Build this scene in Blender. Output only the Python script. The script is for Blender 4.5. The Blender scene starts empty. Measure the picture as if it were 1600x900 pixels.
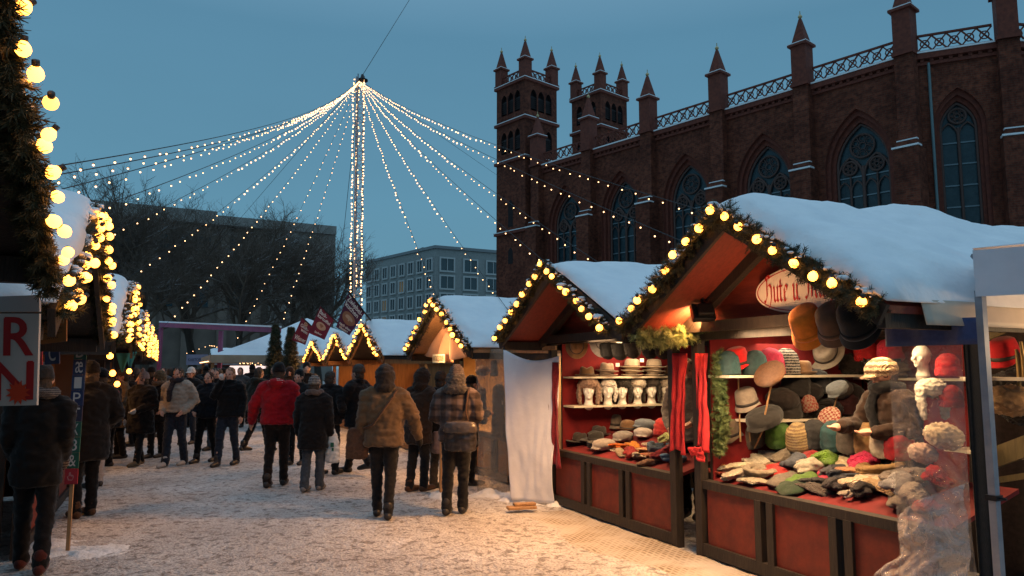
import bpy, bmesh, math, random
from mathutils import Vector, Matrix, noise
R = math.radians
rnd = random.Random(11)
SC = bpy.context.scene
COL = SC.collection
PI = math.pi
# ---------------------------------------------------------------- camera mathematics (photo measured at 1600 x 900)
F, EYE, HOR = 1150.0, 1.65, 575.0
TH = math.atan((HOR - 450) / F)
CT, ST = math.cos(TH), math.sin(TH)
def ray(px, py):
    a, b = (px - 800) / F, (450 - py) / F
    y = CT - b * ST
    return Vector((a / y, 1, (ST + b * CT) / y))
def at(px, py, Y): r = ray(px, py); return Vector((r.x * Y, Y, EYE + r.z * Y))
def on_z(px, py, z=0.0): r = ray(px, py); return at(px, py, (z - EYE) / r.z)
SA = math.atan((800 - 265) / F)                       # the street runs 25 degrees left of the camera axis
U = Vector((-math.sin(SA), math.cos(SA), 0)); V = Vector((math.cos(SA), math.sin(SA), 0))
def on_v(px, py, v): r = ray(px, py); return at(px, py, v / (r.x * V.x + V.y))
def on_s(px, py, s): r = ray(px, py); return at(px, py, s / (r.x * U.x + U.y))
def sv(s, v, z=0.0): return U * s + V * v + Vector((0, 0, z))
def s_of(p): return p.x * U.x + p.y * U.y
def v_of(p): return p.x * V.x + p.y * V.y
ROT_R = -math.atan2(V.x, V.y)                          # local x towards the camera, local y away from the street (right row)
ROT_L = ROT_R + PI
# ---------------------------------------------------------------- mesh builder
class MB:
    def __init__(s): s.v = []; s.f = []; s.m = []; s.s = []
    def add(s, vs, fs, mi=0, sm=False, M=None):
        o = len(s.v)
        s.v += [tuple(M @ Vector(p)) if M is not None else tuple(p) for p in vs]
        for f in fs: s.f.append([i + o for i in f]); s.m.append(mi); s.s.append(sm)
        return s
    def box(s, c, d, mi=0, M=None, rot=None):
        x, y, z = d[0] / 2, d[1] / 2, d[2] / 2
        vs = [Vector((sx * x, sy * y, sz * z)) for sx in (-1, 1) for sy in (-1, 1) for sz in (-1, 1)]
        if rot is not None: vs = [rot @ p for p in vs]
        vs = [p + Vector(c) for p in vs]
        return s.add(vs, [(0, 1, 3, 2), (4, 6, 7, 5), (0, 4, 5, 1), (2, 3, 7, 6), (0, 2, 6, 4), (1, 5, 7, 3)], mi, False, M)
    def beam(s, p0, p1, w, h, up=(0, 0, 1), mi=0, M=None):
        p0, p1 = Vector(p0), Vector(p1); d = p1 - p0; L = d.length; d = d.normalized(); u = Vector(up)
        x = d.cross(u)
        if x.length < 1e-4: x = d.cross(Vector((0, 1, 0)))
        x.normalize(); z = x.cross(d)
        rot = Matrix((x, d, z)).transposed()
        return s.box((p0 + p1) / 2, (w, L, h), mi, M, rot)
    def tube(s, pts, rad, n=8, mi=0, M=None, sm=True, cap=True, sq=(1, 1), round_=False):
        pts = [Vector(p) for p in pts]
        rad = [rad] * len(pts) if not hasattr(rad, '__len__') else list(rad)
        if round_:
            a, b = pts[0], pts[-1]; da = (pts[0] - pts[1]).normalized(); db = (pts[-1] - pts[-2]).normalized()
            pts = [a + da * rad[0] * k for k in (.97, .71)] + pts + [b + db * rad[-1] * k for k in (.71, .97)]
            rad = [rad[0] * .25, rad[0] * .71] + rad + [rad[-1] * .71, rad[-1] * .25]
        vs, fs = [], []; px = None
        for i, p in enumerate(pts):
            d = (pts[min(i + 1, len(pts) - 1)] - pts[max(i - 1, 0)]).normalized()
            if px is None:
                px = d.cross(Vector((0, 0, 1)) if abs(d.z) < .9 else Vector((0, 1, 0)))
            px = (px - d * px.dot(d)).normalized(); pz = d.cross(px)
            for k in range(n):
                a = 2 * PI * k / n
                vs.append(p + (px * math.cos(a) * sq[0] + pz * math.sin(a) * sq[1]) * rad[i])
        for i in range(len(pts) - 1):
            for k in range(n):
                a, b = i * n + k, i * n + (k + 1) % n
                fs.append((a, b, b + n, a + n))
        s.add(vs, fs, mi, sm, M)
        if cap:
            o = len(vs) - n
            s.add(vs[:n], [tuple(range(n))[::-1]], mi, False, M); s.add(vs[o:], [tuple(range(n))], mi, False, M)
        return s
    def solid_tube(s, pts, rad, n=10, M=None, sq=(1, 1)):
        """closed, welded tube with rounded ends (for voxel unions)"""
        t = MB(); t.tube(pts, rad, n, cap=False, sq=sq, round_=True)
        N = len(t.v); t.f.append(list(range(n))[::-1]); t.f.append(list(range(N - n, N)))
        return s.add(t.v, t.f, 0, True, M)
    def lathe(s, prof, n=16, mi=0, M=None, sm=True, sx=1, sy=1, fn=None):
        vs, fs = [], []
        for r, z in prof:
            for k in range(n):
                a = 2 * PI * k / n
                p = Vector((r * math.cos(a) * sx, r * math.sin(a) * sy, z))
                vs.append(fn(p, a) if fn else p)
        for i in range(len(prof) - 1):
            for k in range(n):
                a, b = i * n + k, i * n + (k + 1) % n
                fs.append((a, b, b + n, a + n))
        if prof[0][0] > 1e-5: fs.append(tuple(range(n))[::-1])
        if prof[-1][0] > 1e-5: fs.append(tuple(range(len(vs) - n, len(vs))))
        return s.add(vs, fs, mi, sm, M)
    def ball(s, c, r, n=12, m=8, mi=0, M=None, sc=(1, 1, 1)):
        prof = [(max(1e-6, math.sin(PI * i / m)), -math.cos(PI * i / m)) for i in range(m + 1)]
        T = Matrix.Translation(Vector(c)) @ Matrix.Diagonal((r * sc[0], r * sc[1], r * sc[2], 1))
        return s.lathe(prof, n, mi, (M @ T) if M is not None else T)
    def prism(s, poly, d0, d1, mi=0, M=None):
        """polygon in the local xz plane, extruded along local y from d0 to d1"""
        n = len(poly)
        vs = [(x, d0, z) for x, z in poly] + [(x, d1, z) for x, z in poly]
        fs = [tuple(range(n)), tuple(range(2 * n - 1, n - 1, -1))] + [(i, i + n, (i + 1) % n + n, (i + 1) % n) for i in range(n)]
        return s.add(vs, fs, mi, False, M)
    def grid(s, fn, nu, nv, mi=0, sm=True, M=None):
        vs = [fn(i / nu, j / nv) for j in range(nv + 1) for i in range(nu + 1)]
        fs = [(j * (nu + 1) + i, j * (nu + 1) + i + 1, (j + 1) * (nu + 1) + i + 1, (j + 1) * (nu + 1) + i) for j in range(nv) for i in range(nu)]
        return s.add(vs, fs, mi, sm, M)
    def mesh(s, name, mats):
        me = bpy.data.meshes.new(name); me.from_pydata([tuple(p) for p in s.v], [], s.f)
        for m in (mats if isinstance(mats, (list, tuple)) else [mats]): me.materials.append(m)
        me.polygons.foreach_set('material_index', s.m); me.polygons.foreach_set('use_smooth', s.s); me.update()
        return me
    def build(s, name, mats, parent=None, loc=None, rz=None, weld=False, bevel=0):
        me = s.mesh(name, mats)
        if weld or bevel:
            bm = bmesh.new(); bm.from_mesh(me)
            bmesh.ops.remove_doubles(bm, verts=bm.verts, dist=1e-4)
            bmesh.ops.recalc_face_normals(bm, faces=bm.faces)
            if bevel: bmesh.ops.bevel(bm, geom=[e for e in bm.edges if len(e.link_faces) == 2 and e.calc_face_angle(0) > .6], offset=bevel, segments=1, affect='EDGES', clamp_overlap=True)
            bm.to_mesh(me); bm.free()
        return link(name, me, parent, loc, rz)
def link(name, data, parent=None, loc=None, rz=None):
    o = bpy.data.objects.new(name, data); COL.objects.link(o)
    if parent is not None: o.parent = parent
    if loc is not None: o.location = loc
    if rz is not None: o.rotation_euler.z = rz
    return o
def tag(o, label=None, cat=None, group=None, kind=None):
    if label: o['label'] = label
    if cat: o['category'] = cat
    if group: o['group'] = group
    if kind: o['kind'] = kind
    return o
def thing(name, label, cat, loc=(0, 0, 0), rz=0, group=None):
    return tag(link(name, None, None, loc, rz), label, cat, group)
def copy_to(o, parent=None, loc=None):
    c = o.copy(); COL.objects.link(c)
    if parent is not None: c.parent = parent
    if loc is not None: c.location = loc
    return c
def TR(loc=(0, 0, 0), rx=0, ry=0, rz=0, sc=(1, 1, 1)):
    return Matrix.Translation(Vector(loc)) @ Matrix.Rotation(rz, 4, 'Z') @ Matrix.Rotation(ry, 4, 'Y') @ Matrix.Rotation(rx, 4, 'X') @ Matrix.Diagonal((sc[0], sc[1], sc[2], 1))
WS = bpy.data.scenes.new('work')
def eval_mesh(o):
    WS.collection.objects.link(o); vl = WS.view_layers[0]; vl.update()
    with bpy.context.temp_override(scene=WS, view_layer=vl):
        dg = bpy.context.evaluated_depsgraph_get(); me = bpy.data.meshes.new_from_object(o.evaluated_get(dg), depsgraph=dg)
    bpy.data.objects.remove(o); return me
def evaluated(mesh, mods):
    """the mesh after a list of modifiers (name, settings)"""
    o = bpy.data.objects.new('work', mesh)
    for t, kw in mods:
        m = o.modifiers.new(t, t)
        for k, v in kw.items(): setattr(m, k, v)
    me = eval_mesh(o); bpy.data.meshes.remove(mesh)
    return me
def union(mb, name, mats, voxel=.015, smooth=4, parent=None, dis=0, dscale=.12, M=None, fac=.5):
    """one continuous surface out of overlapping closed shapes, softened at the joints"""
    me = evaluated(mb.mesh(name, mats), [('REMESH', dict(mode='VOXEL', voxel_size=voxel, use_smooth_shade=True)), ('SMOOTH', dict(iterations=smooth, factor=fac))])
    if dis:
        me.update(); sd = rnd.random() * 50; nv = len(me.vertices); co = [0.0] * (nv * 3); no = [0.0] * (nv * 3)
        me.vertices.foreach_get('co', co); me.vertices.foreach_get('normal', no); k = 1 / dscale
        for i in range(0, nv * 3, 3):
            x, y, z = co[i] * k, co[i + 1] * k, co[i + 2] * k
            n = (noise.noise((x + sd, y, z * 1.7)) + .5 * noise.noise((x * 2.3, y * 2.3 + sd, z * 4))) * dis
            co[i] += no[i] * n; co[i + 1] += no[i + 1] * n; co[i + 2] += no[i + 2] * n
        me.vertices.foreach_set('co', co); me.update()
    me.polygons.foreach_set('use_smooth', [True] * len(me.polygons))
    return link(name, me, parent)
# ---------------------------------------------------------------- materials
MATS = {}
def mat(name, c, rough=.7, c2=None, scale=8, bump=0, bscale=None, metal=0, detail=5, emit=None, es=0, spec=.4, stretch=(1, 1, 1), sheen=0, lo=.35, hi=.65, bdist=.01, trans=0, coat=0):
    if name in MATS: return MATS[name]
    m = bpy.data.materials.new(name); m.use_nodes = True; nt = m.node_tree; b = nt.nodes['Principled BSDF']
    b.inputs['Roughness'].default_value = rough; b.inputs['Metallic'].default_value = metal
    b.inputs['Specular IOR Level'].default_value = spec; b.inputs['Base Color'].default_value = (*c, 1)
    if sheen: b.inputs['Sheen Weight'].default_value = sheen
    if coat: b.inputs['Coat Weight'].default_value = coat
    if trans: b.inputs['Transmission Weight'].default_value = trans
    if emit: b.inputs['Emission Color'].default_value = (*emit, 1); b.inputs['Emission Strength'].default_value = es
    if c2 or bump:
        tc = nt.nodes.new('ShaderNodeTexCoord'); mp = nt.nodes.new('ShaderNodeMapping'); mp.inputs['Scale'].default_value = stretch
        nt.links.new(tc.outputs['Object'], mp.inputs['Vector'])
    if c2:
        n = nt.nodes.new('ShaderNodeTexNoise'); n.inputs['Scale'].default_value = scale; n.inputs['Detail'].default_value = detail; n.inputs['Roughness'].default_value = .6
        nt.links.new(mp.outputs[0], n.inputs['Vector'])
        r = nt.nodes.new('ShaderNodeValToRGB'); r.color_ramp.elements[0].position = lo; r.color_ramp.elements[1].position = hi
        r.color_ramp.elements[0].color = (*c, 1); r.color_ramp.elements[1].color = (*c2, 1)
        nt.links.new(n.outputs['Fac'], r.inputs[0]); nt.links.new(r.outputs[0], b.inputs['Base Color'])
    if bump:
        n2 = nt.nodes.new('ShaderNodeTexNoise'); n2.inputs['Scale'].default_value = bscale or scale * 3; n2.inputs['Detail'].default_value = 4
        nt.links.new(mp.outputs[0], n2.inputs['Vector'])
        bp = nt.nodes.new('ShaderNodeBump'); bp.inputs['Strength'].default_value = bump; bp.inputs['Distance'].default_value = bdist
        nt.links.new(n2.outputs['Fac'], bp.inputs['Height']); nt.links.new(bp.outputs[0], b.inputs['Normal'])
    MATS[name] = m
    return m
def mul(c, k): return tuple(min(1, x * k) for x in c)
def cloth(name, c, k=.6, bump=.5, scale=30):
    return mat('cloth_' + name, c, .92, mul(c, k), scale, bump, scale * 4, sheen=.15, spec=.15, bdist=.004)
def knit(name, c, c2=None, freq=70, axis='Z'):
    """ribbed wool: wave bands as bump, optional second colour in stripes"""
    key = 'knit_' + name
    if key in MATS: return MATS[key]
    m = mat(key, mul(c, 1.12), .95, mul(c, .8), 40, sheen=.1, spec=.1); nt = m.node_tree; b = nt.nodes['Principled BSDF']
    tc = nt.nodes.new('ShaderNodeTexCoord'); w = nt.nodes.new('ShaderNodeTexWave'); w.inputs['Scale'].default_value = freq; w.inputs['Distortion'].default_value = 1.5
    w.bands_direction = 'X'; nt.links.new(tc.outputs['Object'], w.inputs['Vector'])
    bp = nt.nodes.new('ShaderNodeBump'); bp.inputs['Strength'].default_value = 1; bp.inputs['Distance'].default_value = .009
    nt.links.new(w.outputs['Fac'], bp.inputs['Height']); nt.links.new(bp.outputs[0], b.inputs['Normal'])
    if c2:
        w2 = nt.nodes.new('ShaderNodeTexWave'); w2.bands_direction = axis; w2.inputs['Scale'].default_value = freq * .22; w2.inputs['Distortion'].default_value = 2.5; w2.inputs['Detail Scale'].default_value = 6
        nt.links.new(tc.outputs['Object'], w2.inputs['Vector'])
        r = nt.nodes.new('ShaderNodeValToRGB'); r.color_ramp.elements[0].position = .45; r.color_ramp.elements[1].position = .55
        r.color_ramp.elements[0].color = (*c, 1); r.color_ramp.elements[1].color = (*c2, 1)
        nt.links.new(w2.outputs['Fac'], r.inputs[0]); nt.links.new(r.outputs[0], b.inputs['Base Color'])
    return m
def plastic_sheet(name, col, fac, rough=.15):
    """clear creased foil: mostly see-through, a milky film and a wet gloss"""
    if name in MATS: return MATS[name]
    m = bpy.data.materials.new(name); m.use_nodes = True; nt = m.node_tree; N = nt.nodes; N.clear()
    out = N.new('ShaderNodeOutputMaterial'); t = N.new('ShaderNodeBsdfTransparent'); t.inputs[0].default_value = (.93, .92, .9, 1)
    p = N.new('ShaderNodeBsdfPrincipled'); p.inputs['Base Color'].default_value = (*col, 1); p.inputs['Roughness'].default_value = rough
    tc = N.new('ShaderNodeTexCoord'); n = N.new('ShaderNodeTexNoise'); n.inputs['Scale'].default_value = 7; n.inputs['Detail'].default_value = 4; n.inputs['Distortion'].default_value = 2.5
    nt.links.new(tc.outputs['Object'], n.inputs['Vector'])
    bp = N.new('ShaderNodeBump'); bp.inputs['Strength'].default_value = .7; bp.inputs['Distance'].default_value = .06
    nt.links.new(n.outputs['Fac'], bp.inputs['Height']); nt.links.new(bp.outputs[0], p.inputs['Normal'])
    r = N.new('ShaderNodeMapRange'); r.inputs[1].default_value = .3; r.inputs[2].default_value = .75; r.inputs[3].default_value = fac * .5; r.inputs[4].default_value = min(1, fac * 1.6)
    nt.links.new(n.outputs['Fac'], r.inputs[0])
    mx = N.new('ShaderNodeMixShader'); nt.links.new(r.outputs[0], mx.inputs[0]); nt.links.new(t.outputs[0], mx.inputs[1]); nt.links.new(p.outputs[0], mx.inputs[2])
    nt.links.new(mx.outputs[0], out.inputs[0]); MATS[name] = m
    return m
SNOW = mat('snow', (.80, .82, .85), .8, (.88, .89, .9), 3, .35, 9, spec=.2, bdist=.04)
DIRTY_SNOW = mat('trodden_snow_heap', (.62, .6, .57), .85, (.8, .8, .8), 6, .6, 25, bdist=.03)
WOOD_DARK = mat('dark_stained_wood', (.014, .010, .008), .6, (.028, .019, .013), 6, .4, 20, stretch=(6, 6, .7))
WOOD = mat('pine_wood', (.42, .24, .11), .6, (.30, .16, .07), 5, .3, 20, stretch=(6, 6, .6))
WOOD_WARM = mat('varnished_wood', (.32, .15, .05), .5, (.22, .095, .03), 5, .3, 20, stretch=(6, 6, .6))
RED_PAINT = mat('red_paint', (.15, .019, .009), .55, (.09, .011, .007), 7, .3, 40, bdist=.004)
RED_CLOTH = mat('red_lining_cloth', (.20, .006, .007), .85, (.13, .004, .006), 6, .4, 14)
RED_DARK = mat('red_stained_boards', (.20, .028, .014), .6, (.13, .018, .01), 5, .3, 22, stretch=(1, 8, 8))
FIR = mat('fir_needles', (.028, .036, .014), .6, (.075, .062, .026), 9)
FIR_PALE = mat('thuja_sprays', (.16, .2, .07), .6, (.24, .27, .11), 9)
BLACK_METAL = mat('black_metal', (.015, .015, .016), .45, metal=.4)
WIRE = mat('black_cable', (.01, .01, .011), .6)
STEEL = mat('galvanised_steel', (.30, .32, .36), .45, (.24, .26, .3), 12, metal=.6)
SKIN = mat('skin', (.55, .33, .24), .55, (.48, .26, .18), 20, spec=.35)
SKIN_RED = mat('skin_cold', (.58, .30, .21), .55, (.5, .25, .17), 20)
HAIR = mat('dark_hair', (.03, .02, .014), .6, (.05, .034, .022), 40, .6, 90, stretch=(3, 3, .6))
HAIR_RED = mat('auburn_hair', (.22, .10, .045), .6, (.15, .065, .03), 40, .6, 90)
BULB = mat('warm_bulb_glass', (1, .8, .5), .4, emit=(1, .34, .038), es=10)
SOCKET = mat('bulb_socket', (.03, .03, .03), .5)
PEARL = mat('small_lamp_glass', (1, .9, .8), .4, emit=(1, .52, .21), es=5.5)
BULB_DIM = mat('aged_bulb_glass', (1, .75, .45), .4, emit=(1, .36, .05), es=5)
TUBE_LIGHT = mat('fluorescent_tube', (1, 1, 1), .4, emit=(1, .86, .62), es=7)
STYRO = mat('styrofoam', (.82, .79, .74), .8, (.75, .71, .65), 40, .2, 120)
# ---------------------------------------------------------------- lettering
_fontcache = {}
def text2d(txt):
    if txt in _fontcache: return _fontcache[txt]
    cu = bpy.data.curves.new('t', 'FONT'); cu.body = txt; cu.resolution_u = 4
    o = bpy.data.objects.new('t', cu); me = eval_mesh(o)
    vs = [(v.co.x, v.co.y) for v in me.vertices]; fs = [list(p.vertices) for p in me.polygons]
    bpy.data.curves.remove(cu); bpy.data.meshes.remove(me)
    x0, x1 = min(v[0] for v in vs), max(v[0] for v in vs); y0, y1 = min(v[1] for v in vs), max(v[1] for v in vs)
    vs = [((x - x0) / (x1 - x0), (y - y0) / (y1 - y0)) for x, y in vs]
    _fontcache[txt] = (vs, fs)
    return vs, fs
def text_on(mb, txt, x0, y0, x1, y1, fn, mi=0, bold=0):
    """letters stretched into the rectangle x0..x1, y0..y1 of the surface fn(x, y)"""
    vs, fs = text2d(txt)
    mb.add([fn(x0 + (x1 - x0) * a, y0 + (y1 - y0) * b) for a, b in vs], fs, mi)
    if bold:
        for k, (dx, dy) in enumerate(((bold, 0), (-bold, 0), (0, bold))):
            mb.add([fn(x0 + (x1 - x0) * a + dx, y0 + (y1 - y0) * b + dy, (k + 1) * .0003) for a, b in vs], fs, mi)
def pen_text(mb, strokes, fn, nib, mi=0):
    """broad-nib lettering: every stroke is the nib dragged along a polyline"""
    k = 0
    for st in strokes:
        for (xa, ya), (xb, yb) in zip(st[:-1], st[1:]):
            k += 1; e = (k % 37) * .00004
            nx, ny = nib
            mb.add([fn(xa - nx, ya - ny, e), fn(xb - nx, yb - ny, e), fn(xb + nx, yb + ny, e), fn(xa + nx, ya + ny, e)], [(0, 1, 2, 3)], mi)
# ================================================================ sky, camera, render
def build_world():
    w = bpy.data.worlds.new('World'); SC.world = w; w.use_nodes = True; nt = w.node_tree; N = nt.nodes; N.clear()
    out = N.new('ShaderNodeOutputWorld'); bg = N.new('ShaderNodeBackground'); nt.links.new(bg.outputs[0], out.inputs[0])
    sky = N.new('ShaderNodeTexSky'); sky.sky_type = 'NISHITA'; sky.sun_disc = False
    sky.sun_elevation = R(2); sky.sun_rotation = R(150); sky.air_density = 1.5; sky.dust_density = 1; sky.ozone_density = 3
    tc = N.new('ShaderNodeTexCoord'); sp = N.new('ShaderNodeSeparateXYZ'); nt.links.new(tc.outputs['Generated'], sp.inputs[0])
    r = N.new('ShaderNodeValToRGB'); cr = r.color_ramp                 # an overcast dusk dome: dim blue low down, paler overhead
    cr.elements[0].position = .0; cr.elements[0].color = (.140, .300, .400, 1)
    cr.elements[1].position = 1.0; cr.elements[1].color = (.40, .60, .80, 1)
    for p, c in ((.22, (.115, .282, .405)), (.42, (.098, .245, .370)), (.62, (.24, .42, .58))):
        e = cr.elements.new(p); e.color = (*c, 1)
    nt.links.new(sp.outputs[2], r.inputs[0])
    n = N.new('ShaderNodeTexNoise'); n.inputs['Scale'].default_value = 2.2; n.inputs['Detail'].default_value = 4
    mp = N.new('ShaderNodeMapping'); mp.inputs['Scale'].default_value = (1, 1, 3); nt.links.new(tc.outputs['Generated'], mp.inputs[0]); nt.links.new(mp.outputs[0], n.inputs['Vector'])
    mr = N.new('ShaderNodeMapRange'); mr.inputs[3].default_value = .92; mr.inputs[4].default_value = 1.08; nt.links.new(n.outputs['Fac'], mr.inputs[0])
    vm = N.new('ShaderNodeVectorMath'); vm.operation = 'SCALE'; nt.links.new(r.outputs[0], vm.inputs[0]); nt.links.new(mr.outputs[0], vm.inputs['Scale'])
    vs = N.new('ShaderNodeVectorMath'); vs.operation = 'SCALE'; vs.inputs['Scale'].default_value = .004; nt.links.new(sky.outputs[0], vs.inputs[0])
    va = N.new('ShaderNodeVectorMath'); nt.links.new(vm.outputs[0], va.inputs[0]); nt.links.new(vs.outputs[0], va.inputs[1])
    nt.links.new(va.outputs[0], bg.inputs[0]); bg.inputs[1].default_value = 1.0
    sl = bpy.data.lights.new('sun', 'SUN'); sl.energy = .02; sl.angle = R(40); sl.color = (.8, .88, 1)
    so = link('sun', sl); so.rotation_euler = (R(35), 0, R(150))
build_world()
cam = bpy.data.cameras.new('camera'); cam.sensor_width = 36; cam.lens = F / 1600 * 36; cam.clip_end = 3000; cam.clip_start = .05
co = link('camera', cam, loc=(0, 0, EYE)); co.rotation_euler = (PI / 2 + TH, 0, 0); SC.camera = co
SC.view_settings.view_transform = 'Standard'; SC.view_settings.look = 'None'; SC.view_settings.exposure = 0; SC.view_settings.gamma = 1
SC.render.engine = 'CYCLES'; SC.cycles.use_denoising = True; SC.cycles.max_bounces = 6; SC.cycles.diffuse_bounces = 3; SC.cycles.transparent_max_bounces = 12
SC.cycles.sample_clamp_indirect = 4; SC.cycles.caustics_reflective = False; SC.cycles.caustics_refractive = False
SC.cycles.use_adaptive_sampling = True; SC.cycles.adaptive_threshold = .015
# ================================================================ ground
def ground_mat():
    m = bpy.data.materials.new('trodden_snow'); m.use_nodes = True; nt = m.node_tree; N = nt.nodes; b = N['Principled BSDF']
    tc = N.new('ShaderNodeTexCoord')
    def noi(sc, det, dist=0):
        n = N.new('ShaderNodeTexNoise'); n.inputs['Scale'].default_value = sc; n.inputs['Detail'].default_value = det; n.inputs['Distortion'].default_value = dist
        nt.links.new(tc.outputs['Object'], n.inputs['Vector']); return n
    def ramp(src, stops):
        r = N.new('ShaderNodeValToRGB'); r.color_ramp.elements[0].position, r.color_ramp.elements[0].color = stops[0][0], (*stops[0][1], 1)
        r.color_ramp.elements[1].position, r.color_ramp.elements[1].color = stops[-1][0], (*stops[-1][1], 1)
        for p, c in stops[1:-1]: e = r.color_ramp.elements.new(p); e.color = (*c, 1)
        nt.links.new(src, r.inputs[0]); return r
    big = ramp(noi(.7, 5).outputs[0], [(.3, (.47, .43, .40)), (.52, (.60, .57, .54)), (.72, (.74, .72, .70))])
    spots = ramp(noi(10, 6, .9).outputs[0], [(.37, (.46, .43, .41)), (.46, (.88, .86, .85)), (.62, (1, 1, 1))])
    fine = ramp(noi(45, 4).outputs[0], [(.36, (.45, .42, .4)), (.5, (1, 1, 1))])
    m1 = N.new('ShaderNodeMix'); m1.data_type = 'RGBA'; m1.blend_type = 'MULTIPLY'; m1.inputs[0].default_value = 1
    nt.links.new(big.outputs[0], m1.inputs[6]); nt.links.new(spots.outputs[0], m1.inputs[7])
    m2 = N.new('ShaderNodeMix'); m2.data_type = 'RGBA'; m2.blend_type = 'MULTIPLY'; m2.inputs[0].default_value = .8
    nt.links.new(m1.outputs[2], m2.inputs[6]); nt.links.new(fine.outputs[0], m2.inputs[7]); nt.links.new(m2.outputs[2], b.inputs['Base Color'])
    b.inputs['Roughness'].default_value = .7; b.inputs['Specular IOR Level'].default_value = .25
    bp = N.new('ShaderNodeBump'); bp.inputs['Strength'].default_value = .8; bp.inputs['Distance'].default_value = .035
    ad = N.new('ShaderNodeMath'); ad.operation = 'ADD'; nt.links.new(noi(13, 7, .5).outputs[0], ad.inputs[0]); nt.links.new(noi(34, 4).outputs[0], ad.inputs[1])
    nt.links.new(ad.outputs[0], bp.inputs['Height']); nt.links.new(bp.outputs[0], b.inputs['Normal'])
    return m
def ground_z(x, y):
    if not (-14 < x < 12 and 1.5 < y < 45): return 0
    q = Vector((x, y, 0))
    return .012 * noise.noise(q * .8) + .012 * noise.noise(q * 3.1) - .014 * max(0, noise.noise(q * 6.5 + Vector((7, 3, 1)))) 
def axis(lo, hi, step, far):
    a = [lo + i * step for i in range(int((hi - lo) / step) + 1)]; d, ext = step, []
    while a[-1] < far: d *= 1.5; a.append(a[-1] + d)
    d = step
    while a[0] > -far: d *= 1.5; a.insert(0, a[0] - d)
    return a
xs, ys = axis(-7, 6, .065, 900), axis(3.5, 14, .065, 900)
g = MB(); nx = len(xs)
g.add([(x, y, ground_z(x, y)) for y in ys for x in xs], [(j * nx + i, j * nx + i + 1, (j + 1) * nx + i + 1, (j + 1) * nx + i) for j in range(len(ys) - 1) for i in range(nx - 1)], 0, True)
tag(g.build('ground', ground_mat()), kind='structure')
def snow_heap(name, label, p, rx, ry, h, sd):
    m = MB()
    def fn(u, v):
        a = u * 2 * PI; r = v; k = (1 - r * r)
        w = 1 + .35 * noise.noise(Vector((math.cos(a) * 1.7 + sd, math.sin(a) * 1.7, sd)))
        x, y = rx * r * w * math.cos(a), ry * r * w * math.sin(a)
        return Vector((x, y, -.03 + h * k * (1 + .8 * noise.noise(Vector((x * 6 + sd, y * 6, sd)))) + .02 * noise.noise(Vector((x * 25, y * 25, sd)))))
    m.grid(fn, 40, 14); o = m.build(name, DIRTY_SNOW, loc=(p.x, p.y, 0)); return tag(o, label, 'snow heap')
# ================================================================ church
def brick_mat(name, c1, c2, mort, dark):
    m = bpy.data.materials.new(name); m.use_nodes = True; nt = m.node_tree; N = nt.nodes; b = N['Principled BSDF']; b.inputs['Roughness'].default_value = .85; b.inputs['Specular IOR Level'].default_value = .2
    tc = N.new('ShaderNodeTexCoord'); sp = N.new('ShaderNodeSeparateXYZ'); nt.links.new(tc.outputs['Object'], sp.inputs[0])
    ad = N.new('ShaderNodeMath'); nt.links.new(sp.outputs[0], ad.inputs[0]); nt.links.new(sp.outputs[1], ad.inputs[1])
    cb = N.new('ShaderNodeCombineXYZ'); nt.links.new(ad.outputs[0], cb.inputs[0]); nt.links.new(sp.outputs[2], cb.inputs[1])
    br = N.new('ShaderNodeTexBrick'); br.inputs['Scale'].default_value = 1; br.inputs['Brick Width'].default_value = .34; br.inputs['Row Height'].default_value = .12; br.inputs['Mortar Size'].default_value = .012
    br.inputs['Color1'].default_value = (*c1, 1); br.inputs['Color2'].default_value = (*c2, 1); br.inputs['Mortar'].default_value = (*mort, 1); nt.links.new(cb.outputs[0], br.inputs[0])
    n = N.new('ShaderNodeTexNoise'); n.inputs['Scale'].default_value = .55; n.inputs['Detail'].default_value = 8; n.inputs['Roughness'].default_value = .65; nt.links.new(tc.outputs['Object'], n.inputs[0])
    r = N.new('ShaderNodeValToRGB'); r.color_ramp.elements[0].position = .33; r.color_ramp.elements[0].color = (*dark, 1); r.color_ramp.elements[1].position = .62; r.color_ramp.elements[1].color = (1, 1, 1, 1); nt.links.new(n.outputs[0], r.inputs[0])
    n3 = N.new('ShaderNodeTexNoise'); n3.inputs['Scale'].default_value = 3.5; n3.inputs['Detail'].default_value = 5; nt.links.new(cb.outputs[0], n3.inputs[0])
    r3 = N.new('ShaderNodeValToRGB'); r3.color_ramp.elements[0].position = .35; r3.color_ramp.elements[0].color = (.6, .6, .62, 1); r3.color_ramp.elements[1].position = .6; r3.color_ramp.elements[1].color = (1.15, 1.1, 1.05, 1); nt.links.new(n3.outputs[0], r3.inputs[0])
    cur = br.outputs[0]
    for s in (r, r3):
        mx = N.new('ShaderNodeMix'); mx.data_type = 'RGBA'; mx.blend_type = 'MULTIPLY'; mx.inputs[0].default_value = 1; nt.links.new(cur, mx.inputs[6]); nt.links.new(s.outputs[0], mx.inputs[7]); cur = mx.outputs[2]
    nt.links.new(cur, b.inputs['Base Color'])
    bp = N.new('ShaderNodeBump'); bp.inputs['Strength'].default_value = .5; bp.inputs['Distance'].default_value = .03; nt.links.new(br.outputs['Fac'], bp.inputs['Height']); bp.invert = True; nt.links.new(bp.outputs[0], b.inputs['Normal'])
    return m
BRICK = brick_mat('church_brick', (.225, .060, .033), (.145, .037, .022), (.155, .078, .052), (.5, .46, .46))
BRICK_TRIM = mat('church_brick_trim', (.20, .050, .029), .85, (.12, .032, .021), 5, .3, 12)
GLASS_DARK = mat('leaded_glass', (.03, .055, .065), .22, (.016, .036, .046), 3, .8, 9, spec=.4, bdist=.03)
LEAD = mat('lead_bars', (.17, .23, .26), .5)
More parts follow.
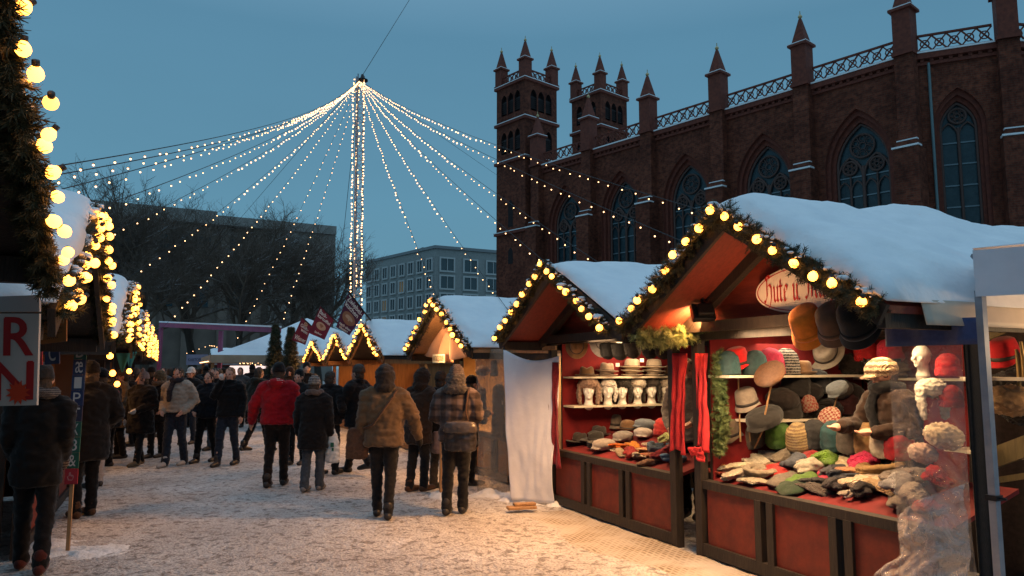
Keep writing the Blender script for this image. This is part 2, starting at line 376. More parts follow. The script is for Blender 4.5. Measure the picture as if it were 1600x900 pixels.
TRACERY = mat('brick_tracery', (.11, .065, .055), .8)
GOLD = mat('gilded_ball', (.5, .38, .2), .35, metal=.8)
PIPE = mat('zinc_pipe', (.14, .21, .22), .5)
def arch(w, spring, n=9, cx=0):
    L = [(cx + w / 2 - w * math.cos(a), spring + w * math.sin(a)) for a in [PI / 3 * i / n for i in range(n + 1)]]
    return L + [(2 * cx - x, z) for x, z in L[-2::-1]]
def outline(w, sill, spring, n=9, cx=0): return [(cx - w / 2, sill)] + arch(w, spring, n, cx) + [(cx + w / 2, sill)]
def wall_bay(mb, x0, x1, z0, z1, wx, w, sill, spring, M, y=0):
    A = arch(w, spring, 9, wx); q = lambda *p: mb.add([(a, y, b) for a, b in p], [(0, 1, 2, 3)], 0, False, M)
    q((x0, z0), (wx - w / 2, z0), (wx - w / 2, z1), (x0, z1)); q((wx + w / 2, z0), (x1, z0), (x1, z1), (wx + w / 2, z1))
    q((wx - w / 2, z0), (wx + w / 2, z0), (wx + w / 2, sill), (wx - w / 2, sill))
    for (a, b), (c, d) in zip(A[:-1], A[1:]): q((a, b), (c, d), (c, z1), (a, z1))
def window_parts(church, wx, ws, sill, spring, M, lights=4):
    """stepped brick reveal, glass, tracery and lead bars of one pointed window"""
    fr = MB(); y = 0
    for i in range(len(ws) - 1):
        o0, o1, y1 = outline(ws[i], sill, spring, 9, wx), outline(ws[i + 1], sill, spring, 9, wx), y + .24
        n = len(o0)
        fr.add([(a, y, b) for a, b in o0] + [(a, y1, b) for a, b in o0], [(k, k + 1, k + 1 + n, k + n) for k in range(n - 1)], 0, False, M)
        fr.add([(a, y1, b) for a, b in o0] + [(a, y1, b) for a, b in o1], [(k, k + 1, k + 1 + n, k + n) for k in range(n - 1)], 0, False, M); y = y1
    o1 = outline(ws[-1], sill, spring, 9, wx); n = len(o1)
    fr.add([(a, y, b) for a, b in o1] + [(a, y + .3, b) for a, b in o1], [(k, k + 1, k + 1 + n, k + n) for k in range(n - 1)], 0, False, M)
    fr.add([(wx - ws[0] / 2, 0, sill - .35), (wx + ws[0] / 2, 0, sill - .35), (wx + ws[0] / 2, y + .3, sill), (wx - ws[0] / 2, y + .3, sill)], [(0, 1, 2, 3)], 0, False, M)
    win = fr.build('window', BRICK_TRIM, church)
    w = ws[-1]; gl = MB(); gl.add([(a, y + .28, b) for a, b in o1], [tuple(range(n))], 0, False, M); gl.build('glass', GLASS_DARK, win)
    t = MB(); yy = y + .18
    P = lambda pts, r=.07: t.tube([(a, yy, b) for a, b in pts], r, 5, 0, M, True)
    P(outline(w - .1, sill, spring, 9, wx), .09)
    if lights == 4:
        hw = w / 2
        P([(wx, sill), (wx, spring + .1)], .10)
        for sx in (-1, 1):
            cx = wx + sx * hw / 2; sp2 = spring - .55
            P(outline(hw - .06, sill, sp2, 7, cx), .075); P([(cx, sill), (cx, sp2 + .15)], .06)
            for s2 in (-1, 1): P(outline(hw / 2 - .05, sill, sp2 - .75, 5, cx + s2 * hw / 4), .045)
            C(t, cx, sp2 + hw * .42, hw * .26, yy, M)
        C(t, wx, spring + w * .42, w * .225, yy, M)
    else:
        P([(wx, sill), (wx, spring + .1)], .08)
        for sx in (-1, 1): P(outline(w / 2 - .05, sill, spring - .35, 6, wx + sx * w / 4), .05)
        C(t, wx, spring + w * .42, w * .23, yy, M)
    t.build('tracery', TRACERY, win)
    b = MB(); z = sill + .6
    while z < spring - .3: b.box((wx, y + .235, z), (w - .12, .03, .07), 0, M); z += 1.15
    b.build('lead_bars', LEAD, win)
    return win
def C(t, cx, cz, r, yy, M):
    ring = lambda R_, rr, n: t.tube([(cx + R_ * math.cos(2 * PI * i / n), yy, cz + R_ * math.sin(2 * PI * i / n)) for i in range(n + 1)], rr, 5, 0, M, True, False)
    ring(r, .07, 20); ring(r * .3, .035, 10)
    for k in range(6):
        a = PI * k / 3
        t.tube([(cx + r * .3 * math.cos(a), yy, cz + r * .3 * math.sin(a)), (cx + r * math.cos(a), yy, cz + r * math.sin(a))], .03, 4, 0, M, True, False)
        t.tube([(cx + r * .66 * math.cos(a + PI / 6) + r * .22 * math.cos(q), yy, cz + r * .66 * math.sin(a + PI / 6) + r * .22 * math.sin(q)) for q in [2 * PI * i / 8 for i in range(9)]], .022, 4, 0, M, True, False)
def pinnacle(parent, x, y, z, w, hb, hs, M, small=False):
    """square brick turret with a snow-edged cap, a spire and a ball"""
    m = MB(); m.box((x, y, z + hb / 2), (w, w, hb), 0, M); m.box((x, y, z + hb + .06), (w * 1.3, w * 1.3, .14), 0, M); m.box((x, y, z + .1), (w * 1.18, w * 1.18, .2), 0, M)
    h = w * .47; k = .07
    b0 = z + hb + .13
    m.add([(x + sx * h, y + sy * h, b0) for sx, sy in ((-1, -1), (1, -1), (1, 1), (-1, 1))] + [(x + sx * k, y + sy * k, b0 + hs) for sx, sy in ((-1, -1), (1, -1), (1, 1), (-1, 1))],
          [(0, 1, 5, 4), (1, 2, 6, 5), (2, 3, 7, 6), (3, 0, 4, 7), (4, 5, 6, 7)], 0, False, M)
    p = m.build('pinnacle', BRICK_TRIM, parent)
    s = MB(); s.box((x, y, b0 + .03), (w * 1.26, w * 1.26, .06), 0, M); s.build('snow_rim', SNOW, p)
    f = MB(); f.ball((x, y, b0 + hs + .14), .13, 10, 6, 0, M); f.tube([(x, y, b0 + hs), (x, y, b0 + hs + .5)], .03, 5, 0, M); f.build('finial', GOLD, p)
    return p
def balustrade(parent, x0, x1, y, z, h, M, cells):
    m = MB(); m.box(((x0 + x1) / 2, y, z + h), (x1 - x0, .14, .1), 0, M); m.box(((x0 + x1) / 2, y, z + .05), (x1 - x0, .14, .1), 0, M)
    d = (x1 - x0) / cells
    for i in range(cells):
        a, b = x0 + i * d, x0 + (i + 1) * d
        m.beam((a, y, z + .1), (b, y, z + h - .05), .07, .07, (0, 0, 1), 0, M); m.beam((a, y + .01, z + h - .05), (b, y + .01, z + .1), .07, .07, (0, 0, 1), 0, M)
        cx, r = (a + b) / 2, h * .22
        m.tube([(cx + r * math.cos(q), y, z + h / 2 + r * math.sin(q)) for q in [2 * PI * i2 / 10 for i2 in range(11)]], .035, 4, 0, M, True, False)
    return m.build('balustrade', BRICK_TRIM, parent)
CH0 = at(843, 262, 60); HP = CH0.z; UCX = Vector((1000, -1150, 0)).normalized()      # local x runs along the nave wall towards the camera's right
CH_RZ = math.atan2(UCX.y, UCX.x)
church = thing('church', 'dark red brick church with snow capped pinnacles, lattice parapet and tall pointed windows', 'church', (CH0.x, CH0.y, 0), CH_RZ)
BAY = 5.8; I4 = Matrix.Identity(4)
wall = MB()
for k in range(5): wall_bay(wall, k * BAY, (k + 1) * BAY, 0, HP, (k + .5) * BAY, 3.8, 5, 12.95, I4)
AP = [(5 * BAY, 0, 0)]
seg = []
ang = 0
for turn, L in ((-25, 4.4), (-33, 4.6), (-40, 4.8), (-42, 4.8)):       # the polygonal choir
    ang += R(turn); x, y, _ = AP[-1]
    M = TR((x, y, 0), rz=-ang); seg.append((M, L))
    AP.append((x + L * math.cos(-ang), y + L * math.sin(-ang), 0))
for M, L in seg: wall_bay(wall, 0, L, 0, HP, L / 2, 2.4, 8.3, 14.2, M)
wall.box((-.5, 6.5, HP / 2), (1, 13, HP)); wall.box((14.5, 13.2, HP / 2), (29, .4, HP))
wall.build('nave_wall', BRICK, church)
for k in range(5): window_parts(church, (k + .5) * BAY, (3.8, 3.4, 3.0), 5, 12.95, I4)
for M, L in seg: window_parts(church, L / 2, (2.4, 2.05, 1.75), 8.3, 14.2, M, 2)
cn = MB(); sn = MB()
def cornice(x0, x1, M):
    cn.box(((x0 + x1) / 2, -.12, HP - .12), (x1 - x0, .35, .3), 0, M); cn.box(((x0 + x1) / 2, -.04, HP - .5), (x1 - x0, .2, .18), 0, M)
    n = int((x1 - x0) / .42)
    for i in range(n): cn.box((x0 + (i + .5) * (x1 - x0) / n, -.07, HP - .33), (.18, .22, .2), 0, M)
    sn.box(((x0 + x1) / 2, -.14, HP + .075), (x1 - x0 - .02, .4, .09), 0, M)
cornice(0, 5 * BAY, I4)
for M, L in seg: cornice(0, L, M)
cn.build('cornice', BRICK_TRIM, church); sn.build('cornice_snow', SNOW, church)
for k in range(5): balustrade(church, k * BAY + .55, (k + 1) * BAY - .55, -.05, HP + .12, .95, I4, 7)
for M, L in seg: balustrade(church, .5, L - .5, -.05, HP + .12, .95, M, 5)
def buttress(x, M):
    m = MB(); m.box((x, -.28, HP / 2), (.95, .62, HP), 0, M); m.box((x, -.50, 6.55), (1.25, 1.1, 13.1), 0, M)
    m.prism([(-.62, 13.1), (.62, 13.1), (.5, 13.5), (-.5, 13.5)], -.95, -.55, 0, M @ TR((x, 0, 0)))
    b = m.build('buttress', BRICK, church)
    s = MB(); s.box((x, -.86, 13.17), (1.34, .5, .09), 0, M); s.box((x, -.68, 13.57), (1.02, .26, .07), 0, M); s.build('snow_ledge', SNOW, b)
    pinnacle(b, x, -.2, HP, .92, 2.5, 1.65, M)
for k in range(6): buttress(k * BAY, I4)
for M, L in seg: buttress(L + .1, M)
pp = MB(); pp.tube([(5 * BAY + 1.0, -.1, .2), (5 * BAY + 1.0, -.1, HP - .3)], .075, 8, 0, I4); pp.M = None
pipe = MB(); pipe.tube([(.95, -.12, .2), (.95, -.12, HP - .5)], .075, 8, 0, seg[0][0]); pipe.build('rain_pipe', PIPE, church)
rf = MB(); rf.add([(0, .6, HP + .1), (29, .6, HP + .1), (29, 6.6, HP + 1.6), (0, 6.6, HP + 1.6), (29, 12.8, HP + .1), (0, 12.8, HP + .1)], [(0, 1, 2, 3), (3, 2, 4, 5)]); rf.build('roof', SNOW, church)
def tower(cx, cy, T, dz):
    """square bell tower; cx, cy is its near corner"""
    Yc = (CH0 + UCX * cx).y; Z = lambda py: at(828, py, 61.5).z + dz
    zs = [Z(363), Z(251), Z(190), Z(131)]
    x0, y0 = cx - T, cy
    mx, my = x0 + T / 2, y0 + T / 2
    body = MB(); ins = MB(); snow = MB(); lou = MB()
    def face_M(i):       # i 0: the face along the nave, 1: the face towards the choir
        return [TR((x0, y0, 0)), TR((x0 + T, y0, 0), rz=PI / 2), TR((x0 + T, y0 + T, 0), rz=PI), TR((x0, y0 + T, 0), rz=-PI / 2)][i]
    for i in range(4):
        M = face_M(i)
        body.add([(0, 0, 0), (T, 0, 0), (T, 0, zs[1]), (0, 0, zs[1])], [(0, 1, 2, 3)], 0, False, M)
        for za, zb, hw in ((zs[1], zs[2], 1.9), (zs[2], zs[3], 2.3)):
            edges = [0]; ow = T * .19
            for j in range(3): c = T * (.5 + (j - 1) * .235); edges.append((c, ow))
            prev = 0
            for j in range(3):
                c = T * (.5 + (j - 1) * .235); nxt = T if j == 2 else (c + T * .1175)
                wall_bay(body, prev, nxt, za, zb, c, ow, za + .75, zb - 1.35, M)
                o = outline(ow, za + .75, zb - 1.35, 6, c); n = len(o)
                ins.add([(a, 0, b) for a, b in o] + [(a, .35, b) for a, b in o], [(k, k + 1, k + 1 + n, k + n) for k in range(n - 1)] + [tuple(range(n, 2 * n))], 0, False, M)
                for q in range(6):
                    z = za + .95 + q * (zb - za - 2.3) / 6
                    lou.add([(c - ow / 2, .06, z), (c + ow / 2, .06, z), (c + ow / 2, .30, z + .3), (c - ow / 2, .30, z + .3)], [(0, 1, 2, 3)], 0, False, M)
                prev = nxt
    t = body.build('tower', BRICK, church)
    ins.build('bell_opening', mat('tower_dark', (.02, .012, .012), .9), t); lou.build('louvres', mat('louvre_slate', (.045, .035, .035), .8), t)
    for z in zs:
        body2 = MB(); body2.box((mx, my, z), (T + .34, T + .34, .22)); body2.build('string_course', BRICK_TRIM, t)
        snow.box((mx, my, z + .14), (T + .38, T + .38, .06))
    snow.build('snow_ledge', SNOW, t)
    for i in range(4):
        M = face_M(i); b = balustrade(t, .4, T - .4, .15, zs[3] + .2, .75, M, 5)
    for sx in (0, 1):
        for sy in (0, 1): pinnacle(t, x0 + .3 + sx * (T - .6), y0 + .3 + sy * (T - .6), zs[3] + .1, .80, 1.65, 1.55, I4)
    s = MB(); s.box((mx, my, zs[3] + .12), (T - .1, T - .1, .2)); s.build('tower_roof', SNOW, t)
    if dz == 0:
        for fy in (0.55,):
            w = MB(); za, zb = Z(354), Z(312)
            o = outline(.62, za, zb - .5, 6, T * .5); n = len(o); M = face_M(0)
            w.add([(a, -.012, b) for a, b in o], [tuple(range(n))], 0, False, M); w.build('window', mat('tower_dark', (.02, .012, .012), .9), t)
            w = MB(); o = outline(.62, Z(412), Z(396), 6, T * .5); w.add([(a, -.012, b) for a, b in o], [tuple(range(len(o)))], 0, False, M); w.build('window', mat('tower_dark', (.02, .012, .012), .9), t)
    return t
tower(-.95, -.75, 3.75, 0); tower(-.95, 8.75, 3.75, 1.3)
mid = MB(); mid.box((-2.8, 5.9, 8.6), (3.4, 6.0, 17.2)); mid.build('west_front', BRICK, church)
# ================================================================ office blocks behind
CONC = mat('office_render', (.30, .31, .30), .85, (.25, .26, .25), 3)
CONC_W = mat('window_surround', (.46, .47, .46), .8)
GLZ = mat('office_glass', (.03, .05, .06), .12, spec=.8)
GLZ_L = mat('lit_office_glass', (.2, .14, .06), .2, emit=(1, .62, .28), es=.045)
oc = at(680, 388, 120); OH = oc.z
office = thing('office_block', 'pale grey office block with rows of square windows behind the lit mast', 'office', (oc.x, oc.y, 0), R(-4))
def facade(parent, A, B, floors, cols, h, ww, wh, lit):
    A, B = Vector(A), Vector(B); d = (B - A).normalized(); nrm = Vector((d.y, -d.x, 0)); L = (B - A).length
    for f in range(floors):
        for c in range(cols):
            p = A + d * (L * (c + .5) / cols) + Vector((0, 0, h - 2.6 - f * 2.95))
            m = MB(); rot = Matrix((d, nrm, Vector((0, 0, 1)))).transposed()
            for ox, oz, sx, sz in ((0, wh / 2 + .12, ww + .5, .26), (0, -wh / 2 - .12, ww + .5, .26), (-ww / 2 - .12, 0, .26, wh), (ww / 2 + .12, 0, .26, wh), (0, 0, .1, wh)):
                m.box(p + d * ox + nrm * .1 + Vector((0, 0, oz)), (sx, .3, sz), 0, None, rot)
            w = m.build('window', CONC_W, parent)
            g_ = MB(); g_.box(p + nrm * .05, (ww, .1, wh), 0, None, rot); g_.build('pane', GLZ_L if (f, c) in lit else GLZ, w)
dl, dr = Vector((-math.sin(R(44)), math.cos(R(44)), 0)), Vector((math.sin(R(58)), math.cos(R(58)), 0))
Lw, Rw = 23, 17
body = MB(); c0 = Vector((0, 0, 0)); c1 = dl * Lw; c2 = dr * Rw; c3 = c1 + c2
body.add([c0, c1, c3, c2] + [p + Vector((0, 0, OH)) for p in (c0, c1, c3, c2)], [(0, 1, 5, 4), (1, 2, 6, 5), (2, 3, 7, 6), (3, 0, 4, 7), (4, 5, 6, 7)])
body.build('wall', CONC, office)
cp = MB(); cp.add([p * 1.0 + Vector((0, 0, OH + z)) + (p - c3 / 2).normalized() * .3 for z in (0, .5) for p in (c0, c1, c3, c2)], [(0, 1, 5, 4), (1, 2, 6, 5), (2, 3, 7, 6), (3, 0, 4, 7), (4, 5, 6, 7)]); cp.build('roof_edge', mat('office_coping', (.22, .24, .25), .8), office)
pb = MB(); pb.box(c3 / 2 + Vector((0, 0, OH + 1.1)), (9, 3, 1.3), 0, None, Matrix.Rotation(R(30), 3, 'Z')); pb.build('roof_plant', CONC, office)
facade(office, c1, c0, 6, 8, OH, 1.45, 1.85, {(1, 4), (3, 0), (2, 2), (3, 2)}); facade(office, c0, c2, 6, 4, OH, 2.3, 2.0, set())
# the dark flat-roofed ministry
STONE = mat('dark_stone', (.20, .15, .12), .9, (.14, .105, .085), .5, .3, 8)
SLAB = mat('roof_slab', (.30, .28, .26), .85, (.24, .22, .2), 1)
mr = at(522, 356, 95); ml = at(60, 311, 79.3)
md = (Vector((ml.x, ml.y, 0)) - Vector((mr.x, mr.y, 0))); ML = md.length + 12; md.normalize(); MH = mr.z
mn = Vector((-md.y, md.x, 0)); mn = mn if mn.y < 0 else -mn
minis = thing('ministry_building', 'long dark stone building with wide flat roof slab behind bare trees', 'building', (mr.x, mr.y, 0))
rot = Matrix((md, mn, Vector((0, 0, 1)))).transposed(); q = lambda a, b, z: md * a + mn * b + Vector((0, 0, z))
b = MB(); b.box(q(ML / 2, -7, MH / 2 - .6), (ML - .5, 14, MH - 1.2), 0, None, rot); b.build('wall', STONE, minis)
b = MB(); b.box(q(ML / 2, -6.5, MH - .55), (ML, 15.5, 1.1), 0, None, rot); b.box(q(ML * .62, -6, MH + .35), (ML * .6, 12, .7), 0, None, rot); b.build('roof', SLAB, minis)
b = MB(); b.box(q(4, .45, MH / 2 - .6), (8, .9, MH - 1.1), 0, None, rot); b.build('end_wall', mat('pale_stone_pier', (.27, .23, .2), .9, (.2, .17, .15), .7), minis)
for i in range(9):
    a = 9.5 + i * (ML - 10) / 9
    b = MB(); b.box(q(a, .3, MH / 2 - .6), (1.1, .7, MH - 1.2), 0, None, rot); b.build('pier', STONE, minis)
    for z in (MH - 4.2, MH - 9.5):
        w = MB(); w.box(q(a + 2.6, .04, z), (2.0, .12, 3.2), 0, None, rot); w.build('window', GLASS_DARK, minis)
# ================================================================ bare trees
BARK = mat('bark', (.070, .050, .038), .9, (.045, .032, .025), 6, .5, 20, stretch=(4, 4, 1))
def twig_mat():
    m = mat('snowy_twigs', (.12, .082, .06), .9); nt = m.node_tree; N = nt.nodes; b = N['Principled BSDF']
    ge = N.new('ShaderNodeNewGeometry'); sp = N.new('ShaderNodeSeparateXYZ'); nt.links.new(ge.outputs['Normal'], sp.inputs[0])
    no = N.new('ShaderNodeTexNoise'); no.inputs['Scale'].default_value = .8; tc = N.new('ShaderNodeTexCoord'); nt.links.new(tc.outputs['Object'], no.inputs[0])
    ml = N.new('ShaderNodeMath'); ml.operation = 'MULTIPLY'; nt.links.new(sp.outputs[2], ml.inputs[0]); nt.links.new(no.outputs[0], ml.inputs[1])
    r = N.new('ShaderNodeValToRGB'); r.color_ramp.elements[0].position = .34; r.color_ramp.elements[0].color = (.12, .082, .06, 1); r.color_ramp.elements[1].position = .5; r.color_ramp.elements[1].color = (.3, .29, .29, 1)
    nt.links.new(ml.outputs[0], r.inputs[0]); nt.links.new(r.outputs[0], b.inputs['Base Color']); return m
TWIG = twig_mat()
def bare_tree(p, h, label, sd, spread=1.0):
    rr = random.Random(sd); tr = MB(); cr = MB()
    def grow(a, d, L, r, lev):
        n = 3; pts = [a]; rad = [r]
        for i in range(n):
            d = (d + Vector((rr.uniform(-1, 1), rr.uniform(-1, 1), rr.uniform(-.4, .7))) * .22).normalized()
            pts.append(pts[-1] + d * L / n); rad.append(r * (1 - .5 * (i + 1) / n))
        (tr if lev == 0 else cr).tube(pts, rad, 8 if lev == 0 else (5 if lev < 3 else 3), 0, None, lev < 3, False)
        if lev >= 5: return
        kids = (7, 5, 5, 4, 4)[lev]
        for k in range(kids):
            t = .35 + .65 * (k + rr.random()) / kids if lev else .5 + .5 * (k + .5) / kids
            i = min(n - 1, int(t * n)); f = t * n - i
            q = pts[i].lerp(pts[i + 1], f)
            ax = Vector((rr.uniform(-1, 1), rr.uniform(-1, 1), rr.uniform(-.25, .75))).normalized()
            nd = (d * .55 + ax * spread * .85).normalized()
            grow(q, nd, L * rr.uniform(.5, .72), max(.011, r * .5 * (1.1 - .4 * t)), lev + 1)
        grow(pts[-1], d, L * .62, rad[-1], lev + 1)
    grow(Vector((0, 0, 0)), Vector((0, 0, 1)), h * .36, h * .020, 0)
    t = thing('bare_tree', label, 'tree', p); tr.build('trunk', BARK, t); cr.build('crown', TWIG, t)
for px, Y, h, sd, lb in ((500, 55, 15.0, 3, 'bare winter tree nearest the mast, in front of the dark building end'), (440, 62, 19.0, 5, 'tall bare tree with snowy twigs in front of the pale end pier'), (375, 50, 16.0, 8, 'bare snow dusted tree under the middle light strings'),
                         (300, 54, 18.5, 12, 'wide bare tree left of the middle, before the dark building'), (230, 47, 17.0, 21, 'bare tree just above the far left stall roofs'), (160, 50, 19, 33, 'bare tree mostly hidden behind the second left stall roof')):
    q = at(px, 575, Y); bare_tree((q.x, q.y, 0), h, lb, sd)
# ================================================================ garlands and bulbs
def bulb_mesh():
    m = MB(); m.lathe([(1e-5, -.036), (.016, -.033), (.029, -.02), (.034, -.003), (.030, .014), (.018, .03), (.012, .036)], 12, 0)
    m.lathe([(.014, .034), (.016, .036), (.016, .06), (1e-5, .062)], 8, 1); return m.mesh('light_bulb', [BULB, SOCKET])
BULB_ME = bulb_mesh(); BULB_ME2 = BULB_ME.copy(); BULB_ME2.materials[0] = BULB_DIM
def pearl_mesh(r):
    m = MB(); m.ball((0, 0, 0), r, 8, 5, 0); m.lathe([(.008, r * .8), (.01, r * 1.6), (1e-5, r * 1.7)], 6, 1); return m.mesh('light_bulb', [PEARL, SOCKET])
PEARL_B = pearl_mesh(.030); PEARL_ME = pearl_mesh(.016); PEARL_S = pearl_mesh(.0085)
def sprig(mb, p, d, L, rr, n=7, nl=.028, w=.0045):
    d = d.normalized(); x = d.cross(Vector((rr.random() - .5, rr.random() - .5, rr.random() - .5))).normalized(); y = d.cross(x)
    mb.beam(p, p + d * L, .004, .004, x)
    for i in range(n):
        q = p + d * (L * (i + .4) / n)
        for s in range(4):
            a = s * PI / 2 + i * .8 + rr.random() * .5; o = x * math.cos(a) + y * math.sin(a)
            e = (o * .85 + d * .6).normalized() * nl * rr.uniform(.75, 1.2); b = d.cross(o).normalized() * w / 2
            mb.add([q - b, q + b, q + e + b * .5, q + e - b * .5], [(0, 1, 2, 3)])
def garland(name, label, pts, group, rad=.10, nb=18, dens=150, sd=0, cat='garland', out=Vector((0, 0, 0)), needles=7, fir=None, bulbs=True, bs=1, ob=1):
    """fir garland along world points with bulbs set into it"""
    rr = random.Random(sd + 77); root = thing(name, label, cat, pts[0], 0, group); base = Vector(pts[0]); P = [Vector(p) - base for p in pts]
    gm = MB(); gm.tube(P, .018, 6); Ls = [(b - a).length for a, b in zip(P[:-1], P[1:])]; LT = sum(Ls)
    def pos(t):
        t *= LT
        for (a, b), l in zip(zip(P[:-1], P[1:]), Ls):
            if t <= l + 1e-6: return a.lerp(b, t / l), (b - a).normalized()
            t -= l
        return P[-1], (P[-1] - P[-2]).normalized()
    for i in range(int(LT * dens)):
        t = rr.random(); c, d = pos(t); k = rad * (.75 + .5 * abs(noise.noise(Vector((t * LT * 2.3, sd, 1)))) * 1.6)
        a = rr.random() * 2 * PI; x = d.cross(Vector((0, 0, 1))).normalized(); y = d.cross(x)
        o = (x * math.cos(a) + y * math.sin(a)); sprig(gm, c + o * k * rr.uniform(0, .55), (o + d * rr.uniform(-.9, .9) + Vector((0, 0, -.15))), k * rr.uniform(.55, 1.0), rr, needles)
    gm.build('fir_branch', fir or FIR, root)
    if bulbs:
        sm = MB()
        for i in range(int(LT * 38)):
            c, d = pos(rr.random()); a_ = rr.uniform(-.8, .8); x = d.cross(Vector((0, 0, 1))).normalized(); r_ = rr.uniform(.008, .022) * (1 + .8 * (rr.random() < .15))
            sm.ball(c + x * math.sin(a_) * rad * .9 + Vector((0, 0, rad * rr.uniform(.5, 1.0) * math.cos(a_))), r_, 6, 4, 0, None, (rr.uniform(.8, 1.6), rr.uniform(.8, 1.6), .6))
        sm.build('snow_dusting', SNOW, root)['kind'] = 'stuff'
    cm = MB(); cm.tube([p + Vector((0, 0, -.03)) for p in P], .006, 5); cm.build('cable', WIRE, root)
    if bulbs:
        for i in range(nb):
            c, d = pos((i + .5 + rr.uniform(-.10, .10)) / nb)
            b = link('light_bulb', BULB_ME2 if rr.random() < .18 else BULB_ME, root, c + out * rad * rr.uniform(.55, .9) * ob + Vector((rr.uniform(-.015, .015), rr.uniform(-.015, .015), rr.uniform(-.01, .035))))
            b.rotation_euler = (rr.uniform(-.9, .9), rr.uniform(-.9, .9), 0); q_ = bs * rr.uniform(.9, 1.1); b.scale = (q_, q_, q_)
    return root
def lamp(parent_loc, energy, size, direction, color=(1, .5, .18), spread=180, kind='AREA', rad=.05, cone=100):
    l = bpy.data.lights.new('lamp', kind); l.energy = energy; l.color = color
    if kind == 'AREA': l.size = size; l.spread = R(spread)
    else: l.shadow_soft_size = rad
    if kind == 'SPOT': l.spot_size = R(cone); l.spot_blend = .6
    o = link('lamp', l, None, parent_loc); o.rotation_euler = Vector(direction).to_track_quat('-Z', 'Y').to_euler(); return o
# ================================================================ market stalls
COUNTER_CLOTH = mat('counter_cloth', (.14, .005, .006), .85, (.09, .003, .004), 6, .3, 14)
def roof_snow(parent, hw, y0, y1, eave, peak, th, sd, roof_t=.05):
    """a thick quilt of snow over both slopes, rounded at its rims"""
    ov = .05; top = []; m = MB(); NU, NV = 72, 64
    def zr(x): return peak - (peak - eave) * abs(x) / hw
    def P(u, v, up):
        a = (u * 2 - 1); x = a * (hw + ov); y = y0 - .03 + (y1 - y0 + .06) * v
        e = max(0, 1 - abs(a) ** 10) ** .5 * max(0, 1 - abs(2 * v - 1) ** 16) ** .5
        zz = zr(x) if abs(x) > .25 else zr(.25) + (.25 ** 2 - x * x) / .5 * (peak - eave) / hw
        n = noise.noise(Vector((x * 1.1 + sd, y * 1.1, sd))) * .35 + noise.noise(Vector((x * 4 + sd, y * 4, sd))) * .14 + noise.noise(Vector((x * 11 + sd, y * 11, sd))) * .05
        w = .06 * noise.noise(Vector((a * 3 + sd, v * 9, 3))) + .03 * noise.noise(Vector((a * 9 + sd, v * 23, 5)))
        if not up: return Vector((x, y, zr(x) + roof_t * .6))
        return Vector((x + w * (1 if a > 0 else -1) * abs(a) ** 4, y + w * (v - .5) * 2, zz + roof_t * .6 + max(.012, th * e * (1 + n))))
    m.grid(lambda u, v: P(u, v, True), NU, NV); m.grid(lambda u, v: P(1 - u, v, False), NU, NV)
    for f in (lambda u, v: P(u, 0, v > .5), lambda u, v: P(1 - u, 1, v > .5)): m.grid(lambda u, v: f(u, 1 - v), NU, 1)
    for f in (lambda u, v: P(0, 1 - u, v > .5), lambda u, v: P(1, u, v > .5)): m.grid(lambda u, v: f(u, 1 - v), NV, 1)
    return m.build('roof_snow', SNOW, parent, weld=True)
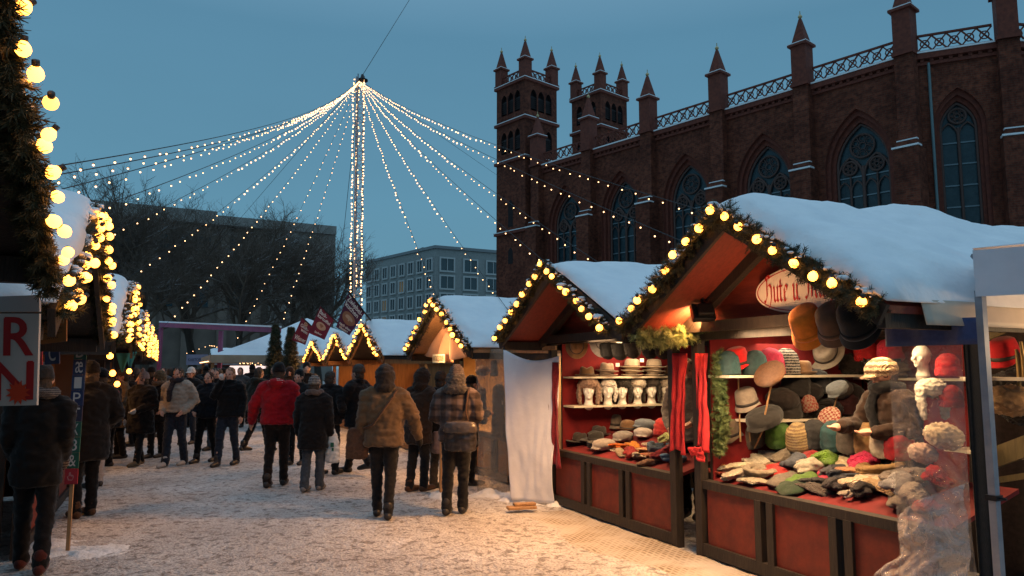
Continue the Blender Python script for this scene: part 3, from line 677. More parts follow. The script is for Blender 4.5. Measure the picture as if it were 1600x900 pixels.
def stall(s0, s1, vf, side, label, group='wooden market stalls', ov=.62, depth=3.0, eave=1.93, peak=2.68, counter=.66, paint=RED_PAINT, lining=RED_CLOTH, wood=WOOD_DARK, th=.13, sd=0, panels=3, walls=(True, True), gable=True, cz=.8, under=RED_DARK, top_bar=1.88, bw=None):
    """gabled wooden stall facing the street; local x to the viewer's right, local y to the back"""
    c = (s0 + s1) / 2; hw = (s1 - s0) / 2; p = sv(c, vf)
    r = thing('market_stall', label, 'market stall', (p.x, p.y, 0), ROT_R if side > 0 else ROT_L, group)
    iw = hw - .12; sl = (peak - eave) / hw
    m = MB(); t = .045
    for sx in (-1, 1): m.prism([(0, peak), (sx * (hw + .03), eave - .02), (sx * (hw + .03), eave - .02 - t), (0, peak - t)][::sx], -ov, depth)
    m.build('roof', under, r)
    if th: roof_snow(r, hw + .02, -ov, depth, eave, peak, th, sd)
    m = MB()
    for sx in (-1, 1): m.beam((0, -ov - .012, peak - .06), (sx * (hw + .03), -ov - .012, eave - .08), .03, .13, (0, -1, 0) if False else (0, 0, 1))
    m.build('barge_board', wood, r)
    for k, y in enumerate((-.12, .9, 2.0)):
        m = MB()
        for sx in (-1, 1): m.beam((0, y, peak - t - .05), (sx * hw, y, eave - t - .05), .07, .09)
        m.box((0, y, eave - .02), (2 * iw, .06, .09)); m.build('rafter', wood, r)
    for sx in (-1, 1):
        m = MB(); m.box((sx * iw, 0, top_bar / 2 + .03), (.085, .085, top_bar + .06)); m.build('post', wood, r)
        m = MB(); m.box((sx * iw, depth - .1, eave / 2), (.085, .085, eave)); m.build('post', wood, r)
        m = MB(); m.box((sx * hw * .985, (depth - ov) / 2, eave - .1), (.06, depth + ov - .05, .1)); m.build('eave_beam', wood, r)
    m = MB(); m.box((0, .0, top_bar), (2 * iw - .08, .075, .10)); m.build('lintel', wood, r)
    if gable:
        m = MB(); e = top_bar + .052; xg = (peak - t - e) / sl
        m.prism([(-min(xg, iw), e), (min(xg, iw), e), (0, peak - t - .004)], .01, .035); m.build('gable_board', under, r)
    for sx, on in zip((-1, 1), walls):
        if on:
            m = MB(); m.box((sx * (iw + .01), depth / 2, eave / 2 - .02), (.03, depth - .25, eave - .12)); w = m.build('side_wall', wood, r)
            m = MB(); m.box((sx * (iw - .012), depth / 2, eave / 2 + .25), (.01, depth - .25, eave - .62)); m.build('lining', lining, w)
    bw = bw or depth - .06
    m = MB(); m.box((0, bw, eave / 2 - .02), (2 * iw, .03, eave - .1)); w = m.build('back_wall', wood, r)
    m = MB(); m.box((0, bw - .025, eave / 2 + .1), (2 * iw - .1, .012, eave - .4)); m.build('lining', lining, w)
    if counter:
        m = MB(); m.box((0, .02, counter - .035), (2 * iw + .02, .10, .07)); m.box((0, .0, .07), (2 * iw, .08, .1)); m.build('counter_rail', wood, r)
        m = MB(); m.add([(-iw + .05, .06, counter - .015), (iw - .05, .06, counter - .015), (iw - .05, cz, counter + .19), (-iw + .05, cz, counter + .19)] + [(-iw + .05, .06, counter - .045), (iw - .05, .06, counter - .045), (iw - .05, cz, counter + .16), (-iw + .05, cz, counter + .16)],
                        [(0, 1, 2, 3), (7, 6, 5, 4), (0, 4, 5, 1), (2, 6, 7, 3), (0, 3, 7, 4), (1, 5, 6, 2)]); m.build('counter', COUNTER_CLOTH if lining == RED_CLOTH else lining, r)
        W = 2 * iw - .1; gap = .07
        for i in range(panels):
            a, b = -iw + .05 + W * i / panels, -iw + .05 + W * (i + 1) / panels
            m = MB(); m.box(((a + b) / 2, .0, (counter + .05) / 2), (b - a - gap, .022, counter - .19)); m.build('front_panel', paint, r)
            if i:
                m = MB()
                for dx in ((-.11, .02) if panels < 4 else (-.035,)): m.box((a + .045 + dx, -.004, (counter + .05) / 2), (.07, .07, counter - .18))
                m.build('stile', wood, r)
    return r
SG, LG = 'stalls along the right side of the street', 'stalls along the left side of the street'
VF = 4.37
sB = stall(2.95, 5.50, VF, 1, 'red hat stall nearest the camera under the thickest roof snow with oval sign', SG, .65, 3.1, 2.03, 2.80, sd=1, top_bar=1.95, th=.22, walls=(True, False), bw=2.08)
_p = [o for o in sB.children if o.name.startswith('post')]; bpy.data.objects.remove(max(_p, key=lambda o: sum(v.co.x - v.co.y for v in o.data.vertices)))
sA = stall(5.62, 8.30, VF, 1, 'red hat stall behind the white cloth sheet with foam heads on its shelf', SG, .65, 3.0, 2.02, 2.74, sd=5, top_bar=1.99, th=.13, walls=(True, False))
sC = stall(9.24, 12.06, 4.5, 1, 'stall with fabric hung in its gable and sign reading Naturtextilien', SG, .8, 2.6, 1.92, 2.67, sd=9, paint=WOOD_WARM, lining=mat('cream_lining', (.6, .42, .2), .8, (.5, .34, .16)), under=WOOD, walls=(True, True))
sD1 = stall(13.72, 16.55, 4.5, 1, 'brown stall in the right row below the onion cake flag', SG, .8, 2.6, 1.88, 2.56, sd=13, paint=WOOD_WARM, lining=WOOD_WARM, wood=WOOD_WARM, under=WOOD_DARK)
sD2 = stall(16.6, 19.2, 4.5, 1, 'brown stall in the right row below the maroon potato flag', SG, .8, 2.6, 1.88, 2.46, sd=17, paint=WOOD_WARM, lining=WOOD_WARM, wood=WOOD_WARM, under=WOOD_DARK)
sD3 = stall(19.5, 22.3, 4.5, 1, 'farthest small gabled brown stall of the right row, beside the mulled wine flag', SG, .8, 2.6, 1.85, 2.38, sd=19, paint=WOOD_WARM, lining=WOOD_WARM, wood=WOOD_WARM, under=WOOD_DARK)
LEFT = [(.45, 3.42, 'dark stall at the left edge carrying the large red lettered sign'), (3.70, 6.42, 'second stall from the left edge, its snowy roof facing the camera'), (7.7, 11.4, 'third stall of the left row with a narrow strip of roof snow'),
        (12.5, 16.0, 'fourth stall of the left row among dense rows of bulbs'), (17.2, 20.7, 'fifth stall of the left row behind the walking crowd'), (21.9, 25.4, 'sixth stall of the left row, before the pink beam'), (26.6, 30.1, 'farthest stall of the left row')]
DARK_PAINT = mat('dark_green_paint', (.03, .035, .025), .55, (.022, .024, .018), 6)
for i, (a, b, lb) in enumerate(LEFT):
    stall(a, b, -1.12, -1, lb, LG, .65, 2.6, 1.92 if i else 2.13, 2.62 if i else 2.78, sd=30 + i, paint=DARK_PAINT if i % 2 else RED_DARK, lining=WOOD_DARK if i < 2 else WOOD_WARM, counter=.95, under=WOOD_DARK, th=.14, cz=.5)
GG = 'fir garlands with bulbs along the stall gables'
def gable_garland(s0, s1, vg, eave, peak, label, nb, dens, sd, rad=.10, side=1, drop=.04, needles=7, bs=.92, ob=1):
    c = (s0 + s1) / 2; o = -.05 * side
    pts = [sv(s0 - .02, vg + o, eave - drop), sv(s0 + (c - s0) * .5, vg + o, (eave + peak) / 2 - .05), sv(c, vg + o, peak - .03), sv(c + (s1 - c) * .5, vg + o, (eave + peak) / 2 - .05), sv(s1 + .02, vg + o, eave - drop)]
    return garland('fir_garland', label, pts, GG, rad, nb, dens, sd, out=-V * side * .9, needles=needles, bs=bs, ob=ob)
gable_garland(2.95, 5.56, VF - .65, 2.03, 2.84, 'fir garland with round bulbs on the gable of the hat stall with oval sign', 17, 330, 1, .098)
gable_garland(5.80, 8.30, VF - .65, 2.02, 2.79, 'fir garland with round bulbs on the gable above the white cloth sheet', 17, 280, 2, .09)
gable_garland(9.24, 12.06, 3.7, 1.93, 2.71, 'fir garland with round bulbs framing the fabric hung gable', 17, 170, 3)
gable_garland(13.72, 16.55, 3.7, 1.88, 2.58, 'fir garland with round bulbs on the brown gable right of the onion cake flag', 20, 120, 4, needles=5)
gable_garland(16.6, 19.2, 3.7, 1.88, 2.48, 'fir garland with round bulbs on the brown gable between the two larger flags', 18, 100, 5, needles=5)
gable_garland(19.5, 22.3, 3.7, 1.85, 2.40, 'fir garland with round bulbs on the small gable by the mulled wine flag', 18, 100, 6, needles=5)
for i, (a, b, lb) in enumerate(LEFT):
    lab = ['fir garland with large bulbs climbing the left edge of the photo', 'fir garland with bulbs on the second left gable, framing roof snow', 'fir garland with bulbs on the third left gable', 'fir garland with bulbs on the fourth left gable',
           'fir garland with bulbs on the fifth left gable above the crowd', 'fir garland with bulbs on the sixth left gable by the pink beam', 'fir garland with bulbs on the last left gable'][i]
    gable_garland(a, b, (-.50, -.50, -.47)[min(i, 2)], 1.92 if i else 2.0, 2.62 if i else 2.76, lab, (31, 28, 28, 26, 26, 26, 26)[i], (420, 300, 160, 110, 80, 70, 60)[i], 10 + i, (.058, .07, .09)[min(i, 2)], -1, needles=7 if i < 3 else 5, bs=(.66, .72, .82)[min(i, 2)], ob=(1.7, 1.4, 1.1)[min(i, 2)])
# ---- inside and under the stalls: their fixtures, and lights added without one
def fixture(label, p, d, mat_l, L=.9):
    t = thing('strip_light', label, 'lamp', p); m = MB(); a = Vector(d).normalized() * L / 2
    m.beam(-a + Vector((0, 0, .035)), a + Vector((0, 0, .035)), .07, .03); m.build('housing', mat('white_enamel', (.7, .68, .62), .4), t)
    m = MB(); m.tube([-a, a], .016, 8); m.build('tube', mat_l, t); return t
def floodlight(label, p, aim, sz=.2, on=True):
    t = thing('floodlight', label, 'lamp', p); d = Vector(aim).normalized(); x = d.cross(Vector((0, 0, 1))).normalized(); z = x.cross(d); rot = Matrix((x, d, z)).transposed()
    m = MB(); m.box((0, 0, 0), (sz, .07, sz * .75), 0, None, rot); m.box(-d * .06, (sz * .7, .06, sz * .5), 0, None, rot); m.beam(Vector((0, 0, .02)), Vector((0, 0, .26)), .02, .03)
    m.build('lamp_housing', BLACK_METAL, t, bevel=.008)
    m = MB(); m.box(d * .037, (sz * .86, .006, sz * .6), 0, None, rot); m.build('lens', mat('lamp_lens', (1, .8, .5), .3, emit=(1, .6, .25), es=14), t)
    return t
WARM, WHITE = (1, .47, .16), (1, .78, .50)
VS_SIDE_B, VS_SIDE_A = 5.62 - .15, 8.30 - .15          # far side walls seen from inside (s coordinate)
fixture('white fluorescent tube above the shelf of hats in the nearest red stall', sv(5.40, 5.3, 1.97), V, TUBE_LIGHT, 1.2)
lamp(sv(5.25, 5.3, 1.92), 12, .5, (-U * .35 + Vector((0, 0, -1))), WHITE, 170)
lamp(sv(4.1, 5.0, 2.15), 40, .5, (0, 0, -1), (1, .66, .34), 170)
fixture('added warm strip light over the shelf of foam heads', sv(7.95, 5.2, 1.93), V, TUBE_LIGHT, .8)  # strip light added to brighten the inside of this stall
lamp(sv(7.6, 5.3, 1.95), 11, .4, (U * .5 + Vector((0, 0, -1))), (1, .66, .34), 170)
lamp(sv(6.6, 5.0, 2.05), 20, .4, (U * .3 + Vector((0, 0, -1))), (1, .6, .28), 170)
pf = at(1098, 489, 6.35); floodlight('black floodlight hanging under the eave between the two red stalls', pf, U * .8 + Vector((0, 0, -.35)) + V * .25, .2)
lamp(pf + U * .09 + Vector((0, 0, -.05)), 16, .14, U * .8 + Vector((0, 0, .1)) + V * .2, WARM, 175)
lamp(sv(4.3, 3.95, 2.25), 60, .3, Vector((0, 0, -1)) - V * .75, WARM, 150)                # added lights without fixtures under the gable overhangs, warming the street
lamp(sv(7.0, 3.95, 2.2), 70, .3, Vector((0, 0, -1)) - V * .75, WARM, 150)
lamp(sv(4.35, 3.95, 1.75), 5, .2, V * .8 + Vector((0, 0, 1)), (1, .55, .25), 150)  # added light without a fixture, brightens the gable and oval sign
lamp(sv(4.55, 4.05, 1.85), 34, .5, V * .5 + Vector((0, 0, -1)), (1, .66, .36), 150)  # this and the next: lights added to brighten the counter goods
lamp(sv(7.0, 4.1, 1.88), 20, .5, V * .5 + Vector((0, 0, -1)), (1, .66, .36), 150)
lamp(sv(10.6, 3.45, 1.85), 9, .25, V * .8 + Vector((0, 0, .55)), (1, .55, .25), 150)  # added light without a fixture, brightens the draped fabric
for s, e in ((10.6, 34), (15.1, 30), (18, 26), (21, 26)):
    lamp(sv(s, 5.2, 1.95), e, .5, (0, 0, -1), WARM, 175); lamp(sv(s, 4.15, 2.1), e * 1.3, .3, Vector((0, 0, -1)) - V * .8, WARM, 150)
for i, (a, b, lb) in enumerate(LEFT):
    c = (a + b) / 2
    if i == 0: continue
    lamp(sv(c, -1.3, 1.9), 3 if i < 2 else 14, .3, Vector((0, 0, -1)) + V * .55, WARM, 160)
lamp(sv(9, -1.6, 1.8), 6, .4, (0, 0, -1), WARM, 170)
# ================================================================ light mast and its strings
mt = at(562, 118, 31); mb_ = at(556, 575, 31); MH_ = mt.z; mx0 = (mb_.x)
mast = thing('light_mast', 'tall lattice mast wrapped in lights holding up all the strings', 'mast', (mb_.x, mb_.y, 0))
tilt = Vector((mt.x - mb_.x, 0, MH_)) / MH_
for k in range(3):
    a = k * 2 * PI / 3 + .4; o = Vector((math.cos(a), math.sin(a), 0)) * .2
    m = MB(); m.tube([o, o + tilt * MH_], .028, 6); m.build('chord', STEEL, mast)
m = MB(); n = 34
for i in range(n):
    for k in range(3):
        a, b = [Vector((math.cos(q * 2 * PI / 3 + .4), math.sin(q * 2 * PI / 3 + .4), 0)) * .2 for q in (k, k + 1)]
        m.tube([a + tilt * MH_ * i / n, b + tilt * MH_ * (i + 1) / n], .013, 4); m.tube([a + tilt * MH_ * i / n, b + tilt * MH_ * i / n], .011, 4)
m.build('bracing', STEEL, mast)
m = MB(); m.lathe([(.24, MH_ - .25), (.24, MH_ - .19), (.10, MH_ - .12), (.05, MH_ + .05), (1e-5, MH_ + .06)], 14); m.build('head_ring', BLACK_METAL, mast)
rr = random.Random(4)
for k, lb in enumerate(('chain of small lamps climbing the left edge of the mast', 'chain of small lamps climbing the back of the mast', 'chain of small lamps climbing the right edge of the mast')):
    t = thing('light_string', lb, 'light string', (mb_.x, mb_.y, 0), 0, 'light chains up the mast'); a = (PI, PI / 2 + .3, 0)[k]; m = MB(); m.tube([Vector((math.cos(a), math.sin(a) - .6, 0)) * .2 + tilt * MH_ * .1, Vector((math.cos(a), math.sin(a) - .6, 0)) * .2 + tilt * MH_ * .99], .008, 4); m.build('cable', WIRE, t)
    for i in range(99):
        z = MH_ * (.11 + .88 * (i + rr.random() * .9) / 99); w = .25 * math.sin(z * 3 + k)
        link('light_bulb', PEARL_B, t, Vector((math.cos(a + w), math.sin(a + w) - .6, 0)) * .235 + tilt * z + Vector((rr.uniform(-.02, .02), rr.uniform(-.05, .03), 0)))
top = Vector((mb_.x, mb_.y, 0)) + tilt * (MH_ - .2)
ENDS = [(66, 263, 4.6, 'highest light string to the left, ending behind the nearest left garland', .9), (68, 277, 4.9, 'second highest light string to the left', 1.0), (75, 301, 5.4, 'light string from the mast to the peak of the second left roof', .8), (160, 322, 6.8, 'light string meeting the roofline of the dark building at left', .8),
        (168, 366, 9.0, 'light string crossing the dark building just above the third left stall', .8), (212, 426, 9.8, 'light string ending at the third left gable', .8), (268, 497, 18, 'light string dropping to the left end of the pink beam', .8), (368, 532, 27, 'light string passing the middle of the pink beam', .5), (440, 503, 24, 'light string dropping just beside the dark fir trees', .5),
        (682, 462, 11.3, 'light string dropping to the peak of the fabric hung gable', .6), (776, 460, 11.5, 'light string ending on the roof snow right of the fabric hung gable', .6), (846, 405, 8.4, 'light string crossing the tower foot to the peak above the white sheet', .6), (926, 404, 8.8, 'light string crossing the church to the roof above the foam heads', .6),
        (1064, 376, 7.2, 'light string crossing the church windows to the left slope of the nearest roof', .6), (1098, 329, 7.6, 'highest light string to the right, ending before a church window', .7)]
for i, (px, py, Y, lb, sag) in enumerate(ENDS):
    e = at(px, py, Y); t = thing('light_string', lb, 'light string', top, 0, 'light strings from the mast'); e = e - top
    N = 40; P = [e * (j / N) + Vector((0, 0, -sag * 1.9 * (j / N) * (1 - j / N))) for j in range(N + 1)]
    far = P[-1] + (P[-1] - P[-2]).normalized() * .8
    m = MB(); m.tube(P + [far], .0045, 4); m.build('cable', WIRE, t)
    L = [0]
    for a, b in zip(P[:-1], P[1:]): L.append(L[-1] + (b - a).length)
    # seen spacing is even in the photo: lamps sit on the same cable pitch
    nb = min(98, int(L[-1] / .34)); rs = random.Random(i)
    for j in range(nb):
        d = L[-1] * (j + 1 + rs.uniform(-.15, .15)) / (nb + .5); k = next(q for q in range(N) if L[q + 1] >= d or q == N - 1); f = (d - L[k]) / (L[k + 1] - L[k])
        p = P[k].lerp(P[k + 1], min(1, f)); near = (top + p).length < 16
        link('light_bulb', PEARL_S if near else PEARL_ME, t, p + Vector((rs.uniform(-.02, .02), 0, -.04 - .03 * rs.random())))
for lb, e in (('dark guy wire rising from the mast head out of the photo', at(652, -20, 40)), ('dark guy wire from the mast head down to the church tower', at(800, 290, 58)), ('dark guy wire from the mast head down behind the bare trees', at(325, 400, 45)), ('thin guy wire falling close beside the mast', at(528, 450, 36))):
    t = thing('guy_wire', lb, 'cable', top, 0, 'mast guy wires'); m = MB(); m.tube([Vector((0, 0, 0)), e - top], .016 if 'out of' in lb else .011, 4); m.build('cable', WIRE, t)
# ================================================================ flags, signs, decorations on the stalls
MAROON = mat('maroon_flag_cloth', (.21, .018, .035), .8, (.17, .014, .028), 5, .3, 10); PURPLE = mat('purple_flag_cloth', (.12, .022, .05), .8, (.095, .018, .04), 5, .3, 10)
INK = mat('cream_print', (.74, .64, .55), .8); PRINT = mat('brown_print', (.35, .14, .07), .8); PRINT2 = mat('pale_print', (.55, .33, .2), .8)
def flag(name, label, A, B, Cc, D, cloth_m, foot, words, deco):
    """A, B the pole edge, Cc, D the free edge (world points)"""
    r = thing(name, label, 'flag', A, 0, 'flags over the right stalls'); A, B, Cc, D, foot = [Vector(p) - Vector(A) for p in (A, B, Cc, D, foot)]
    n = (B - A).cross(D - A).normalized(); n = n if n.y < 0 else -n
    S = lambda x, y, e=0: (A.lerp(B, x)).lerp(D.lerp(Cc, x), 1 - y) + n * (.03 * math.sin(x * 7 + y * 3) * (1 - y) + .004 + e)
    m = MB(); m.grid(lambda u, v: S(u, v) - n * .006, 16, 16); m.grid(lambda u, v: S(1 - u, v) - n * .010, 16, 16); f = m.build('flag_cloth', cloth_m, r)
    t = MB()
    for w, x0, y0, x1, y1 in words: text_on(t, w, x0, y0, x1, y1, lambda x, y, e=0: S(x, y, e), bold=.006)
    t.build('lettering', INK, f)
    if deco:
        d = MB(); cx, cy, rx, ry, mi = deco
        d.add([S(cx, cy, .003)] + [S(cx + rx * math.cos(q), cy + ry * math.sin(q), .003) for q in [2 * PI * i / 22 for i in range(22)]], [(0, i + 1, (i + 1) % 22 + 1) for i in range(22)], 0)
        d.add([S(cx, cy, .005)] + [S(cx + rx * .6 * math.cos(q), cy + ry * .45 * math.sin(q) + ry * .1, .005) for q in [2 * PI * i / 16 for i in range(16)]], [(0, i + 1, (i + 1) % 16 + 1) for i in range(16)], 1)
        d.build('printed_picture', [PRINT, PRINT2] if mi else [PRINT2, PRINT], f)
    m = MB(); m.tube([A + (A - B) * .04, B, foot], .018, 6); m.build('pole', WOOD_DARK, r)
    return r
y1 = 14.6; flag('advertising_flag', 'purple onion cake flag, rightmost and highest of three', at(545, 456, y1), at(570, 489, y1 + .1), at(546, 524, y1 + .1), at(525, 511, y1), PURPLE, at(579, 500, 15.2),
    [('Zwiebel-', .06, .80, .94, .95), ('kuchen', .06, .64, .84, .78), ('nach alter', .12, .12, .9, .2), ('Hausart', .2, .03, .8, .1)], (.5, .42, .4, .18, 1))
y1 = 16.6; flag('advertising_flag', 'maroon baked potato flag, middle of three', at(501, 478, y1), at(522, 499, y1 + .1), at(507, 531, y1 + .1), at(482, 520, y1), MAROON, at(534, 512, 17.5),
    [('Back-', .08, .78, .6, .92), ('kartoffel', .08, .64, .9, .76), ('lecker', .3, .1, .75, .18)], (.5, .42, .3, .14, 0))
y1 = 18.6; flag('advertising_flag', 'maroon mulled wine flag, lowest and leftmost of three', at(472, 496, y1), at(487, 510, y1 + .1), at(477, 539, y1 + .1), at(456, 531, y1), MAROON, at(497, 520, 19.5),
    [('Glüh-', .15, .66, .85, .8), ('wein', .3, .5, .85, .64), ('Wiener', .08, .08, .92, .28)], (.5, .88, .16, .08, 0))
# oval hat sign in blackletter
SIGN_W = mat('cream_sign_board', (.72, .60, .47), .55, (.66, .54, .42), 4); SIGN_R = mat('red_sign_paint', (.45, .03, .02), .5); SIGN_G = mat('grey_sign_ink', (.2, .13, .13), .6)
so_c = on_v(1259, 450, VF - .04); sr = thing('oval_sign', 'cream oval sign with red blackletter words Hüte u. Mützen', 'sign', so_c, ROT_R)
HWX, HZ = .50, .185
m = MB(); m.prism([(HWX * math.cos(q), HZ * math.sin(q)) for q in [2 * PI * i / 48 for i in range(48)]], -.02, .0); m.build('board', SIGN_W, sr)
ringp = [(math.cos(q), math.sin(q)) for q in [2 * PI * i / 60 for i in range(60)]]
m = MB(); n = 60; m.add([(HWX * .965 * a, -.023, HZ * .92 * b) for a, b in ringp] + [(HWX * .945 * a, -.023, HZ * .88 * b) for a, b in ringp], [(i, (i + 1) % n, (i + 1) % n + n, i + n) for i in range(n)]); m.build('red_border', SIGN_R, sr)
GL = {'H': (.62, [[(.0, .85), (.12, 1), (.22, .88), (.22, .25), (.1, .0), (.02, .1)], [(.22, .6), (.4, .72), (.52, .6), (.52, .18), (.42, -.15), (.3, -.22)], [(.12, 1), (.3, 1.08), (.45, .98)]]),
      'u': (.42, [[(.02, .55), (.08, .62), (.12, .54), (.12, .1), (.2, .0), (.32, .1)], [(.28, .58), (.32, .62), (.34, .54), (.34, .08), (.4, .0)]]), 't': (.3, [[(.14, .85), (.14, .1), (.22, .0), (.28, .06)], [(.02, .6), (.28, .6)]]),
      'e': (.36, [[(.1, .05), (.1, .5), (.2, .64), (.3, .54), (.28, .42), (.12, .3)], [(.1, .1), (.18, .0), (.3, .1)]]), '.': (.2, [[(.06, .04), (.1, .0), (.12, .04)]]), 'n': (.42, [[(.02, .55), (.08, .62), (.12, .52), (.12, .0)], [(.12, .5), (.26, .64), (.34, .52), (.34, .06), (.4, .0)]]),
      'z': (.34, [[(.04, .6), (.26, .6), (.12, .36), (.26, .3), (.26, -.05), (.14, -.2), (.06, -.1)]]), 'M': (.8, [[(.0, .85), (.12, 1), (.22, .86), (.2, .2), (.1, .0), (.02, .1)], [(.22, .86), (.36, 1), (.44, .86), (.42, .05)], [(.44, .86), (.58, 1), (.68, .84), (.66, .12), (.74, .0)]]), ' ': (.26, []),
      'ü': (.42, [[(.02, .55), (.08, .62), (.12, .54), (.12, .1), (.2, .0), (.32, .1)], [(.28, .58), (.32, .62), (.34, .54), (.34, .08), (.4, .0)], [(.1, .86), (.13, .9)], [(.28, .86), (.31, .9)]])}
def blackletter(txt):
    x, out = 0, []
    for c in txt:
        w, st = GL[c]
        out += [[(a + x, b) for a, b in s] for s in st]; x += w
    return out, x
st, wtot = blackletter('Hüte u. Mützen'); k = HWX * 1.62 / wtot
m = MB(); pen_text(m, st, lambda x, y, e: ((x - wtot / 2) * k, -.024 - e, (y - .42) * k * 1.35), (.038, .042)); m.build('lettering', SIGN_R, sr)
# Naturtextilien
pc = on_v(686, 560, 3.80); t = thing('name_board', 'small cream board reading Naturtextilien over the fabric hung stall', 'sign', pc, ROT_R)
m = MB(); m.box((0, 0, 0), (.56, .02, .13)); m.build('board', mat('lit_cream_board', (.75, .66, .42), .6), t)
m = MB(); text_on(m, 'NATURTEXTILIEN', -.245, -.04, .245, .04, lambda x, y, e=0: (x, -.013 - e, y), bold=.002); m.build('lettering', mat('brown_ink', (.2, .12, .05), .7), t)
# fabric in the gable
def hang_cloth(name, label, cat, fn, nu, nv, material, loc=(0, 0, 0), thick=.006, group=None):
    m = MB(); m.grid(fn, nu, nv); o = m.build(name, material, loc=loc); me = evaluated(o.data.copy(), [('SOLIDIFY', dict(thickness=thick))]); o.data = me
    return tag(o, label, cat, group)
FAB = mat('sheer_peach_cloth', (.55, .30, .17), .85, (.46, .24, .13), 6, .4, 12)
def gab(u, v):
    s = 10.65; x = (u - .5); w = .25 + v * 2.1; f = .05 * math.sin(u * 26 + 2 * math.sin(v * 3))
    z = 2.48 - v * .62 - (.1 * (1 - (2 * x) ** 2)) * v + .03 * math.sin(u * 9) * v
    return sv(s - x * w, 3.98 + f * (.4 + v) - .12 * v, z)
hang_cloth('draped_fabric', 'peach cloth draped inside the gable above the Naturtextilien board', 'cloth', gab, 60, 14, FAB)
# white sheet at the side of stall A
WHITE_CLOTH = mat('white_sheet_cloth', (.80, .79, .82), .85, (.74, .73, .77), 5, .35, 7, bdist=.02)
a0, a1, b0, b1 = on_v(787, 545, 3.96), on_v(873, 556, 4.30), on_z(797, 782, .03), on_z(868, 787, .03)
def sheet(u, v):
    p = a0.lerp(a1, u).lerp(b0.lerp(b1, u), v); w = .014 * math.sin(u * 5 + v * 3.5) + .005 * math.sin(u * 19 - v * 7) * v + .06 * noise.noise(Vector((u * 1.5, v * 2, 1))) + .016 * noise.noise(Vector((u * 6 + v * 3, v * 5 - u * 4, 3)))
    z = -.10 * math.sin(PI * u) * (1 - v) ** 3
    return p - V * w * (.3 + v) + Vector((0, 0, z))
hang_cloth('white_sheet', 'white cloth sheet hanging at the far corner of the foam head stall', 'cloth', sheet, 44, 40, WHITE_CLOTH)
m = MB(); m.beam(sv(8.75, 3.98, 1.90), sv(8.1, 4.37, 1.90), .04, .05); tag(m.build('curtain_rail', WOOD), 'wooden rail the white sheet hangs from', 'rail')
# red scarf on the corner post
SCARF_R = mat('red_scarf_cloth', (.50, .025, .03), .85, (.36, .016, .02), 10, .5, 16)
def scarf(px0, px1, y0, y1, s, name, label, material=SCARF_R, swing=0, vplane=None):
    fn_ = (lambda a, b: on_v(a, b, vplane)) if vplane else (lambda a, b: on_s(a, b, s))
    A, B, Cq, D = fn_(px0, y0), fn_(px1, y0), fn_(px1 + swing, y1), fn_(px0 + swing, y1)
    n = (B - A).cross(D - A).normalized(); sd = px0
    def f(u, v):
        pinch = 1 - .35 * math.sin(PI * v) * (.5 + .5 * noise.noise(Vector((v * 3, sd, 0)))); uu = .5 + (u - .5) * pinch
        return A.lerp(B, uu).lerp(D.lerp(Cq, uu), v) + n * (.022 * math.sin(u * 14 + v * 4 + sd) + .02 * noise.noise(Vector((u * 3, v * 5, sd)))) + Vector((0, 0, .03 * math.sin(u * 5) * v))
    return hang_cloth(name, label, 'scarf', f, 18, 30, material, thick=.012)
# ================================================================ fir trees, pink beam, far tents
def fir_tree(p, h, r, label, sd):
    rr = random.Random(sd); t = thing('fir_tree', label, 'tree', p, 0, 'dark fir trees by the flags'); m = MB(); m.tube([(0, 0, 0), (0, 0, h)], [.06, .01], 6); m.build('trunk', BARK, t)
    c = MB()
    for i in range(1500):
        z = h * (.12 + .88 * rr.random() ** 1.15); a = rr.random() * 2 * PI; R_ = r * (1 - z / h) ** .8 * (.55 + .5 * rr.random()) + .02
        d = Vector((math.cos(a), math.sin(a), rr.uniform(-.45, .1)))
        q = Vector((math.cos(a) * R_ * .5, math.sin(a) * R_ * .5, z)); sprig(c, q, d, R_ * .6 + .05, rr, 4, .06, .012)
    c.build('crown', FIR, t); return t
for px, Y, ph, lb, sd in ((431, 21.0, 508, 'dark slim fir tree left of the two beside the mulled wine flag', 1), (455, 20.4, 512, 'dark fir tree right of the two, just behind the red jacket', 2)):
    q = at(px, ph, Y); fir_tree((q.x, q.y, 0), q.z, .42, lb, sd)
PINK = mat('pink_painted_beam', (.30, .07, .14), .6, (.24, .055, .115), 4)
pa, pb2 = at(252, 505, 27.5), at(436, 513, 22.5)
gt = thing('pink_gate', 'long pink beam topped with snow crossing the street behind the crowd', 'gate', (pa.x, pa.y, 0)); d = pb2 - pa
m = MB(); m.beam((0, 0, pa.z - .06), d + Vector((0, 0, pa.z - .06)), .16, .16); m.build('beam', PINK, gt)
m = MB(); m.beam((0, 0, pa.z + .05), d + Vector((0, 0, pa.z + .05)), .18, .05); m.build('beam_snow', SNOW, gt)
for f in (.0, .56, .985): m = MB(); m.box(d * f + Vector((0, 0, pa.z / 2 - .09)) - Vector((0, 0, d.z * f * .5 - d.z * f)) * 0, (.12, .12, pa.z - .16)); m.build('post', PINK, gt)
CANVAS = mat('tent_canvas', (.5, .38, .26), .8, (.42, .3, .2), 3, .2, 6)
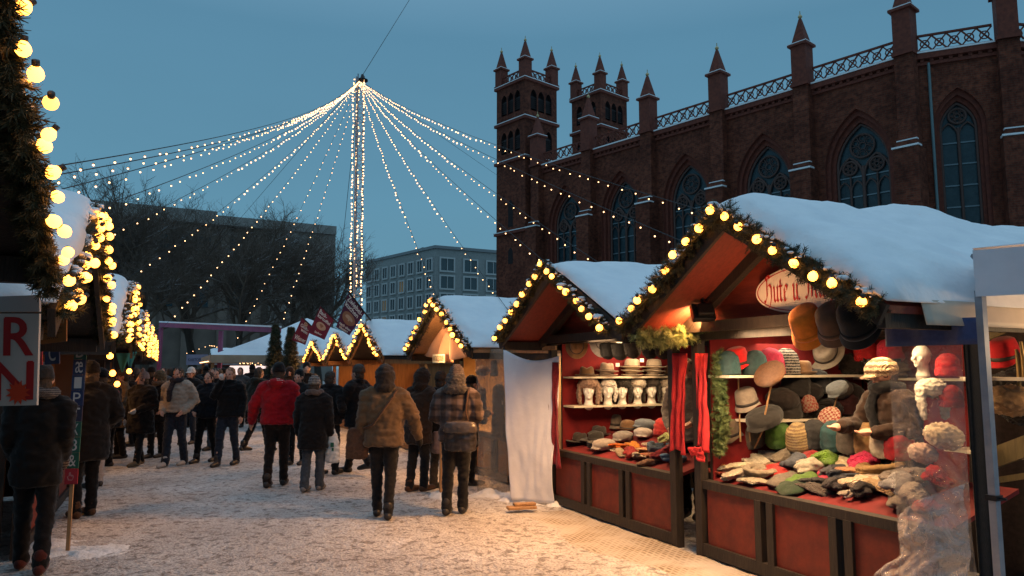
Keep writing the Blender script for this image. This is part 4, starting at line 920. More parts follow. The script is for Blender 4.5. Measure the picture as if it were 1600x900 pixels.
def pyramid_tent(px, py, Y, w, eave, top, label):
    q = at(px, py, Y); t = thing('market_tent', label, 'tent', (q.x, q.y, 0), ROT_R)
    m = MB(); NU = 8
    for k in range(4):
        M = TR(rz=k * PI / 2)
        m.grid(lambda u, v: M @ Vector(((u * 2 - 1) * w / 2 * (1 - v), -w / 2 * (1 - v), eave + (top - eave) * (v - .06 * math.sin(PI * v)))), 10, 10)
    m.build('roof_snow', SNOW, t, weld=True)
    m = MB()
    for k in range(4): M = TR(rz=k * PI / 2); m.box((0, -w / 2 + .01, eave - .12), (w - .03, .02, .24), 0, M)
    m.build('valance', CANVAS, t)
    for sx in (-1, 1):
        for sy in (-1, 1): m = MB(); m.box((sx * (w / 2 - .08), sy * (w / 2 - .08), eave / 2), (.1, .1, eave)); m.build('post', WOOD_WARM, t)
    m = MB(); m.box((0, w / 2 - .4, eave / 2), (w - .4, .05, eave - .1)); m.build('back_wall', WOOD_WARM, t)
    for i in range(12): link('light_bulb', PEARL_ME, t, Vector(((i / 11 - .5) * w * .9, -w / 2 - .04, eave - .2)))
    lamp(q - Vector((0, 0, q.z - eave + .25)), 22, .6, (0, 0, -1), WARM, 175); return t
pyramid_tent(480, 488, 27.0, 6.8, 2.05, at(480, 497, 27).z, 'wide snow covered tent roof behind the fir trees and pink beam')
q = at(333, 541, 36); stall(35.2, 39.0, 2.2, 1, 'far dark stall at the end of the street under a row of small bulbs', 'stalls at the end of the street', .4, 2, 1.8, 2.5, sd=55, th=.1, paint=WOOD_WARM, lining=WOOD_WARM)
gp = [at(292, 552, 33), at(327, 540, 33), at(336, 541, 33), at(352, 549, 33)]
t = thing('light_chain', 'short chain of bulbs along the far gable at the street end', 'light string', gp[0])
for i in range(12):
    f = i / 11 * 3; k = min(2, int(f)); link('light_bulb', PEARL_ME, t, gp[k].lerp(gp[k + 1], f - k) - gp[0])
m = MB(); m.tube([p - gp[0] for p in gp], .01, 4); m.build('cable', WIRE, t)
bp_ = at(308, 562, 30); t = thing('cloth_banner', 'pale lilac banner hanging above the far crowd', 'banner', bp_, ROT_R + .9); m = MB(); m.grid(lambda u, v: Vector(((u - .5) * 1.0, .02 * math.sin(u * 9), (v - .5) * .42)), 12, 4); m.build('banner_cloth', mat('lilac_cloth', (.30, .26, .34), .8, (.26, .22, .3), 6), t)
m = MB(); text_on(m, 'KARTOFFEL', -.4, -.06, .4, .06, lambda x, y, e=0: (x, -.03 - e, y)); m.build('lettering', mat('dark_print', (.06, .05, .08), .8), t)
# lit cones of bulbs on a bright booth
bq = at(392, 600, 25.0); booth = thing('lit_booth', 'small bright white booth carrying glowing bulb cones above the crowd', 'booth', (bq.x, bq.y, 0), ROT_R + .5)
zb = at(392, 571, 25).z
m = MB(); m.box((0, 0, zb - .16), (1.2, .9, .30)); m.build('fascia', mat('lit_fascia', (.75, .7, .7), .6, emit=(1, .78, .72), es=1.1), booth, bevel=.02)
for sx in (-1, 1): m = MB(); m.box((sx * .5, 0, (zb - .32) / 2), (.08, .8, zb - .32)); m.build('post', WOOD_WARM, booth)
m = MB(); m.box((0, 0, .5), (1.1, .7, 1.0)); m.build('counter', WOOD_WARM, booth)
for i, (px, hh) in enumerate(((376, .36), (382, .40), (388, .36), (395, .46), (404, .56))):
    q = at(px, 571, 25.0 + .02 * i); t = thing('bulb_cone', ['slimmest glowing bulb cone at the left end of the bright booth', 'second glowing bulb cone from the left on the bright booth', 'short glowing bulb cone in the middle of the bright booth', 'second tallest glowing bulb cone on the bright booth', 'tallest glowing bulb cone at the right end of the bright booth'][i], 'decoration', (q.x, q.y, zb), 0, 'bulb cones on the bright booth')
    m = MB(); m.lathe([(.07, 0), (.012, hh)], 8); m.build('cone_frame', FIR, t)
    for j in range(16): a = j * 2.4; f = j / 16; link('light_bulb', PEARL_ME, t, Vector((math.cos(a) * .085 * (1 - f * .85), math.sin(a) * .085 * (1 - f * .85), hh * f + .02)))

def stock(s0, s1, v, z, n, group, where, sd):
    """a shelf with small goods along the back of a stall"""
    rs = random.Random(sd); sh_ = thing('goods_shelf', 'wooden shelf with small goods ' + where, 'shelf', sv((s0 + s1) / 2, v, z)); a, b = U * (s0 - (s0 + s1) / 2), U * (s1 - (s0 + s1) / 2)
    m = MB(); m.beam(a, b, .3, .03); m.build('board', WOOD_WARM, sh_)
    for i in range(n):
        p = sv(s0 + (s1 - s0) * (i + .5) / n, v - .02, z + .016); c = rs.choice(((.45, .03, .02), (.5, .3, .08), (.6, .52, .4), (.1, .12, .05), (.25, .1, .04), (.55, .1, .03))); h = rs.uniform(.12, .3); m = MB(); k = rs.randrange(3)
        if k == 0: m.lathe([(.05, 0), (.055, h * .55), (.02, h * .75), (.02, h), (1e-5, h)], 12)
        elif k == 1: m.lathe([(.06, 0), (.085, h * .4), (.07, h * .8), (.075, h * .85), (1e-5, h * .9)], 12)
        else: m.box((0, 0, h / 2), (.17, .12, h)); m.box((0, 0, h + .012), (.18, .13, .024))
        tag(m.build('goods_jar' if k < 2 else 'goods_carton', mat('goods_%d' % (int(c[0] * 100)), c, .45), loc=p, rz=ROT_R, bevel=0 if k < 2 else .006), 'small goods item ' + where, 'goods', group + ' ' + where)
for st, (s0, s1, w) in enumerate(((13.9, 16.4, 'in the onion cake stall'), (16.8, 19.0, 'in the potato flag stall'), (19.7, 22.1, 'in the mulled wine stall'))):
    for j, z in enumerate((1.0, 1.32, 1.62)): stock(s0, s1, 5.6, z, 9, 'goods', w + (', lower shelf', ', middle shelf', ', top shelf')[j], st * 5 + j)
for st, (s0, s1, w) in enumerate(((7.9, 11.2, 'in the third left stall'), (12.7, 15.8, 'in the fourth left stall'))):
    for j, z in enumerate((1.12, 1.5)): stock(s0, s1, -1.75, z, 12, 'goods', w + (', lower shelf', ', top shelf')[j], 40 + st * 5 + j)
# ================================================================ people
def loft(mb, rings, n=20):
    """rings of (z, rx, ry, cx, cy) from bottom to top, closed"""
    vs, fs = [], []
    for z, rx, ry, cx, cy in rings:
        for k in range(n):
            a = 2 * PI * k / n; e = .85
            c, s_ = math.cos(a), math.sin(a)
            vs.append((cx + rx * math.copysign(abs(c) ** e, c), cy + ry * math.copysign(abs(s_) ** e, s_), z))
    for i in range(len(rings) - 1):
        for k in range(n): a, b = i * n + k, i * n + (k + 1) % n; fs.append((a, b, b + n, a + n))
    fs += [tuple(range(n))[::-1], tuple(range(len(vs) - n, len(vs)))]
    mb.add(vs, fs, 0, True)
ARMS = {'tight': ((.205, -.04, 1.12), (.18, .10, .92)), 'down': ((.245, -.03, 1.11), (.255, .05, .86)), 'pocket': ((.29, -.09, 1.12), (.19, .12, .95)), 'front': ((.25, .02, 1.13), (.10, .27, 1.12)), 'fwd': ((.24, .08, 1.12), (.22, .27, .97)),
        'back': ((.24, -.13, 1.13), (.25, -.12, .88)), 'face': ((.22, .14, 1.2), (.07, .19, 1.46)), 'reach': ((.24, .16, 1.16), (.12, .42, 1.15)), 'out': ((.33, .0, 1.12), (.38, .1, .9)), 'belly': ((.27, -.02, 1.12), (.08, .20, 1.02))}
def hand(mb, w, e, side, fat=1.0):
    """palm, four unequal bent fingers and a thumb, continuing the forearm"""
    d = (Vector(w) - Vector(e)).normalized(); fwd = Vector((0, 1, 0)); x = (fwd - d * fwd.dot(d)).normalized(); n = d.cross(x) * side
    w = Vector(w); mb.solid_tube([w - d * .03, w + d * .02, w + d * .085], [.026 * fat, .034 * fat, .034 * fat], 8)
    for i, L in enumerate((.062, .074, .070, .052)):
        b = w + d * .085 + x * (.033 - i * .022); c = b + d * L * .55 + n * .006; t = c + d * L * .4 + n * (-.022) * 1.0
        mb.solid_tube([b - d * .02, c, t], [.0095 * fat, .009 * fat, .0078 * fat], 6)
    b = w + d * .03 + x * .03; mb.solid_tube([b, b + x * .03 + d * .03, b + x * .034 + d * .062], [.0125 * fat, .0115 * fat, .009 * fat], 6)
def person(label, px, fy, H, head, coat, trous, hat=('beanie', None), arms=('down', 'down'), stride=.1, hem=.78, bulk=1.0, shoe=None, face=True, hair=HAIR, hood=None, scarf=None, turn=0, glove=None, lean=0, wide_leg=1.0, puff=0, pos=None, lift=0, vox=.011, group=None, name='person', skirt=1.0):
    p = on_z(px, fy) if pos is None else Vector(pos)
    s = H / 1.70; root = thing(name, label, 'person', (p.x, p.y, p.z if pos is not None else 0), R(head), group); root.scale = (s, s, s)
    L = lambda z: lean * max(0, z - .85)                                         # forward lean above the hips
    def pt(q): return Vector((q[0], q[1] + L(q[2]), q[2]))
    A = []
    for sd, nm in zip((-1, 1), arms):
        e, w = ARMS[nm]; A.append((Vector((sd * .185, 0 + L(1.39), 1.385)), pt((sd * e[0], e[1], e[2])), pt((sd * w[0], w[1], w[2]))))
    legs = []
    for sd in (-1, 1):
        f = stride * sd; lf = lift if (lift and sd * stride < 0) else 0
        jx = rnd.uniform(-.015, .02); legs.append((Vector((sd * .082, 0, .90)), Vector((sd * .088 + jx * .5, f * .45 + .03 + lf * .35, .48 + lf * .25)), Vector((sd * .082 + jx, f - lf * .5, .09 + lf)), lf))
    hx = Matrix.Translation(Vector((0, L(1.5), 1.47))) @ Matrix.Rotation(R(turn), 4, 'Z') @ Matrix.Rotation(-.12 - lean * .35, 4, 'X')
    # -- body
    b = MB()
    b.ball((0, -.008, .125), 1, 14, 10, 0, hx, (.077, .095, .105)); b.ball((0, .03, .065), 1, 12, 8, 0, hx, (.056, .062, .062)); b.solid_tube([(0, .088, .135), (0, .108, .105), (0, .114, .092)], [.010, .013, .015], 8, hx)
    b.ball((0, .062, .142), 1, 10, 6, 0, hx, (.055, .03, .016)); b.ball((0, .082, .062), 1, 8, 6, 0, hx, (.024, .014, .009)); b.ball((0, .078, .028), 1, 8, 6, 0, hx, (.022, .018, .018))
    for sd in (-1, 1): b.ball((sd * .078, -.005, .11), 1, 8, 6, 0, hx, (.012, .02, .032)); b.ball((sd * .04, .068, .09), 1, 8, 6, 0, hx, (.022, .02, .022))
    b.solid_tube([(0, -.01 + L(1.38), 1.36), (0, L(1.45), 1.45), (0, .005 + L(1.53), 1.54)], [.06, .053, .052], 12)
    loft(b, [(.84, .06, .05, 0, 0), (.88, .14, .09, 0, 0), (1.05, .12, .085, 0, L(1.05)), (1.28, .15, .10, 0, L(1.28)), (1.38, .13, .07, 0, L(1.38)), (1.42, .05, .05, 0, L(1.4))])
    for (sh, el, wr), sd in zip(A, (-1, 1)): b.solid_tube([sh, el, wr], [.05, .04, .03], 8); hand(b, wr, el, sd)
    for hp, kn, an, lf in legs: b.solid_tube([hp, kn, an], [.075, .055, .04], 8); b.solid_tube([an + Vector((0, -.03, -.04)), an + Vector((0, .12, -.05 - lf * .1))], [.03, .026], 8)
    union(b, 'body', SKIN if face is not True else SKIN_RED, vox, 3, root)
    if face:
        for sd in (-1, 1):
            e = MB(); e.ball((sd * .031, .077, .115), .0115, 8, 6, 0, hx, (1.2, .7, .8)); e.build('eye', mat('eye_dark', (.02, .015, .012), .2), root)
        e = MB(); e.ball((0, .094, .062), 1, 8, 6, 0, hx, (.021, .006, .005)); e.build('mouth', mat('lips', (.28, .09, .07), .5), root)
    # -- hair
    hm = MB(); hm.ball((0, -.02, .135), 1, 14, 10, 0, hx, (.086, .096, .104)); hm.ball((0, -.045, .07), 1, 12, 8, 0, hx, (.08, .062, .09)); union(hm, 'hair', hair, .012, 1, root, .012, .028)
    # -- trousers
    t = MB(); loft(t, [(.80, .10, .08, 0, 0), (.84, .155, .115, 0, -.005), (.93, .165, .12, 0, -.01), (1.0, .15, .105, 0, 0)])
    for hp, kn, an, lf in legs: t.solid_tube([hp, hp.lerp(kn, .5) + Vector((0, .01, 0)), kn, kn.lerp(an, .5) - Vector((0, .012, 0)), an + Vector((0, -.012, -.02))], [.102, .088, .072, .064 * wide_leg, .062 * wide_leg], 12)
    union(t, 'trousers', trous, .016, 4, root, .013, .085)
    sh = shoe or mat('black_boot', (.018, .015, .014), .5, (.03, .026, .024), 20)
    for hp, kn, an, lf in legs:
        m = MB(); tip = Vector((0, .19, -.055 - lf * .35)); m.solid_tube([an + Vector((0, -.012, .07)), an + Vector((0, -.005, 0))], [.055, .05], 10)
        m.solid_tube([an + Vector((0, -.052, -.045)), an + Vector((0, .06, -.045 - lf * .12)), an + tip], [.048, .048, .036], 10, None, (1, 1)); union(m, 'boot', sh, .012, 3, root)
    # -- coat
    c = MB(); k = bulk; hb = hem
    rings = [(hb, .15 * k * skirt, .115 * k * skirt, 0, -.005), (hb + .015, .195 * k * skirt, .15 * k * skirt, 0, -.005)]
    if hb < .88: rings.append((.90, .195 * k, .15 * k, 0, -.005))
    rings += [(1.04, .178 * k, .135 * k, 0, L(1.04)), (1.22, .198 * k, .14 * k, 0, .0 + L(1.22)), (1.35, .185 * k, .12 * k, 0, L(1.35)), (1.42, .115, .09, 0, L(1.42)), (1.475, .075, .075, 0, L(1.46)), (1.49, .05, .05, 0, L(1.47))]
    loft(c, rings, 24)
    for (S, E, W), sd in zip(A, (-1, 1)): c.solid_tube([S - Vector((sd * .05, 0, -.005)), S + Vector((sd * .012, 0, -.03)), S.lerp(E, .55), E, E.lerp(W, .5), W], [.085 * k, .088 * k, .078 * k, .070 * k, .064 * k, .052 * k], 12)
    if hood in ('down', 'fur'): c.ball((0, -.10 + L(1.44), 1.435), 1, 14, 8, 0, None, (.135, .085, .075)); c.solid_tube([(-.11, -.03 + L(1.44), 1.43), (-.085, .055 + L(1.44), 1.42), (.085, .055 + L(1.44), 1.42), (.11, -.03 + L(1.44), 1.43)], .042, 10)
    else: c.solid_tube([(.085 * math.cos(q), .08 * math.sin(q) + L(1.46), 1.465) for q in [2 * PI * i / 12 for i in range(13)]], .032, 8)
    co_ = union(c, 'coat', coat, .015, 4, root, .015 + puff, .085)
    if glove is not None:
        for (S, E, W), sd in zip(A, (-1, 1)): m = MB(); hand(m, W, E, sd, 1.35); union(m, 'glove', glove, .008, 2, root)
    # -- neck and head wear
    if scarf is not None:
        m = MB(); m.solid_tube([(.10 * math.cos(q), .095 * math.sin(q) + L(1.46), 1.475 + .01 * math.sin(3 * q)) for q in [2 * PI * i / 14 for i in range(15)]], .048, 10)
        m.solid_tube([(.03, .10 + L(1.4), 1.45), (.045, .155 * k + L(1.3), 1.30), (.04, .165 * k + L(1.1), 1.14)], [.04, .045, .04], 8, None, (1.4, .6)); union(m, 'scarf', scarf, .012, 3, root, .008, .05)
    hk, hm_ = hat
    if hk:
        m = MB()
        if hk in ('beanie', 'pompom', 'cap'):
            m.lathe([(.1, .125), (.108, .14), (.106, .165), (.101, .175), (.098, .20), (.083, .235), (.05, .262), (.02, .27), (1e-4, .272)], 18, 0, hx @ TR((0, -.014, -.004), rx=.12), True, .86, 1.02)
            if hk == 'pompom': m.ball((0, -.03, .29), .036, 10, 8, 0, hx)
            if hk == 'cap': m.ball((0, .10, .152), 1, 12, 6, 0, hx, (.07, .062, .012))
            union(m, 'hat', hm_, .011, 2, root, .005, .035)
        elif hk in ('hood', 'furhood'):
            m.ball((0, -.03, .12), 1, 16, 12, 0, hx, (.118, .125, .15)); m.ball((0, -.05, .0), 1, 12, 8, 0, hx, (.13, .1, .08)); union(m, 'hood', hm_, .013, 3, root, .014 if hk == 'furhood' else .013, .05)
        elif hk == 'fur':
            m.ball((0, -.012, .19), 1, 16, 10, 0, hx, (.115, .125, .075)); union(m, 'hat', hm_, .011, 2, root, .014, .03)
    return root
def MW(o, q):
    M = Matrix.Translation(o.location) @ Matrix.Rotation(o.rotation_euler.z, 4, 'Z') @ Matrix.Diagonal((*o.scale, 1)); return M @ Vector(q)
BLK = cloth('black', (.007, .0066, .0075)); CHAR = cloth('charcoal', (.014, .013, .014)); DKBROWN = cloth('dark_brown', (.026, .015, .010)); DKGREEN = cloth('dark_olive', (.018, .018, .012)); NAVY = cloth('navy', (.008, .010, .016))
JEANS = cloth('blue_jeans', (.020, .027, .042), .55); GREYJ = cloth('grey_jeans', (.06, .073, .092), .65); TROU = cloth('brown_trousers', (.022, .014, .011)); BEIGE = cloth('beige_jacket', (.36, .30, .24), .8); TAN = cloth('tan_coat', (.115, .070, .038), .78); REDJ = cloth('red_jacket', (.33, .006, .012), .75)
WHITE_K = cloth('white_wool', (.6, .56, .52), .8); FURG = cloth('grey_fur', (.11, .092, .08), .5, .9, 60); FURB = cloth('brown_fur', (.14, .10, .07), .5, .9, 60); PINKK = knit('pinkish_grey', (.34, .25, .24)); BROWNB = cloth('brown_leather', (.09, .045, .025)); TANB = cloth('tan_boot', (.19, .13, .075))
def plaid():
    m = cloth('plaid', (.10, .085, .08)); nt = m.node_tree; b = nt.nodes['Principled BSDF']; tc = nt.nodes.new('ShaderNodeTexCoord'); cur = None
    for ax in ('X', 'Z'):
        w = nt.nodes.new('ShaderNodeTexWave'); w.bands_direction = ax; w.inputs['Scale'].default_value = 2.3; w.inputs['Distortion'].default_value = .6; nt.links.new(tc.outputs['Object'], w.inputs[0])
        r = nt.nodes.new('ShaderNodeValToRGB'); r.color_ramp.elements[0].position = .35; r.color_ramp.elements[0].color = (.45, .42, .42, 1); r.color_ramp.elements[1].position = .7; r.color_ramp.elements[1].color = (1, .95, .93, 1); nt.links.new(w.outputs['Fac'], r.inputs[0])
        if cur is None: cur = r.outputs[0]
        else:
            mx = nt.nodes.new('ShaderNodeMix'); mx.data_type = 'RGBA'; mx.blend_type = 'MULTIPLY'; mx.inputs[0].default_value = 1; nt.links.new(cur, mx.inputs[6]); nt.links.new(r.outputs[0], mx.inputs[7]); cur = mx.outputs[2]
    mx = nt.nodes.new('ShaderNodeMix'); mx.data_type = 'RGBA'; mx.blend_type = 'MULTIPLY'; mx.inputs[0].default_value = 1; mx.inputs[6].default_value = (.15, .115, .10, 1); nt.links.new(cur, mx.inputs[7]); nt.links.new(mx.outputs[2], b.inputs['Base Color']); return m
STRIPED = knit('striped', (.03, .03, .035), (.55, .53, .5), 60); RW = knit('red_white', (.45, .015, .02), (.7, .62, .6), 45)
# the strollers nearest the camera, seen from behind
pr = person('person in bright red jacket with white striped red hood, seen from behind', 430, 760, 1.70, 4, REDJ, TROU, ('beanie', BLK), ('out', 'down'), .12, .86, 1.22, face=False, hood='down')
m = MB(); m.ball((0, -.115, 1.455), 1, 14, 8, 0, None, (.118, .06, .052)); union(m, 'hood_lining', RW, .012, 3, pr, .006, .05)
pk = person('person in knee length black coat and striped knit beanie, seen from behind', 487, 767, 1.52, -6, BLK, GREYJ, ('beanie', STRIPED), ('down', 'down'), .09, .62, 1.12, face=False, shoe=mat('grey_shoe', (.16, .15, .15), .6), scarf=cloth('grey_scarf', (.12, .09, .08)), wide_leg=1.15, skirt=1.1)
pt_ = person('person in quilted tan coat with dark hood and shoulder strap, walking away', 598, 809, 1.66, 5, TAN, CHAR, ('hood', cloth('dark_fleece', (.028, .022, .02))), ('down', 'out'), -.11, .80, 1.18, face=False, puff=.003, wide_leg=.95, glove=BLK, skirt=1.06)
pq = person('person in plaid jacket with grey fur hood and pompom hat, seen from behind', 712, 803, 1.66, -8, plaid(), CHAR, ('beanie', knit('brown_white', (.07, .03, .018), (.3, .24, .2), 60)), ('belly', 'belly'), .07, .83, 1.08, face=False)
m = MB(); m.ball((0, -.055, 1.545), 1, 16, 12, 0, None, (.125, .10, .105)); m.ball((0, -.09, 1.45), 1, 12, 8, 0, None, (.15, .085, .07)); union(m, 'fur_hood', FURG, .012, 3, pq, .018, .03)
pd = person('person in dark brown hooded coat and brown shoes at the fabric hung stall', 652, 768, 1.62, -35, DKBROWN, CHAR, ('hood', DKBROWN), ('pocket', 'front'), .06, .66, 1.1, face=False, shoe=BROWNB, lean=.12)
person('person in brown beanie half hidden between the brown coat and the plaid jacket', 686, 764, 1.58, -25, CHAR, cloth('grey_trousers', (.07, .055, .045)), ('beanie', knit('chestnut', (.10, .055, .03))), ('front', 'front'), .03, .78, 1.05, face=False, lean=.05)
person('person in black at the clear plastic sheet, right of the plaid jacket', 731, 758, 1.52, -70, BLK, BLK, ('beanie', BLK), ('front', 'front'), .04, .6, 1.1, face=False, lean=.1)
person('person in black coat striding left past the brown stalls', 556, 741, 1.68, 62, BLK, CHAR, ('beanie', HAIR), ('fwd', 'back'), .26, .74, 1.12, face=False, lift=.12)
person('person in black jacket with pale shoulder flash behind the striped beanie', 512, 742, 1.60, -18, BLK, CHAR, (None, None), ('pocket', 'pocket'), .08, .82, 1.12, face=False)
person('person with bare face in dark clothes between red jacket and striped beanie', 463, 726, 1.60, 172, CHAR, BLK, ('beanie', BLK), ('pocket', 'pocket'), .06, .75, 1.05)
person('person in dark olive coat striding away left of the red jacket', 400, 707, 1.66, -28, DKGREEN, BLK, (None, None), ('pocket', 'down'), .24, .80, 1.15, face=False, lift=.06, hood='down')
# walking towards the camera
person('person in black jacket holding a white tissue to the face, auburn hair', 354, 727, 1.66, 176, BLK, JEANS, (None, None), ('down', 'face'), .17, .84, 1.1, hair=HAIR_RED)
person('person in black jacket with pale collar panel, short brown hair', 321, 722, 1.58, 172, NAVY, BLK, (None, None), ('down', 'pocket'), .17, .82, 1.08, hair=cloth('brown_hair', (.06, .03, .02)))
person('person in light beige zipped jacket with dark scarf and jeans', 272, 728, 1.66, 174, BEIGE, JEANS, (None, None), ('pocket', 'pocket'), .17, .92, 1.16, shoe=mat('pale_sneaker', (.35, .33, .31), .6), scarf=cloth('dark_scarf', (.03, .025, .03)), wide_leg=1.1)
person('person in long dark puffer coat and pinkish pompom beanie, walking near the left stalls', 216, 727, 1.56, 168, cloth('dark_puffer', (.013, .0095, .008)), CHAR, ('pompom', PINKK), ('belly', 'down'), -.15, .58, 1.2, shoe=TANB, puff=.004, turn=-32, skirt=1.1, glove=WHITE_K)
person('person in olive hood with fur collar behind the beige jacket', 243, 715, 1.58, 170, BLK, BLK, ('hood', cloth('olive_hood', (.10, .08, .05))), ('pocket', 'pocket'), .07, .7, 1.06, scarf=FURB, turn=-25)
person('person in white cap behind the shoulder of the beige jacket', 293, 694, 1.64, 178, CHAR, JEANS, ('cap', WHITE_K), ('pocket', 'pocket'), .06, .8, 1.08)
person('person in dark clothes just behind the two black jackets', 336, 703, 1.64, 165, CHAR, GREYJ, (None, None), ('pocket', 'pocket'), .08, .76, 1.05)
# customers at the left stalls
ph = person('person in black parka and dark wool hat carrying the letter board at left edge', 46, 893, 1.66, 22, cloth('black_parka', (.006, .0055, .0055)), BLK, ('beanie', cloth('dark_wool', (.03, .024, .02))), ('tight', 'tight'), -.14, .70, .98, shoe=cloth('red_brown_boot', (.07, .016, .012), .8), face=False, scarf=knit('speckled', (.05, .045, .045), (.25, .22, .2), 80), glove=knit('patterned_glove', (.06, .03, .025), (.25, .2, .16), 60))
person('person in long black coat standing behind the letter board', 128, 808, 1.70, 50, BLK, BLK, ('beanie', BLK), ('down', 'pocket'), .05, .62, 1.2, shoe=BROWNB, face=False)
person('person in red jacket and pale trousers at the second left stall', 147, 762, 1.62, 60, cloth('dull_red', (.30, .02, .03)), cloth('pale_trousers', (.42, .36, .33), .8), ('beanie', BLK), ('front', 'front'), .08, .85, 1.1, face=False)
person('person in light brown fur coat beside the third left stall', 186, 716, 1.60, 120, cloth('fox_fur', (.2, .12, .06), .5, .9, 50), BLK, ('fur', FURB), ('front', 'front'), .05, .6, 1.2, face=True)
person('person in dark coat leaning to the counter of the third left stall', 168, 728, 1.58, 80, CHAR, BLK, ('beanie', BLK), ('reach', 'front'), .08, .7, 1.1, face=False, lean=.12)
person('person in dark coat with grey hat at the fourth left stall', 205, 697, 1.62, 95, DKBROWN, BLK, ('beanie', cloth('mid_grey', (.12, .11, .11))), ('front', 'front'), .05, .7, 1.1)
# sellers
sp1 = sv(6.28, 4.98, 0); person('seller in grey brown sweater standing behind the two red scarves', 0, 0, 1.62, 150, cloth('taupe_sweater', (.15, .12, .10)), BLK, (None, None), ('belly', 'pocket'), 0, .8, 1.0, pos=(sp1.x, sp1.y, .12))
sp2 = at(1408, 600, 5.95); ps = person('seller in dark brown jacket and striped cream cap bending over the hats', 0, 0, 1.66, 100, cloth('brown_jacket', (.032, .016, .010), .7), BLK, (None, None), ('front', 'reach'), 0, .8, 1.08, pos=(sp2.x, sp2.y, .06), lean=.22, scarf=cloth('black_scarf', (.012, .012, .014)))
m = MB(); hx = Matrix.Translation(Vector((0, .16, 1.45))) @ Matrix.Rotation(-.25, 4, 'X')
m.lathe([(.112, .12), (.125, .145), (.128, .17), (.118, .205), (.085, .24), (.04, .262), (1e-4, .268)], 20, 0, hx @ TR((0, -.01, 0), rx=.1), True, .95, 1.08); m.ball((0, .10, .135), 1, 12, 6, 0, hx, (.085, .07, .013)); union(m, 'hat', knit('cream_striped_cap', (.60, .45, .28), (.20, .12, .07), 30), .009, 2, ps, .004, .05)
# the far crowd, shoulder to shoulder
FC = 'far crowd at the end of the street'
far = [person('dark figure in thick winter clothes in the far crowd', 300, 668, 1.66, 170, CHAR, BLK, (None, None), ('pocket', 'pocket'), .06, .75, 1.1, group=FC, vox=.018), person('far figure seen from behind in a black coat and hat', 318, 660, 1.68, 10, BLK, BLK, ('beanie', BLK), ('pocket', 'down'), .08, .7, 1.15, face=False, group=FC, vox=.018),
       person('far figure in a brown coat among the crowd', 345, 664, 1.62, 150, DKBROWN, CHAR, ('hood', DKBROWN), ('pocket', 'pocket'), .05, .65, 1.12, group=FC, vox=.018), person('far figure in a dull grey jacket walking with the crowd', 372, 668, 1.66, 185, cloth('dull_grey', (.09, .085, .085)), BLK, (None, None), ('pocket', 'pocket'), .1, .82, 1.1, group=FC, vox=.018)]
rr = random.Random(8)
def copy_person(src, px, fy, rz):
    q = on_z(px, fy); c = copy_to(src, None, (q.x, q.y, 0)); c.rotation_euler.z = R(rz); f = rr.uniform(.96, 1.05) * src.scale[0]; c.scale = (f, f, f)
    for ch in list(src.children): copy_to(ch, c)
    return c
for i, (px, fy) in enumerate(((262, 668), (278, 655), (292, 648), (309, 645), (326, 650), (338, 642), (356, 655), (364, 643), (382, 652), (391, 662), (410, 660), (250, 676), (424, 668), (232, 684), (300, 637), (348, 636), (330, 672), (376, 641), (440, 664), (400, 646), (268, 643), (476, 690), (450, 676))): copy_person(far[i % 4], px, fy, rr.choice((170, 10, 150, 190, 200, -20)))
# ---- bags and things carried
def bag_on(name, label, P, w, h, d, material, rz, handle=None, flap=None):
    t = thing(name, label, 'bag', P, rz); m = MB()
    m.lathe([(.35, 0), (.48, .04), (.5, .3), (.48, .7), (.42, .95), (.3, 1.0)], 16, 0, TR((0, 0, 0), sc=(w, d, h))); m2 = union(m, 'pouch', material, .012, 3, t, .008, .07)
    if flap: f = MB(); f.lathe([(.51, .62), (.52, .8), (.46, .98), (.2, 1.03), (1e-4, 1.04)], 16, 0, TR((0, -.012, 0), sc=(w, d * 1.1, h))); union(f, 'flap', flap, .012, 2, t, .005, .05)
    if handle: f = MB(); f.tube([Vector(q) - Vector(P) for q in handle], .012, 6, 0, Matrix.Rotation(-rz, 4, 'Z')); f.build('strap', material if not flap else BROWNB, t)
    return t
q = MW(pq, (.09, -.2, .80)); bag_on('shoulder_bag', 'shiny black shoulder bag with pale flap on the plaid jacket', q - Vector((0, 0, .06)), .38, .33, .17, mat('glossy_black_leather', (.02, .016, .015), .22, (.05, .04, .035), 10, .7, 16), R(-8), [q + Vector((.10, 0, .2)), MW(pq, (.14, -.155, 1.2)), MW(pq, (.16, -.10, 1.42)), MW(pq, (.10, .05, 1.45))], mat('silver_grey_leather', (.075, .06, .052), .22, bump=.5, bscale=20))
q = MW(pt_, (-.30, -.02, .66)); bag_on('tote_bag', 'brown cloth tote bag hanging beside the tan coat', q, .26, .34, .10, cloth('brown_tote', (.10, .05, .03)), R(5), [q + Vector((.02, 0, .32)), MW(pt_, (-.12, -.175, 1.05)), MW(pt_, (.1, -.165, 1.36)), MW(pt_, (.15, -.02, 1.47))])
q = MW(pk, (.29, .06, .42)); cb = thing('carrier_bag', 'white plastic carrier bag with small green print hanging from a hand', 'bag', q, R(-12)); m = MB(); m.lathe([(.3, -.02), (.46, .03), (.44, .3), (.36, .62), (.16, .92), (.06, 1.0)], 16, 0, TR(sc=(.24, .13, .46)))
union(m, 'pouch', mat('white_carrier_plastic', (.68, .67, .63), .35, (.6, .58, .55), 5, .5, 14, bdist=.02), .011, 2, cb, .014, .06)
m = MB(); m.box((.02, -.064, .24), (.05, .006, .06), 0); m.box((.03, -.064, .18), (.03, .005, .04), 0); m.build('green_print', mat('green_ink', (.02, .12, .07), .6), cb, bevel=.002)
q = MW(pd, (.22, .2, .52)); bag_on('carrier_bag', 'greyish pink carrier bag held by the dark brown coat', q, .24, .3, .13, mat('pinkish_plastic', (.32, .2, .16), .4, (.25, .15, .12), 6, .5, 14), R(-30))
